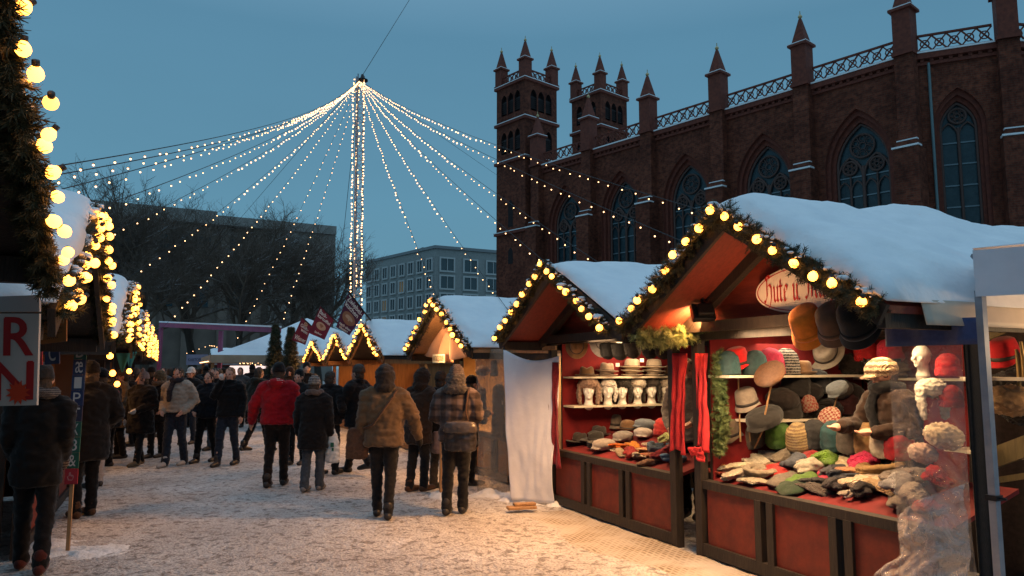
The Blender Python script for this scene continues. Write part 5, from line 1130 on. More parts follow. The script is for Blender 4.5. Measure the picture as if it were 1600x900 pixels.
q = at(345, 606, 12.1); m = MB(); m.ball((0, 0, 0), 1, 10, 8, 0, None, (.045, .03, .06)); tag(union(m, 'tissue', WHITE_K, .008, 2, None, .01, .03), 'white tissue held to the face of the auburn haired person', 'tissue').location = MW(bpy.data.objects['person.011'] if 'person.011' in bpy.data.objects else pk, (.05, .235, 1.535))
# ================================================================ goods of the two hat stalls
def bplane(px, py): r = ray(px, py); k = r.x * V.x + V.y; return at(px, py, -2.232 / (r.z - .277 * k))
def wool(name, c): return knit(name, c)
def hat_mesh(kind, sd=0):
    rr = random.Random(sd); m = MB()
    if kind == 'beanie': m.lathe([(.098, .0), (.108, .006), (.110, .05), (.103, .06), (.101, .10), (.088, .15), (.05, .185), (.018, .195), (1e-4, .196)], 22, 0, None, True, .92, 1.05)
    elif kind == 'flatknit': m.lathe([(.1, .0), (.135, .008), (.14, .022), (.12, .04), (.06, .05), (1e-4, .052)], 22, 0, None, True, .75, 1.0, lambda p, a: p + Vector((0, 0, .012 * math.sin(a * 2 + sd) * p.length * 6 + .006 * math.sin(5 * a))))
    elif kind == 'beret': m.lathe([(.085, .0), (.09, .02), (.14, .035), (.15, .055), (.13, .08), (.06, .095), (.012, .097), (.01, .115), (1e-4, .116)], 22, 0, None, True)
    elif kind in ('fedora', 'bowler', 'wide', 'cloche'):
        br, ch, up = {'fedora': (.155, .115, .02), 'bowler': (.14, .12, .03), 'wide': (.185, .11, .01), 'cloche': (.115, .14, -.03)}[kind]
        def fn(p, a):
            r = math.hypot(p.x, p.y); q = p.copy()
            if r > .1: q.z += up * ((r - .1) / (br - .1)) * (.6 + .8 * math.cos(a) ** 2)
            if kind in ('fedora', 'wide') and p.z > ch * .7: q.z -= .022 * math.exp(-(p.x / .03) ** 2)
            return q
        m.lathe([(.092, -.004), (br * .99, -.004), (br, 0), (br * .99, .004), (.102, .007), (.096, .02), (.092, ch * .6), (.083, ch * .88), (.06, ch * .99), (.03, ch), (1e-4, ch)], 28, 0, None, True, .88, 1.08, fn)
        m.lathe([(.1, .007), (.1, .030), (.0945, .031)], 28, 1, None, True, .89, 1.09)
    elif kind == 'cap': m.lathe([(.1, .0), (.108, .015), (.12, .045), (.11, .075), (.06, .095), (1e-4, .1)], 20, 0, None, True, .92, 1.1); m.ball((0, -.105, .014), 1, 12, 6, 0, None, (.075, .06, .01))
    elif kind == 'ushanka':
        m.ball((0, 0, .05), 1, 16, 10, 0, None, (.115, .12, .075))
        for s in (-1, 1): m.solid_tube([(s * .098, 0, .03), (s * .112, -.01, -.08), (s * .10, -.02, -.17)], [.045, .05, .035], 10, None, (.6, 1.1))
    elif kind == 'fur': m.ball((0, 0, .05), 1, 16, 10, 0, None, (.125, .125, .085))
    return m
HATS = {}
def get_mesh(kind, material, band=None, fluffy=0, fine=0):
    key = (kind, material.name, fluffy)
    if key not in HATS:
        mb = hat_mesh(kind, len(HATS))
        if kind in ('ushanka', 'fur', 'beret', 'flatknit', 'cap', 'beanie'): o = union(mb, 'w', material, .010 if kind != 'beanie' else .008, 2 if kind != 'flatknit' else 1, None, .016 if fluffy else .005, .028 if fluffy else .05); HATS[key] = o.data; bpy.data.objects.remove(o)
        else: HATS[key] = mb.mesh(kind, [material, band or material])
    return HATS[key]
def lump_mesh(kind, material, sd):
    m = MB(); rr = random.Random(sd)
    if kind == 'glove':
        m.solid_tube([(0, -.10, .012), (0, -.03, .015), (0, .03, .016)], [.036, .042, .044], 10, None, (1.0, .42))
        for i, L in enumerate((.065, .078, .07, .05)): x = (i - 1.5) * .023; m.solid_tube([(x, .03, .014), (x * 1.15, .03 + L * .6, .017), (x * 1.3, .03 + L, .010)], [.012, .0115, .010], 8)
        m.solid_tube([(.035, -.03, .014), (.065, .005, .014), (.072, .035, .012)], [.015, .013, .011], 8)
        m.solid_tube([(.02, -.12, .035), (.03, -.03, .042), (.04, .04, .04), (.05, .11, .034)], [.034, .04, .042, .02], 10, None, (1.0, .42))
        vx = .007
    elif kind == 'mitten': m.solid_tube([(0, -.10, .016), (0, -.02, .02), (0, .06, .022), (0, .11, .018)], [.036, .048, .05, .035], 12, None, (1, .5)); m.solid_tube([(.035, -.02, .018), (.07, .02, .018), (.074, .045, .016)], [.02, .019, .016], 8); vx = .008
    elif kind == 'scarf':
        for k in range(3): m.solid_tube([(.11 * math.cos(q + k), (.06 + .02 * k) * math.sin(q + k), .02 + .022 * k) for q in [i * .5 for i in range(10)]], .026, 8, None, (1.2, .7))
        vx = .009
    else:                                                     # a loose knitted bundle
        for k in range(5): a = rr.random() * 6.28; m.solid_tube([(-.09 * math.cos(a), -.06 * math.sin(a), .02 + .012 * k), (.02 * rr.uniform(-1, 1), .02, .032 + .014 * k), (.09 * math.cos(a), .07 * math.sin(a), .02 + .01 * k)], [.026, .038, .026], 10, None, (1.3, .7))
        vx = .009
    o = union(m, 'w', material, vx * .8, 1, None, .006, .022); me = o.data; bpy.data.objects.remove(o); return me
LUMPS = {}
def head_mesh(material, key):
    b = MB(); b.ball((0, 0, .19), 1, 16, 12, 0, None, (.075, .092, .10)); b.ball((0, -.032, .13), 1, 12, 8, 0, None, (.054, .058, .062)); b.solid_tube([(0, -.088, .195), (0, -.108, .165), (0, -.112, .155)], [.009, .012, .014], 8)
    b.ball((0, -.062, .205), 1, 10, 6, 0, None, (.052, .03, .014)); b.ball((0, -.082, .125), 1, 8, 6, 0, None, (.024, .014, .011)); b.ball((0, -.078, .092), 1, 8, 6, 0, None, (.022, .018, .016)); b.solid_tube([(0, .012, .1), (0, .01, .04), (0, .005, 0)], [.05, .05, .066], 14)
    for s in (-1, 1): b.ball((s * .04, -.068, .155), 1, 8, 6, 0, None, (.022, .02, .024))
    o = union(b, 'w', material, .008, 2); me = o.data; bpy.data.objects.remove(o); return me
BLACKHEAD = mat('black_display_head', (.018, .016, .016), .3)
HEAD_W, HEAD_B = head_mesh(STYRO, 'w'), head_mesh(BLACKHEAD, 'b')
def put(name, me, label, cat, P, rz=0, rx=0, ry=0, sc=1, group=None):
    o = link(name, me, None, P); o.rotation_euler = (rx, ry, rz); o.scale = (sc, sc, sc) if not hasattr(sc, '__len__') else sc; return tag(o, label, cat, group)
FACE_A, FACE_B = ROT_R + R(60), ROT_R + R(20)
def shelf(label, A, B, d, w=.24, t=.022, name='shelf'):
    m = MB(); m.beam(A - d * w / 2, B - d * w / 2, w, t, (0, 0, 1)); return tag(m.build(name, mat('pale_shelf_board', (.66, .58, .46), .55, (.58, .5, .38), 6)), label, 'shelf')
# ---- stall A: shelves on its far side wall (they run away from the street)
sw = 6.96 + 1.34 - .12 - .03
zA1, zA2 = on_s(960, 588, sw - .12).z, on_s(960, 632, sw - .12).z
shelf('upper pale shelf on the red wall, carrying felt hats', sv(sw, 4.50, zA1 - .011), sv(sw, 6.05, zA1 - .011), U, .26); shelf('lower pale shelf carrying foam heads in fur hats', sv(sw, 4.50, zA2 - .011), sv(sw, 6.05, zA2 - .011), U, .26)
felt = lambda n, c: mat('felt_' + n, c, .9, mul(c, .75), 25, .2, 60, sheen=.2, spec=.1)
BAND = mat('hat_band', (.03, .022, .02), .6)
HA = [('fedora', 917, (.14, .075, .035), 'brown', 'wide brown felt hat at the left end of the upper shelf', 1.1, 1), ('fedora', 948, (.36, .27, .2), 'fawn', 'stack of fawn felt hats second on the upper shelf, with a white tag', 1.05, 2), ('fedora', 988, (.42, .34, .25), 'sand', 'stack of sand felt hats in the middle of the upper shelf', 1.05, 3), ('fedora', 1022, (.40, .33, .26), 'stone', 'stack of stone coloured felt hats next to the red scarf', 1.05, 3), ('cloche', 1048, (.22, .13, .07), 'cocoa', 'cocoa brown hat right end of the upper shelf, half behind scarf', 1, 1)]
for kind, px, c, n, lb, sc, k in HA:
    p = on_s(px, 586, sw - .13); p.z = zA1 + .002
    for j in range(k): put('felt_hat', get_mesh(kind, felt(n, c), BAND), lb if k == 1 else lb + (', bottom hat', ', middle hat' if k == 3 else ', top hat', ', top hat')[j], 'hat', p + Vector((0, 0, .052 * j)), FACE_A + .4 * j, 0, .06 * (j % 2), sc, 'felt hats on the upper shelf')
for px, py in ((965, 570), (1003, 563)):
    m = MB(); m.box((0, 0, 0), (.05, .004, .045)); tag(m.build('price_tag', mat('white_card', (.8, .78, .74), .6), loc=on_s(px, py, sw - .3), rz=FACE_A), 'white card tag on the ' + ('fawn' if px < 980 else 'sand') + ' hats', 'tag', 'price tags')
HH = [(920, 'ushanka', (.34, .22, .16), 'pinkish brown', 1.1), (950, 'ushanka', (.78, .72, .64), 'white', .9), (972, 'ushanka', (.03, .025, .022), 'black', 1.0), (996, 'fur', (.66, .58, .48), 'cream', .95), (1018, 'ushanka', (.06, .05, .045), 'dark grey', 1.0), (1040, 'fur', (.58, .5, .42), 'pale grey', .92)]
for i, (px, kind, c, n, sc) in enumerate(HH):
    p = on_s(px, 630, sw - .13); p.z = zA2 + .002
    put('foam_head', HEAD_W, 'white foam head under the %s fur hat on the lower shelf' % n, 'display head', p, FACE_A, 0, 0, 1.0, 'foam heads on the lower shelf')
    put('fur_hat', get_mesh(kind, cloth('fur_' + n.replace(' ', '_'), c, .7, .9, 50), None, 1), '%s fur hat%s on a foam head, lower shelf' % (n, ' with long ear flaps' if kind == 'ushanka' else ''), 'hat', p + Vector((0, 0, .215)), FACE_A, 0, 0, sc, 'fur hats on the foam heads')
for px, py, c, n, kind, lb, rx in ((901, 541, (.30, .16, .07), 'tobacco', 'fedora', 'tobacco brown felt hat hanging sideways on the left corner post', 1.3), (942, 533, (.30, .27, .25), 'ash', 'wide', 'ash grey felt hat hanging above the shelf, brim towards the viewer', 1.5), (950, 548, (.012, .011, .012), 'black', 'beanie', 'black knit hat hanging in front of the ash grey one', 0), (969, 549, (.014, .013, .013), 'jet', 'beanie', 'black knit hat hanging, second from the left below the garland', 0),
                             (989, 546, (.022, .018, .016), 'coal', 'beanie', 'black knit hat hanging in the middle below the garland', 0), (1016, 546, (.016, .014, .014), 'pitch', 'beanie', 'black knit hat hanging under the pale greenery', 0), (1037, 546, (.012, .012, .012), 'ink', 'beanie', 'black knit hat hanging right under the pale greenery, nearest scarf', 0)):
    p = on_v(px, py, 4.62 if px > 930 else 4.45); put('hanging_hat', get_mesh(kind, felt(n, c) if kind != 'beanie' else knit(n, c), BAND), lb, 'hat', p + Vector((0, 0, .09 if kind == 'beanie' else 0)), FACE_A if kind != 'beanie' else .3, rx if kind != 'beanie' else PI, 0, .98, 'hats hanging under the eave')
HAT_A = [('fedora', 903, 678, (.20, .17, .15), 'grey', 'grey felt hat at the left end of the counter', 1), ('wide', 906, 692, (.05, .04, .035), 'umber', 'dark flat hat under the grey felt hat', 1), ('wide', 931, 690, (.045, .04, .035), 'soot', 'stack of dark flat hats left of the grey bucket hat', 1), ('fedora', 936, 682, (.06, .05, .045), 'smoke', 'smoky felt hat on top of the dark flat hats', 1), ('cloche', 960, 668, (.20, .16, .13), 'mouse', 'mouse grey bucket hat standing tallest on the counter', 1.1), ('fedora', 982, 674, (.18, .10, .05), 'sienna', 'brown felt hat in the back row of the counter', 1.05), ('cap', 1008, 671, (.16, .18, .21), 'slate', 'slate blue cap in the back row of the counter', 1.1),
         ('beanie', 1034, 682, (.36, .03, .03), 'brick', 'red and black knit hat at the right of the back row', 1.0), ('cap', 944, 704, (.25, .21, .18), 'grey tweed', 'grey tweed cap at the front edge of the counter', 1.15), ('cap', 974, 690, (.22, .19, .17), 'heather', 'heather grey cap behind the orange gloves', 1.05), ('cap', 1005, 685, (.34, .30, .27), 'pale tweed', 'pale tweed cap beside the yellow knit', 1.05)]
for kind, px, py, c, n, lb, sc in HAT_A: put('counter_hat', get_mesh(kind, felt(n.replace(' ', '_'), c), BAND), lb, 'hat', bplane(px, py) + Vector((0, 0, .02)), FACE_B + rnd.uniform(-.6, .6), rnd.uniform(-.1, .1), .05, sc, 'hats on the counter of the foam head stall')
LA = [('glove', 966, 702, (.65, .14, .015), 'orange', 'orange knitted gloves on the counter'), ('glove', 987, 700, (.72, .26, .02), 'amber', 'amber yellow gloves beside the orange pair'), ('mitten', 1001, 708, (.62, .34, .17), 'peach', 'peach mitten pair between the amber gloves and blue scarf'), ('bundle', 1042, 694, (.55, .56, .22), 'lime cream', 'pale lime knitted bundle beside the red scarf'), ('scarf', 1030, 707, (.07, .11, .17), 'petrol', 'coiled petrol blue scarf at the front of the counter'), ('glove', 998, 719, (.62, .50, .36), 'ecru', 'ecru gloves hanging over the counter edge'), ('bundle', 1030, 722, (.28, .03, .04), 'maroon', 'maroon knitted bundle at the counter edge'), ('scarf', 1052, 726, (.11, .20, .32), 'denim', 'denim blue scarf by the dark post'), ('mitten', 1015, 716, (.58, .22, .12), 'coral', 'coral mittens half under the petrol scarf'), ('bundle', 985, 716, (.48, .03, .03), 'scarlet', 'scarlet knit between the ecru and amber gloves')]
def lumps(items, group, sc0=1.0):
    for i, (kind, px, py, c, n, lb, *sc) in enumerate(items):
        me = lump_mesh(kind, knit(n.replace(' ', '_'), c), i + len(n)); put({'glove': 'glove_pair', 'mitten': 'mitten_pair', 'scarf': 'folded_scarf', 'bundle': 'knitted_bundle'}[kind], me, lb, {'glove': 'gloves', 'mitten': 'mittens', 'scarf': 'scarf', 'bundle': 'knitwear'}[kind], bplane(px, py) + Vector((0, 0, .015)), ROT_R + rnd.uniform(-2, 2), .12 + rnd.uniform(-.15, .15), rnd.uniform(-.2, .2), sc0 * (sc[0] if sc else 1), group)
LA += [('glove', 950, 704, (.5, .4, .28), 'reed', 'reed coloured gloves left of the orange pair'), ('mitten', 1018, 700, (.6, .5, .36), 'honey', 'honey coloured mittens left of the lime bundle'), ('bundle', 1048, 712, (.4, .05, .06), 'wine', 'wine red knit below the lime bundle'), ('glove', 1012, 727, (.3, .16, .1), 'chestnut brown', 'chestnut brown gloves at the counter edge'), ('mitten', 970, 712, (.42, .3, .18), 'bran', 'bran coloured mittens at the counter edge'), ('scarf', 935, 702, (.14, .12, .1), 'peppercorn', 'peppercorn dark scarf at the left counter edge')]
lumps(LA, 'knitwear on the counter of the foam head stall')
# ---- scarves and greenery at the middle posts
scarf(1050, 1072, 552, 706, 0, 'red_scarf', 'long knotted red scarf hanging left of the seller', vplane=4.33); scarf(1090, 1106, 552, 702, 0, 'red_scarf', 'red scarf hanging right of the seller, beside the dark post', vplane=4.35)
scarf(1078, 1100, 699, 716, 0, 'red_scarf', 'bunched red scarf end lying over the counter by the post', vplane=4.30); scarf(856, 872, 566, 728, 0, 'red_scarf', 'dark red shawl hanging beside the white sheet', cloth('dark_red_shawl', (.22, .02, .03)), 4, 4.28)
garland('greenery', 'pale green thuja sprays tied along the eave above the scarves', [on_s(992, 526, 5.38), on_s(1030, 530, 5.38), on_s(1065, 524, 5.38), on_s(1101, 520, 5.34)], 'pale greenery on the stalls', .105, 0, 420, 91, fir=FIR_PALE, bulbs=False, cat='greenery')
garland('greenery', 'thuja sprays climbing the dark post beside the hats on sticks', [on_v(1122, 548, 4.48), on_v(1125, 600, 4.48), on_v(1127, 655, 4.48), on_v(1124, 712, 4.48)], 'pale greenery on the stalls', .06, 0, 420, 92, fir=mat('thuja_dark', (.07, .11, .035), .6, (.12, .15, .05), 9), bulbs=False, cat='greenery')
# ---- stall B: shelves
sbw = 4.225 + 1.275 - .12 - .03; vbw = VF + 2.05
zB1 = on_s(1200, 586, sbw - .13).z; zB2 = on_s(1240, 653, sbw - .13).z
shelf('pale upper shelf of knit hats on the side wall of the nearest stall', sv(sbw, 4.45, zB1 - .011), sv(sbw, 6.38, zB1 - .011), U, .28); shelf('lower shelf of dark hats on the side wall of the nearest stall', sv(sbw, 4.75, zB2 - .011), sv(sbw, 6.38, zB2 - .011), U, .28)
zB3 = on_v(1400, 590, vbw - .15).z; zB4 = on_v(1470, 697, vbw - .15).z
shelf('upper shelf on the back wall behind the seller', sv(5.2, vbw, zB3 - .011), sv(3.1, vbw, zB3 - .011), V, .30); shelf('lower shelf on the back wall, seen through the plastic sheet', sv(4.3, vbw, zB4 - .011), sv(3.1, vbw, zB4 - .011), V, .3)
T = [('beanie', 1138, (.05, .12, .13), 'teal', 'teal knit hat at the left end of the upper shelf', 1.0), ('beanie', 1181, (.06, .13, .14), 'sea green', 'sea green knit hat standing on the upper shelf', 1.05), ('beanie', 1205, (.62, .03, .10), 'raspberry', 'raspberry pink knit hat on the upper shelf', 1.15), ('beanie', 1229, (.02, .018, .018), 'black patterned', 'black knit hat with pale pattern on the upper shelf', 1.15), ('bowler', 1253, (.20, .105, .05), 'hazel', 'hazel brown bowler on the upper shelf', 1.0)]
for kind, px, c, n, lb, sc in T:
    p = on_s(px, 584, sbw - .14); p.z = zB1 + .003; put('shelf_hat', get_mesh(kind, (knit(n.replace(' ', '_'), c, (.4, .35, .3) if 'patterned' in n else None)) if kind == 'beanie' else felt(n, c), BAND), lb, 'hat', p, ROT_R + .5, 0, 0, sc * 1.1, 'hats on the upper side shelf')
for i, (px, c, n) in enumerate(((1232, (.03, .025, .022), 'sable'), (1252, (.022, .02, .02), 'ebony'), (1272, (.05, .035, .03), 'mahogany'), (1292, (.03, .03, .035), 'graphite'))):
    p = on_s(px, 650, sbw - .14); p.z = zB2 + .003; put('shelf_hat', get_mesh(('beanie', 'fur', 'cap', 'fur')[i], cloth('shelf_' + n, c), None, i % 2), ('sable dark knit hat leftmost on the lower side shelf', 'ebony fur hat on the lower side shelf', 'mahogany cap on the lower side shelf', 'graphite fur hat nearest the back wall on the lower shelf')[i], 'hat', p, .3, 0, 0, 1.2, 'dark hats on the lower side shelf')
for i, (px, py, kd, c, n) in enumerate(((1222, 622, 'fur', (.03, .022, .02), 'sepia'), (1240, 606, 'beanie', (.02, .018, .018), 'carbon'), (1250, 632, 'cap', (.05, .03, .025), 'burnt umber'), (1262, 612, 'fur', (.022, .018, .018), 'obsidian'), (1281, 604, 'beanie', (.035, .035, .04), 'iron'), (1285, 632, 'cap', (.03, .022, .02), 'dark cocoa'), (1306, 604, 'fur', (.05, .035, .03), 'dark walnut'), (1318, 634, 'beanie', (.04, .012, .014), 'black cherry'), (1325, 612, 'fur', (.025, .02, .02), 'shadow black'), (1235, 672, 'fur', (.025, .02, .018), 'tar black'), (1262, 676, 'beanie', (.03, .025, .022), 'dark bark'), (1290, 672, 'cap', (.02, .02, .022), 'ink blue'), (1315, 674, 'fur', (.035, .025, .02), 'mocha'))):
    put('hanging_hat', get_mesh(kd, cloth('wall_' + n.replace(' ', '_'), c), BAND), n + ' hat among the dark ones on the side wall, ' + ('between the two shelves' if py < 640 else 'below the lower shelf'), 'hat', on_s(px, py + 12, sbw - .12), .3 + i, .2, 0, 1.25, 'dark hats on the side wall')
p = on_v(1289, 552, 5.9); put('felt_hat', get_mesh('fedora', felt('pewter', (.34, .28, .22)), BAND), 'pewter grey felt hat tilted open towards the street', 'hat', p, ROT_R + .4, 1.0, .5, 1.25)
for px, c, n, lb in ((1358, (.62, .015, .02), 'poppy', 'poppy red knit hat on a black head behind the seller'), (1396, (.62, .03, .07), 'crimson pink', 'crimson pink knit hat on a black head, next to plastic sheet'), (1332, (.03, .024, .022), 'curly black', 'curly black fur hat on the back shelf')):
    p = on_v(px, 586, vbw - .15); p.z = zB3 + .003
    if n == 'curly black': put('fur_hat', get_mesh('fur', cloth('curly_black', c, .6, .9, 60), None, 1), lb, 'hat', p + Vector((0, 0, .05)), 0, 0, 0, 1.35)
    else: put('black_head', HEAD_B, 'black display head wearing the %s knit hat' % n, 'display head', p, ROT_R + .3, group='black display heads'); put('shelf_hat', get_mesh('beanie', knit(n.replace(' ', '_'), c)), lb, 'hat', p + Vector((0, .02, .15)), .2, -.25, 0, 1.15, 'red hats behind the seller')
for j in range(3): p = on_v(1396, 588, vbw - .32); p.z = zB3 + .004; put('shelf_hat', get_mesh('flatknit', knit('taupe', (.2, .15, .11))), ('lowest', 'middle', 'topmost')[j] + ' of three folded taupe hats below the crimson one', 'hat', p + Vector((0, 0, .04 * j)), j, 0, 0, 1.1, 'folded taupe hats')
# ---- hats on sticks
def on_stick(px, py, pyb, kind, c, n, lb, v, sc, rx=1.2, rz=.2):
    p = on_v(px, py, v); q = on_v(px + (4 if px < 1180 else -18), pyb, v); m = MB(); m.tube([q - p, (0, 0, 0)], .008, 6); tag(m.build('wooden_stick', WOOD, loc=p), 'thin wooden stick holding up the ' + n + ' hat', 'stick', 'sticks for display hats')
    put('display_hat', get_mesh(kind, knit(n, c) if kind in ('beret', 'beanie') else felt(n, c), BAND), lb, 'hat', p + Vector((0, 0, .0)), ROT_R + rz, rx, 0, sc, 'hats held up on sticks')
on_stick(1153, 570, 690, 'cloche', (.62, .02, .02), 'signal_red', 'signal red hat on the tallest stick near the post', 4.75, 1.15, .25); on_stick(1207, 590, 680, 'beret', (.24, .11, .055), 'russet', 'russet beret with pom on a slanting stick', 4.8, 1.0, .9); on_stick(1168, 632, 690, 'cloche', (.30, .24, .19), 'dove', 'dove grey cloche on a short stick', 4.85, 1.1, .3); on_stick(1141, 680, 712, 'cloche', (.14, .10, .07), 'peat', 'peat brown cloche low beside the climbing greenery', 4.75, 1.1, .3); on_stick(1197, 662, 700, 'cap', (.025, .022, .02), 'raven', 'large raven black cap in front of the lower shelf', 4.9, 1.45, .4)
on_stick(1299, 655, 700, 'beret', (.55, .14, .08), 'tartan', 'red and cream checked cap on a stick before the seller', 5.3, .72, 1.0); on_stick(1267, 640, 690, 'beanie', (.25, .12, .08), 'tapestry', 'brown tapestry hat on a stick left of the checked cap', 5.4, .72, .4); on_stick(1310, 612, 680, 'cap', (.10, .11, .12), 'steel', 'steel grey cap on a stick before the seller', 5.5, .85, .5)
MATS['knit_tartan'].node_tree  # checked wool
for nme, cc in (('knit_tartan', (.7, .5, .35)), ('knit_tapestry', (.5, .3, .2))):
    nt = MATS[nme].node_tree; b = nt.nodes['Principled BSDF']; tc = nt.nodes.new('ShaderNodeTexCoord'); ck = nt.nodes.new('ShaderNodeTexChecker'); ck.inputs['Scale'].default_value = 34; ck.inputs[2].default_value = (*cc, 1); ck.inputs[1].default_value = (.42, .06, .04, 1); nt.links.new(tc.outputs['Object'], ck.inputs[0]); nt.links.new(ck.outputs[0], b.inputs['Base Color'])
# ---- the row of heads at the back of the counter
ROW = [(1178, 716, (.19, .14, .10), 'bark', 'bark grey ribbed hat, leftmost in the row of heads'), (1219, 716, (.10, .24, .03), 'leaf green', 'leaf green knit hat in the row of heads'), (1252, 722, (.28, .17, .08), 'ochre patterned', 'ochre patterned hat right of the green one'), (1277, 718, (.022, .02, .022), 'midnight', 'midnight black knit hat in the middle of the row'), (1307, 722, (.02, .09, .10), 'deep teal', 'deep teal knit hat in the row of heads'), (1333, 726, (.14, .11, .085), 'walnut', 'walnut brown hat behind the mustard one'), (1360, 728, (.52, .30, .11), 'mustard', 'mustard yellow slouchy hat in the row of heads'), (1387, 733, (.72, .60, .46), 'cream', 'cream knit hat near the plastic sheet'), (1409, 737, (.62, .015, .03), 'cherry', 'cherry red fluffy hat at the plastic sheet edge')]
for px, py, c, n, lb in ROW:
    p = bplane(px, py); p.z += .0; put('black_head', HEAD_B, 'black display head under the %s hat' % n, 'display head', p, ROT_R + .35, group='black display heads'); put('display_hat', get_mesh('beanie', knit(n.replace(' ', '_'), c, (.5, .35, .15) if 'patterned' in n else None), None), lb, 'hat', p + Vector((0, 0, .125)), ROT_R + .4, .32, 0, 1.18, 'hats on the row of black heads')
LB = [('bundle', 1150, 716, (.78, .74, .66), 'snow white', 'snow white knitted pile nearest the climbing greenery', 1.3), ('bundle', 1135, 728, (.66, .56, .44), 'oatmeal', 'oatmeal knitted pile in front of the white one', 1.25), ('glove', 1157, 738, (.74, .62, .42), 'vanilla', 'vanilla gloves left of the red beret', 1.25), ('glove', 1180, 728, (.75, .66, .5), 'ivory', 'ivory gloves behind the red beret', 1.2), ('bundle', 1124, 738, (.62, .16, .03), 'tangerine', 'tangerine knit at the left end of the counter', 1.0), ('mitten', 1122, 744, (.42, .06, .03), 'rust', 'rust red mittens at the left front corner', .9), ('glove', 1150, 748, (.66, .55, .4), 'linen', 'linen coloured gloves at the counter edge', 1.2), ('glove', 1205, 722, (.35, .3, .24), 'flax', 'flax grey gloves in front of the green hat', 1.2),
      ('scarf', 1188, 748, (.45, .36, .25), 'biscuit', 'biscuit coloured coiled scarf left of the grey beanie', 1.0), ('bundle', 1243, 736, (.11, .12, .15), 'storm', 'storm grey bundle right of the red beret', 1.2), ('bundle', 1290, 733, (.14, .26, .03), 'moss', 'moss green knit bundle in the middle of the counter', 1.2), ('glove', 1318, 736, (.70, .55, .33), 'butter', 'butter coloured gloves right of the moss bundle', 1.3), ('bundle', 1352, 738, (.58, .02, .09), 'fuchsia', 'fuchsia knit in front of the mustard hat', 1.25), ('scarf', 1378, 748, (.40, .23, .08), 'caramel', 'knotted caramel scarf on the counter', 1.2), ('mitten', 1290, 750, (.6, .05, .10), 'rose', 'rose mittens behind the black gloves', 1.1), ('scarf', 1325, 758, (.06, .065, .08), 'anthracite', 'anthracite coiled scarf with stripes', 1.05), ('glove', 1285, 762, (.025, .022, .022), 'onyx', 'onyx black gloves beside the green hat', 1.05),
      ('mitten', 1356, 760, (.68, .52, .36), 'shell', 'long shell coloured mitten at the counter front', 1.6), ('scarf', 1326, 780, (.7, .58, .46), 'pearl', 'small pearl white ring of wool hanging at the edge', .5), ('mitten', 1380, 772, (.45, .30, .16), 'camel', 'camel fur mitten at the counter edge', 1.4), ('bundle', 1408, 778, (.32, .30, .30), 'silver', 'silver grey fluffy bundle at the plastic sheet', 1.4), ('bundle', 1300, 772, (.05, .04, .045), 'truffle', 'truffle dark bundle at the counter front', .9), ('bundle', 1352, 778, (.04, .03, .03), 'espresso', 'espresso dark bundle in front of the camel mitten', .85), ('glove', 1340, 745, (.62, .3, .14), 'apricot', 'apricot gloves beside the caramel scarf', 1.1), ('bundle', 1270, 728, (.45, .03, .03), 'ruby', 'ruby red knit standing between the heads', 1.0), ('bundle', 1230, 724, (.4, .32, .22), 'sandstone', 'sandstone knit behind the red beret', 1.0)]
LB2 = [('glove', 1170, 716, (.70, .60, .44), 'almond', 'almond gloves between the white pile and the heads', 1.2), ('mitten', 1196, 738, (.30, .16, .08), 'nutmeg', 'nutmeg brown mittens left of the vermilion beret', 1.1), ('bundle', 1265, 742, (.55, .47, .36), 'barley', 'barley coloured knit right of the storm grey bundle', 1.1), ('glove', 1300, 744, (.10, .10, .11), 'lead', 'lead grey gloves below the moss green knit', 1.2), ('mitten', 1335, 768, (.14, .10, .08), 'cocoa', 'cocoa mittens at the front, left of the shell mitten', 1.2),
       ('glove', 1395, 762, (.48, .33, .18), 'toffee', 'toffee gloves behind the silver bundle', 1.2), ('bundle', 1425, 790, (.5, .42, .36), 'mushroom', 'mushroom coloured bundle behind the plastic edge', 1.2), ('mitten', 1445, 800, (.55, .05, .05), 'tomato', 'tomato red mittens behind the clear plastic', 1.3), ('scarf', 1420, 765, (.25, .2, .17), 'otter', 'otter brown scarf behind the plastic edge', 1.3), ('mitten', 1176, 758, (.5, .42, .3), 'straw', 'straw coloured mittens at the counter edge', 1.0), ('glove', 1268, 770, (.09, .07, .06), 'coffee', 'coffee dark gloves at the counter edge', 1.1), ('glove', 1400, 790, (.28, .22, .17), 'hemp', 'hemp coloured gloves at the edge by the plastic', 1.1)]
lumps(LB + LB2, 'knitwear on the counter of the nearest stall', 1.08)
for px, py, c, n, lb, kd in ((1211, 742, (.62, .03, .025), 'vermilion', 'vermilion red beret lying on the counter', 'flatknit'), (1225, 757, (.22, .17, .13), 'flint', 'flint grey beanie lying flat at the counter edge', 'flatknit'), (1254, 757, (.14, .27, .04), 'grass_green', 'grass green beanie lying flat at the counter edge', 'flatknit'), (1240, 768, (.03, .06, .03), 'bottle_green', 'bottle green beanie lying flat at the very edge', 'flatknit')):
    put('lying_hat', get_mesh(kd, knit(n, c)), lb, 'hat', bplane(px, py) + Vector((0, 0, .012)), ROT_R + .2, .25, 0, 1.15, 'hats lying on the counter')
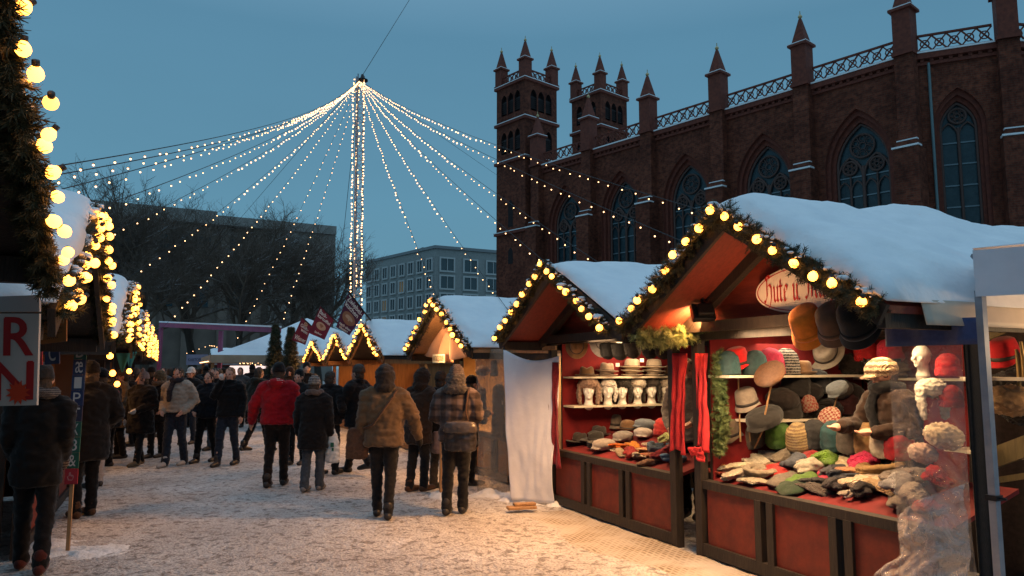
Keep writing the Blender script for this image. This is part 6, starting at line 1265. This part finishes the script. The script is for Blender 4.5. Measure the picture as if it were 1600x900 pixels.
# ---- hats hanging at the front of stall B
for px, py, c, n, lb, sc in ((1258, 512, (.78, .2, .02), 'bright_orange', 'large bright orange hat hanging below the oval sign', 1.3), (1299, 508, (.13, .065, .035), 'chocolate', 'large chocolate brown hat hanging below the oval sign', 1.25), (1336, 507, (.012, .011, .011), 'night', 'large black hat hanging under the right end of the garland', 1.35)):
    p = on_v(px, py, 3.98); put('hanging_hat', get_mesh('cloche', felt(n, c), felt(n, c)), lb, 'hat', p + Vector((0, 0, -.02)) + V * .05, ROT_R + .3, .75, 0, sc, 'hats hanging at the gable'); m = MB(); m.tube([(0, 0, 0), (0, 0, .16)], .003, 4); m.build('loop', WIRE, bpy.context.scene.objects[-1] if False else None)
for o in [o for o in COL.objects if o.name.startswith('loop')]: bpy.data.objects.remove(o)
# ---- clear plastic, its shelves' goods, the blue strip and the tent next door
PLAST = plastic_sheet('clear_foil', (.62, .55, .5), .15, .07); PLAST2 = plastic_sheet('milky_foil', (.74, .66, .62), .30, .12)
sE = 3.02
def foil(u, v): q = sv(3.37 - u * .50, 4.30 + .012 * math.sin(u * 9 + v * 4), 1.79 - v * 1.79); return q - V * (.05 * noise.noise(Vector((u * 3, v * 6, 2))) * (v ** 2)) 
hang_cloth('plastic_sheet', 'clear plastic sheet closing the near end of the hat stall', 'plastic sheet', foil, 20, 40, PLAST, thick=.003)
def foil2(u, v):
    l = 3.30 + .22 * max(0, math.sin((v - .35) * 4.2)) ; q = sv(l + (2.86 - l) * u, 4.24 - .10 * math.sin(PI * u) - .05 * math.sin(u * 11 + v * 3) * v, .98 - v * .96 - .25 * (1 - u) * (1 - v)); return q - V * (.05 * noise.noise(Vector((u * 4, v * 4, 7))) + .13 * abs(noise.noise(Vector((u * 3, v * 5, 4)))) * (.3 + v) + .018 * abs(noise.noise(Vector((u * 9, v * 12, 8)))))
hang_cloth('plastic_sheet', 'crumpled milky plastic foil bunched at the foot of the clear sheet', 'plastic sheet', foil2, 70, 80, PLAST2, thick=.003)
BLUE = cloth('blue_tarp', (.07, .095, .22), .8)
hang_cloth('tarpaulin', 'dark blue tarpaulin strip above the clear plastic sheet', 'tarpaulin', lambda u, v: sv(3.40 - u * .62, 4.33 - .02 * math.sin(u * 17), 1.95 - v * .16), 24, 4, BLUE)
hang_cloth('tarpaulin', 'pale tan tarpaulin edge under the snow of the nearest roof', 'tarpaulin', lambda u, v: sv(2.90 - .015 * math.sin(u * 13) - .03 * v, 4.0 + u * 3.0, 2.05 - v * .15), 40, 4, mat('tan_tarp', (.60, .50, .40), .6, (.52, .43, .34), 4, .3, 9))
hang_cloth('tarpaulin', 'black tarpaulin hanging behind the clear sheet end', 'tarpaulin', lambda u, v: sv(2.90 - u * .03, 4.36 + u * .15 + .01 * math.sin(u * 12 + v * 2), 1.86 - v * 1.86), 20, 10, cloth('black_tarp', (.014, .012, .012)))
zB5, zB6 = on_v(1455, 588, 5.45).z, on_v(1470, 696, 5.45).z; p = on_v(1442, 586, 5.42); p.z = zB5 + .003; shelf('upper short shelf seen through the clear plastic', sv(3.55, 5.5, zB5 - .011), sv(2.98, 5.5, zB5 - .011), V, .22); shelf('lower short shelf seen through the clear plastic', sv(3.55, 5.5, zB6 - .011), sv(2.98, 5.5, zB6 - .011), V, .22)
put('foam_head', HEAD_W, 'white foam head behind the clear plastic sheet', 'display head', p, ROT_R, 0, 0, .85); p2 = on_v(1482, 588, 5.42); p2.z = zB5 + .003; put('shelf_hat', get_mesh('beanie', knit('lipstick', (.6, .02, .03))), 'lipstick red knit hat behind the clear plastic sheet', 'hat', p2, 0, 0, 0, .9)
put('fur_hat', get_mesh('ushanka', cloth('fur_pure_white', (.78, .72, .62), .8, .9, 50), None, 1), 'pure white fur hat hanging behind the clear plastic', 'hat', on_v(1455, 616, 5.3), .2, 0, 0, .95); put('shelf_hat', get_mesh('beanie', knit('garnet', (.42, .015, .02))), 'garnet red hat hanging behind the clear plastic', 'hat', on_v(1487, 636, 5.35), 0, 0, 0, .85)
put('fur_hat', get_mesh('fur', cloth('fur_champagne', (.62, .48, .33), .8, .9, 40), None, 1), 'large champagne fluffy hat low behind the clear plastic', 'hat', on_v(1472, 692, 5.05), .4, .3, 0, 1.05); put('fur_hat', get_mesh('fur', cloth('fur_blush', (.55, .36, .28), .8, .9, 40), None, 1), 'blush pink fluffy hat below the champagne one', 'hat', on_v(1440, 716, 4.95), .4, .3, 0, .8)
put('knitted_bundle', lump_mesh('bundle', knit('flame', (.6, .02, .02)), 5), 'flame red knit under the foil', 'knitwear', on_v(1462, 757, 4.75), 1, .2, 0, 1.1)
# neighbouring tent
TW = mat('white_tent_cloth', (.66, .62, .66), .7, (.58, .54, .58), 3, .2, 6)
pp_ = on_v(1548, 700, 4.28); tp = thing('canopy_tent', 'white canopy corner on a grey steel leg at the right edge', 'tent', (pp_.x, pp_.y, 0), ROT_R)
m = MB(); m.box((0, 0, 1.05), (.042, .042, 2.1)); m.build('leg', STEEL, tp); m = MB(); m.box((0, 0, .92), (.062, .062, .03)); m.tube([(.02, 0, .92), (.07, 0, .92)], .008, 6); m.build('clamp', BLACK_METAL, tp)
TL, TD = 2.4, 2.4; tz0, tz1 = at(1545, 464, pp_.y).z, at(1545, 392, pp_.y).z
TX, TY = Vector((math.cos(R(-52)), math.sin(R(-52)), 0)), Vector((math.cos(R(38)), math.sin(R(38)), 0)); Ri = Matrix.Rotation(-ROT_R, 4, 'Z'); TX, TY = Ri @ Vector((.80, -.60, 0)).normalized(), Ri @ Vector((.60, .80, 0)).normalized()
o0 = -TX * .02 - TY * .04
hv = lambda a, b: (lambda u, v: o0 + a * u + b + Vector((0, 0, tz1 - (tz1 - tz0) * v)) + TY * (.012 * math.sin(u * 14) * v))
m = MB(); m.grid(hv(TX * TL, Vector((0, 0, 0))), 30, 4); m.grid(lambda u, v: o0 + TY * TD * u + Vector((0, 0, tz1 - (tz1 - tz0) * v)) + TX * (.012 * math.sin(u * 14) * v), 30, 4); m.build('valance', TW, tp)
m = MB(); m.grid(lambda u, v: o0 + (TX * TL * u + TY * TD * v) + Vector((0, 0, tz1 + .012 + .22 * (1 - max(abs(2 * u - 1), abs(2 * v - 1))))), 16, 16); m.build('roof', TW, tp)
m = MB(); m.tube([o0 + Vector((0, 0, tz1 - .03)) + TX * .02 + TY * .02, o0 + TX * TL + Vector((0, 0, tz1 - .03))], .016, 6); m.tube([o0 + Vector((0, 0, tz1 - .03)) + TY * .03, o0 + TY * TD + Vector((0, 0, tz1 - .03))], .016, 6); m.build('frame', STEEL, tp)
for a, b in ((TL - .08, 0), (0, TD - .08), (TL - .08, TD - .08)): m = MB(); m.box(o0 + TX * a + TY * b + Vector((0, 0, 1.05)), (.042, .042, 2.1)); m.build('leg', STEEL, tp)
m = MB(); text_on(m, 'zelt.de', .16, .36, .42, .64, lambda x, y, e=0: o0 + TX * TL * x + Vector((0, 0, tz0 + (tz1 - tz0) * y)) - TY * (.02 + e)); m.build('printed_strip', mat('grey_print', (.40, .37, .42), .7), tp)
lamp(MW(tp, (o0 + TX * .9 + TY * 1.0)) + Vector((0, 0, 1.8)), 30, .4, (0, 0, -1), (1, .62, .3), kind='POINT', rad=.12)
OLIVE = mat('olive_painted_wood', (.16, .115, .04), .6, (.12, .085, .03), 5, .3, 20, stretch=(6, 6, .8))
fr = thing('hat_rack', 'olive wooden display frame with slanting rails under the canopy', 'display frame', on_v(1560, 760, 5.2), ROT_R)
wl = fr.matrix_basis.inverted()
for a, b, w in (((1530, 520), (1640, 470), .14), ((1532, 530), (1548, 900), .07), ((1552, 716), (1660, 676), .13), ((1546, 752), (1660, 735), .04)):
    A, B = on_v(*a, 5.25), on_v(*b, 5.25); Mi = (Matrix.Translation(fr.location) @ Matrix.Rotation(fr.rotation_euler.z, 4, 'Z')).inverted(); m = MB(); m.beam(Mi @ A, Mi @ B, .04, w); m.build('rail', OLIVE, fr)
A = on_v(1555, 540, 6.0); hang_cloth('tarpaulin', 'dark cloth wall behind the olive display frame', 'cloth wall', lambda u, v: on_v(1515 + u * 200, 500 + v * 420, 6.0 + .02 * math.sin(u * 20)), 20, 10, cloth('dark_backcloth', (.03, .018, .016)))
put('felt_hat', get_mesh('cloche', felt('cardinal', (.45, .015, .02)), BAND), 'cardinal red cap hanging under the canopy at the right edge', 'hat', on_v(1572, 560, 5.6), ROT_R, .3, 0, 1.1)
for i, (px, py) in enumerate(((1590, 572), (1597, 560))): m = MB(); m.tube([(0, 0, .12), (.01, 0, 0), (0, 0, -.16)], [.012, .02, .012], 6); tag(m.build('bead_chain', mat('old_gold', (.2, .13, .05), .4, metal=.6), loc=on_v(px, py, 5.5)), ('left' if i == 0 else 'right') + ' one of two hanging gold chains under the canopy', 'chain', 'gold chains')
put('fur_hat', get_mesh('fur', cloth('fur_fox', (.3, .18, .09), .7, .9, 40), None, 1), 'fox brown fur hat on the frame at the right edge', 'hat', on_v(1580, 640, 5.5), 0, 0, 0, 1.3)
for i, (px, py) in enumerate(((1568, 618), (1592, 610), (1600, 655))): put('fur_hat', get_mesh('fur', cloth('fur_night', (.02, .017, .017), .7, .9, 40), None, 1), ('black fur hat left of the fox brown one', 'black fur hat above the fox brown one', 'black fur hat right of the fox brown one')[i], 'hat', on_v(px, py, 5.7), i, 0, 0, 1.2, 'black fur hats under the canopy')
hang_cloth('tarpaulin', 'blue tarpaulin lying over the ground boards at lower right', 'tarpaulin', lambda u, v: sv(2.75 - v * .3 - .03 * math.sin(u * 9), 4.5 + u * 1.4, .30 - v * .28 + .03 * math.sin(u * 7 + v * 3)), 20, 8, cloth('royal_blue_tarp', (.03, .06, .16)))
# ---- plastic at stall C with dark garments behind it
hang_cloth('plastic_sheet', 'cloudy plastic sheet hanging left of the white sheet, garments behind', 'plastic sheet', lambda u, v: (lambda a, b: a.lerp(b, v) + V * (.03 * math.sin(u * 8 + v * 3) - .02 * v))(on_v(742 + u * 52, 545 + 0 * u, 3.92 + u * .12), on_z(748 + u * 50, 768 + u * 3, .04)), 20, 24, plastic_sheet('cloudy_foil', (.5, .40, .30), .30))
hang_cloth('cloth_wall', 'lamp lit cream canvas wall behind the cloudy plastic sheet', 'cloth wall', lambda u, v: sv(9.05 - u * .62, 4.9, 1.85 - v * 1.75) + U * .02 * math.sin(u * 9), 10, 8, mat('cream_canvas', (.62, .46, .26), .8, (.52, .38, .2), 4))
lamp(sv(8.75, 4.45, 1.75), 9, .2, V * .6 + Vector((0, 0, -1)), WARM, 170)
def garment(px, py, w, h, c, n, lb):
    p = on_v(px, py, 4.35); m = MB(); m.lathe([(.02, 0), (.3, -.04), (.42, -.12), (.40, -.5), (.5, -.92), (.44, -1)][::-1], 14, 0, TR(sc=(w, w * .45, h))); o = union(m, 'hanging_garment', cloth('garment_' + n, c), .012, 2, None, .012, .07); o.location = p; o.rotation_euler.z = ROT_R; tag(o, lb, 'garment', 'garments behind the cloudy plastic')
garment(752, 605, .34, .55, (.04, .035, .04), 'a', 'dark hanging jacket on the left behind the cloudy plastic'); garment(779, 600, .38, .75, (.03, .03, .038), 'b', 'longer dark hanging jacket on the right behind the cloudy plastic'); garment(772, 562, .22, .24, (.06, .045, .045), 'c', 'small dark pointed cap hanging above the jackets')
put('fur_hat', get_mesh('fur', cloth('fur_ashen', (.07, .055, .05), .7, .9, 40), None, 1), 'ashen fur hat hanging at upper left behind the cloudy plastic', 'hat', on_v(754, 584, 4.35), 0, 0, 0, .9)
# goods of stall C and posts
for i, (px, py, c, n) in enumerate(((664, 583, (.03, .025, .022), 'lamp black'), (678, 580, (.04, .03, .03), 'dark brown'), (692, 582, (.05, .035, .03), 'bister'), (671, 592, (.5, .32, .12), 'golden'), (700, 588, (.06, .04, .035), 'dusky'))): put('hanging_hat', get_mesh('beanie', knit(n.replace(' ', '_'), c)), '%s knit hat hanging inside the Naturtextilien stall' % n, 'hat', on_v(px, py, 5.2), 0, 0, 0, 1.0, 'hats hanging in the fabric hung stall')
for i, px in enumerate((624, 640, 612)):
    p = on_v(px, 650, 5.6); m = MB(); m.box((0, 0, .16), (.3, .24, .32)); m.box((0, 0, .33), (.26, .2, .03)); tag(m.build('goods_box', mat(('red_box', 'ochre_box', 'brown_box')[i], ((.45, .03, .03), (.55, .33, .1), (.25, .13, .06))[i], .6), loc=(p.x, p.y, .86), rz=ROT_R, bevel=.015), ('red', 'ochre', 'brown')[i] + ' box on a counter behind the tan coat', 'box', 'boxes in the right stalls')
m = MB(); m.box((0, 0, .36), (.07, .07, .72)); p = on_z(691, 776); tag(m.build('wooden_post', WOOD, loc=(p.x, p.y, 0), rz=.3), 'short pale wooden post standing in a lump of snow', 'post'); snow_heap('snow_heap', 'lump of snow round the short wooden post', p, .22, .2, .10, 3)
for (px, py, rx, ry, h, sd, lb) in ((832, 783, .5, .22, .13, 5, 'snow heap at the foot of the white sheet'), (770, 776, .42, .22, .10, 8, 'snow heap below the cloudy plastic sheet'), (862, 790, .25, .15, .07, 15, 'small snow heap at the corner of the foam head stall'), (130, 862, .55, .4, .05, 11, 'fresh snow patch at lower left beside the letter board'), (80, 850, .45, .3, .045, 13, 'snow patch behind the black parka boots')): snow_heap('snow_heap', lb, on_z(px, py), rx, ry, h, sd)
p = on_z(815, 793, .05); m = MB(); m.box((0, 0, .02), (.34, .11, .035)); m.box((.04, .02, .055), (.26, .09, .03)); tag(m.build('wooden_offcut', WOOD, loc=(p.x, p.y, .03), rz=.25, bevel=.006), 'wooden offcut lying on the snow below the white sheet', 'wood')
# ribbed floor plates by the right stalls
def plate_mat():
    m = bpy.data.materials.new('ribbed_floor_plate'); m.use_nodes = True; nt = m.node_tree; N = nt.nodes; b = N['Principled BSDF']; tc = N.new('ShaderNodeTexCoord'); b.inputs['Roughness'].default_value = .55
    br = N.new('ShaderNodeTexBrick'); br.inputs['Scale'].default_value = 1; br.inputs['Brick Width'].default_value = .085; br.inputs['Row Height'].default_value = .045; br.inputs['Mortar Size'].default_value = .012; br.inputs['Color1'].default_value = (.17, .12, .075, 1); br.inputs['Color2'].default_value = (.22, .16, .10, 1); br.inputs['Mortar'].default_value = (.40, .34, .27, 1); nt.links.new(tc.outputs['Object'], br.inputs[0])
    n = N.new('ShaderNodeTexNoise'); n.inputs['Scale'].default_value = 1.8; n.inputs['Detail'].default_value = 7; nt.links.new(tc.outputs['Object'], n.inputs[0]); r = N.new('ShaderNodeValToRGB'); r.color_ramp.elements[0].position = .42; r.color_ramp.elements[1].position = .62; nt.links.new(n.outputs[0], r.inputs[0])
    mx = N.new('ShaderNodeMix'); mx.data_type = 'RGBA'; nt.links.new(r.outputs[0], mx.inputs[0]); nt.links.new(br.outputs[0], mx.inputs[6]); mx.inputs[7].default_value = (.48, .43, .38, 1); nt.links.new(mx.outputs[2], b.inputs['Base Color'])
    bp = N.new('ShaderNodeBump'); bp.inputs['Strength'].default_value = .8; bp.inputs['Distance'].default_value = .02; nt.links.new(br.outputs['Fac'], bp.inputs['Height']); nt.links.new(bp.outputs[0], b.inputs['Normal']); return m
m = MB()
def plate(u, v): s = 2.2 + u * 5.9; w = .30 + .22 * noise.noise(Vector((s * .9, 0, 4))) + .1 * noise.noise(Vector((s * 3, 0, 1))); x_, y_ = -(s - 5), -(1.15 - v * 1.1 - w * (1 - v)); e_ = min(1, v * 5, u * 12, (1 - u) * 12); q = sv(5 - x_, VF + y_); return Vector((x_, y_, ground_z(q.x, q.y) - .026 - .03 * (1 - e_)))
m.grid(plate, 160, 40); o = m.build('path', plate_mat(), loc=sv(5, VF, .034), rz=ROT_R); tag(o, kind='structure')
# ---- left edge: letter boards and signs
CARD = mat('white_poster_card', (.55, .50, .45), .7, (.48, .43, .38), 4); REDL = mat('red_poster_ink', (.42, .02, .02), .6)
def board(name, label, pts, Y, material, th=.012, parent=None):
    A, B, Cq, D = [at(*q, Y) for q in pts]; n = (B - A).cross(D - A).normalized(); n = n if n.y < 0 else -n
    r = thing(name, label, 'sign', A); S = lambda x, y, e=0: (A.lerp(B, x)).lerp(D.lerp(Cq, x), 1 - y) - A + n * (.003 + e)
    m = MB(); vs = [S(0, 0), S(1, 0), S(1, 1), S(0, 1)]; m.add(vs + [q - n * th for q in vs], [(0, 1, 2, 3), (7, 6, 5, 4), (0, 4, 5, 1), (1, 5, 6, 2), (2, 6, 7, 3), (3, 7, 4, 0)]); m.build('panel', material, r); return r, S
yS = 2.98
r, S = board('poster_board', 'white poster board with huge red capitals ER and EN at left edge', ((-75, 490), (62, 490), (58, 633), (-75, 636)), yS, CARD)
m = MB(); text_on(m, 'ER', .30, .54, .94, .95, lambda x, y, e=0: S(x, y, .002 + e), bold=.012); text_on(m, 'EN', .16, .06, .95, .47, lambda x, y, e=0: S(x, y, .002 + e), bold=.012); m.build('lettering', REDL, r)
m = MB(); c = (.79, .14); m.add([S(*c, .006)] + [S(c[0] + (.15 if i % 2 else .09) * math.cos(i * PI / 12), c[1] + (.14 if i % 2 else .085) * math.sin(i * PI / 12), .006) for i in range(24)], [(0, i + 1, (i + 1) % 24 + 1) for i in range(24)]); m.build('star_sticker', mat('orange_red_sticker', (.62, .06, .02), .5), r)
board('blank_board', 'plain grey white strip above the red lettered poster', ((-75, 466), (62, 461), (62, 487), (-75, 488)), yS + .02, mat('grey_card', (.36, .34, .33), .7))
r, S = board('handwritten_board', 'small brown wooden board with handwriting below the left garland', ((61, 500), (104, 497), (104, 533), (61, 538)), 5.0, mat('ochre_board', (.30, .13, .04), .7, (.24, .1, .03), 5)); m = MB()
for i, (a, b) in enumerate(((.12, .75), (.2, .9), (.1, .85), (.3, .7))):
    x0 = a; pts = [(x0 + (b - a) * k / 14, .80 - i * .2 + .035 * math.sin(k * 2.3 + i)) for k in range(15)]; pen_text(m, [pts], lambda x, y, e: S(x, y, .002 + e), (.008, .014))
m.build('lettering', mat('dark_handwriting', (.06, .03, .02), .7), r)
r, S = board('plywood_hoarding', 'pale wooden panel standing behind the letter board', ((84, 500), (124, 500), (124, 720), (90, 720)), 7.4, mat('dull_plywood', (.20, .11, .07), .7, (.16, .09, .055), 4))
pb_ = on_z(104, 864); lb_ = thing('letter_board', 'narrow board of coloured letter tiles D T X on a wooden stick', 'sign', (pb_.x, pb_.y, 0), .12); Yb = pb_.y
m = MB(); zt = at(114, 538, Yb).z; m.box((0, .02, zt / 2 - .05), (.03, .02, zt - .1)); m.build('stick', WOOD, lb_)
tiles = [('D', (.03, .10, .08)), ('æ', (.03, .04, .09)), ('1', (.03, .05, .11)), ('P', (.025, .035, .10)), ('T', (.035, .03, .06)), ('X', (.02, .10, .07)), ('8', (.02, .11, .07)), ('&', (.02, .10, .06))]
zb0 = at(108, 732, Yb).z; th_ = (zt - zb0) / 8; tw = .108
LET = mat('pale_letter_paint', (.52, .46, .42), .7)
for i, (ch, c) in enumerate(tiles):
    z = zt - (i + .5) * th_; m = MB(); m.box((.012 - .0015 * i, 0, z), (tw, .014, th_ - .003)); tl = m.build('letter_tile', mat('tile_paint_%s' % 'abcdefgh'[i], c, .7, mul(c, .7), 20), lb_)
    m = MB(); text_on(m, ch, -.032, -th_ * .36, .032, th_ * .36, lambda x, y, e=0: (.012 - .0015 * i + x, -.009 - e, z + y), bold=.003 if i in (0, 4) else 0); m.build('lettering', LET, tl)
m = MB(); z = zb0 - th_ * .5; m.box((0, 0, z), (tw, .014, th_ - .004)); tl = m.build('letter_tile', mat('tile_red', (.34, .02, .03), .7), lb_)
m = MB(); pen_text(m, [[(-.02, -.03), (-.03, .0), (-.015, .005), (-.015, .035)], [(-.015, .035), (-.007, .035), (-.005, .005)], [(-.005, .012), (.005, .014), (.006, .0)], [(.006, .01), (.016, .01), (.02, -.01), (.012, -.032), (-.02, -.03)]], lambda x, y, e: (x, -.009 - e, z + y), (.003, .003)); m.build('hand_emblem', mat('pink_paint', (.5, .22, .22), .7), tl)
r, S = board('letter_card', 'small dark blue card with the white letter C', ((70, 536), (93, 535), (93, 568), (70, 570)), 5.6, mat('navy_card', (.03, .04, .09), .7)); m = MB(); text_on(m, 'C', .3, .15, .75, .85, lambda x, y, e=0: S(x, y, .002 + e), bold=.01); m.build('lettering', LET, r)
r, S = board('letter_card', 'red card with pale marks left of the letter C', ((52, 536), (66, 536), (66, 570), (52, 571)), 5.7, mat('red_card', (.35, .03, .03), .7)); m = MB(); text_on(m, 'S', .25, .5, .75, .9, lambda x, y, e=0: S(x, y, .002 + e)); text_on(m, 'e', .3, .1, .7, .4, lambda x, y, e=0: S(x, y, .002 + e)); m.build('lettering', LET, r)
# small things under the left eaves
for i, (px, py, Y, c) in enumerate(((193, 566, 9.5, (.05, .22, .2)), (205, 562, 10.5, (.05, .2, .17)))): m = MB(); m.add([(0, 0, 0), (.12, 0, 0), (.07, .01, -.22)], [(0, 1, 2)]); o = hang_cloth('pennant', ('first', 'second')[i] + ' small turquoise pennant under the left eaves', 'pennant', lambda u, v: Vector(((u - .5) * .2 * (1 - v * .85), .02 * math.sin(u * 5), -.24 * v)), 6, 6, mat('turquoise_cloth', (.05, .25, .22), .8), loc=at(px, py - 14, Y), group='turquoise pennants')
for i, (px, py, Y) in enumerate(((172, 556, 8.2), (176, 583, 8.4), (202, 580, 10.2), (183, 600, 9.0))): t = thing('small_lamp', ('small warm lamp highest under the third left eave', 'small warm lamp below the highest one on the third left stall', 'small warm lamp beside the turquoise pennant', 'lowest small warm lamp in the third left stall')[i], 'lamp', at(px, py, Y), 0, 'small lamps in the left stalls'); link('light_bulb', BULB_ME, t); m = MB(); m.tube([(0, 0, .05), (0, 0, .25)], .004, 4); m.build('cable', WIRE, t)

bpy.data.scenes.remove(WS)
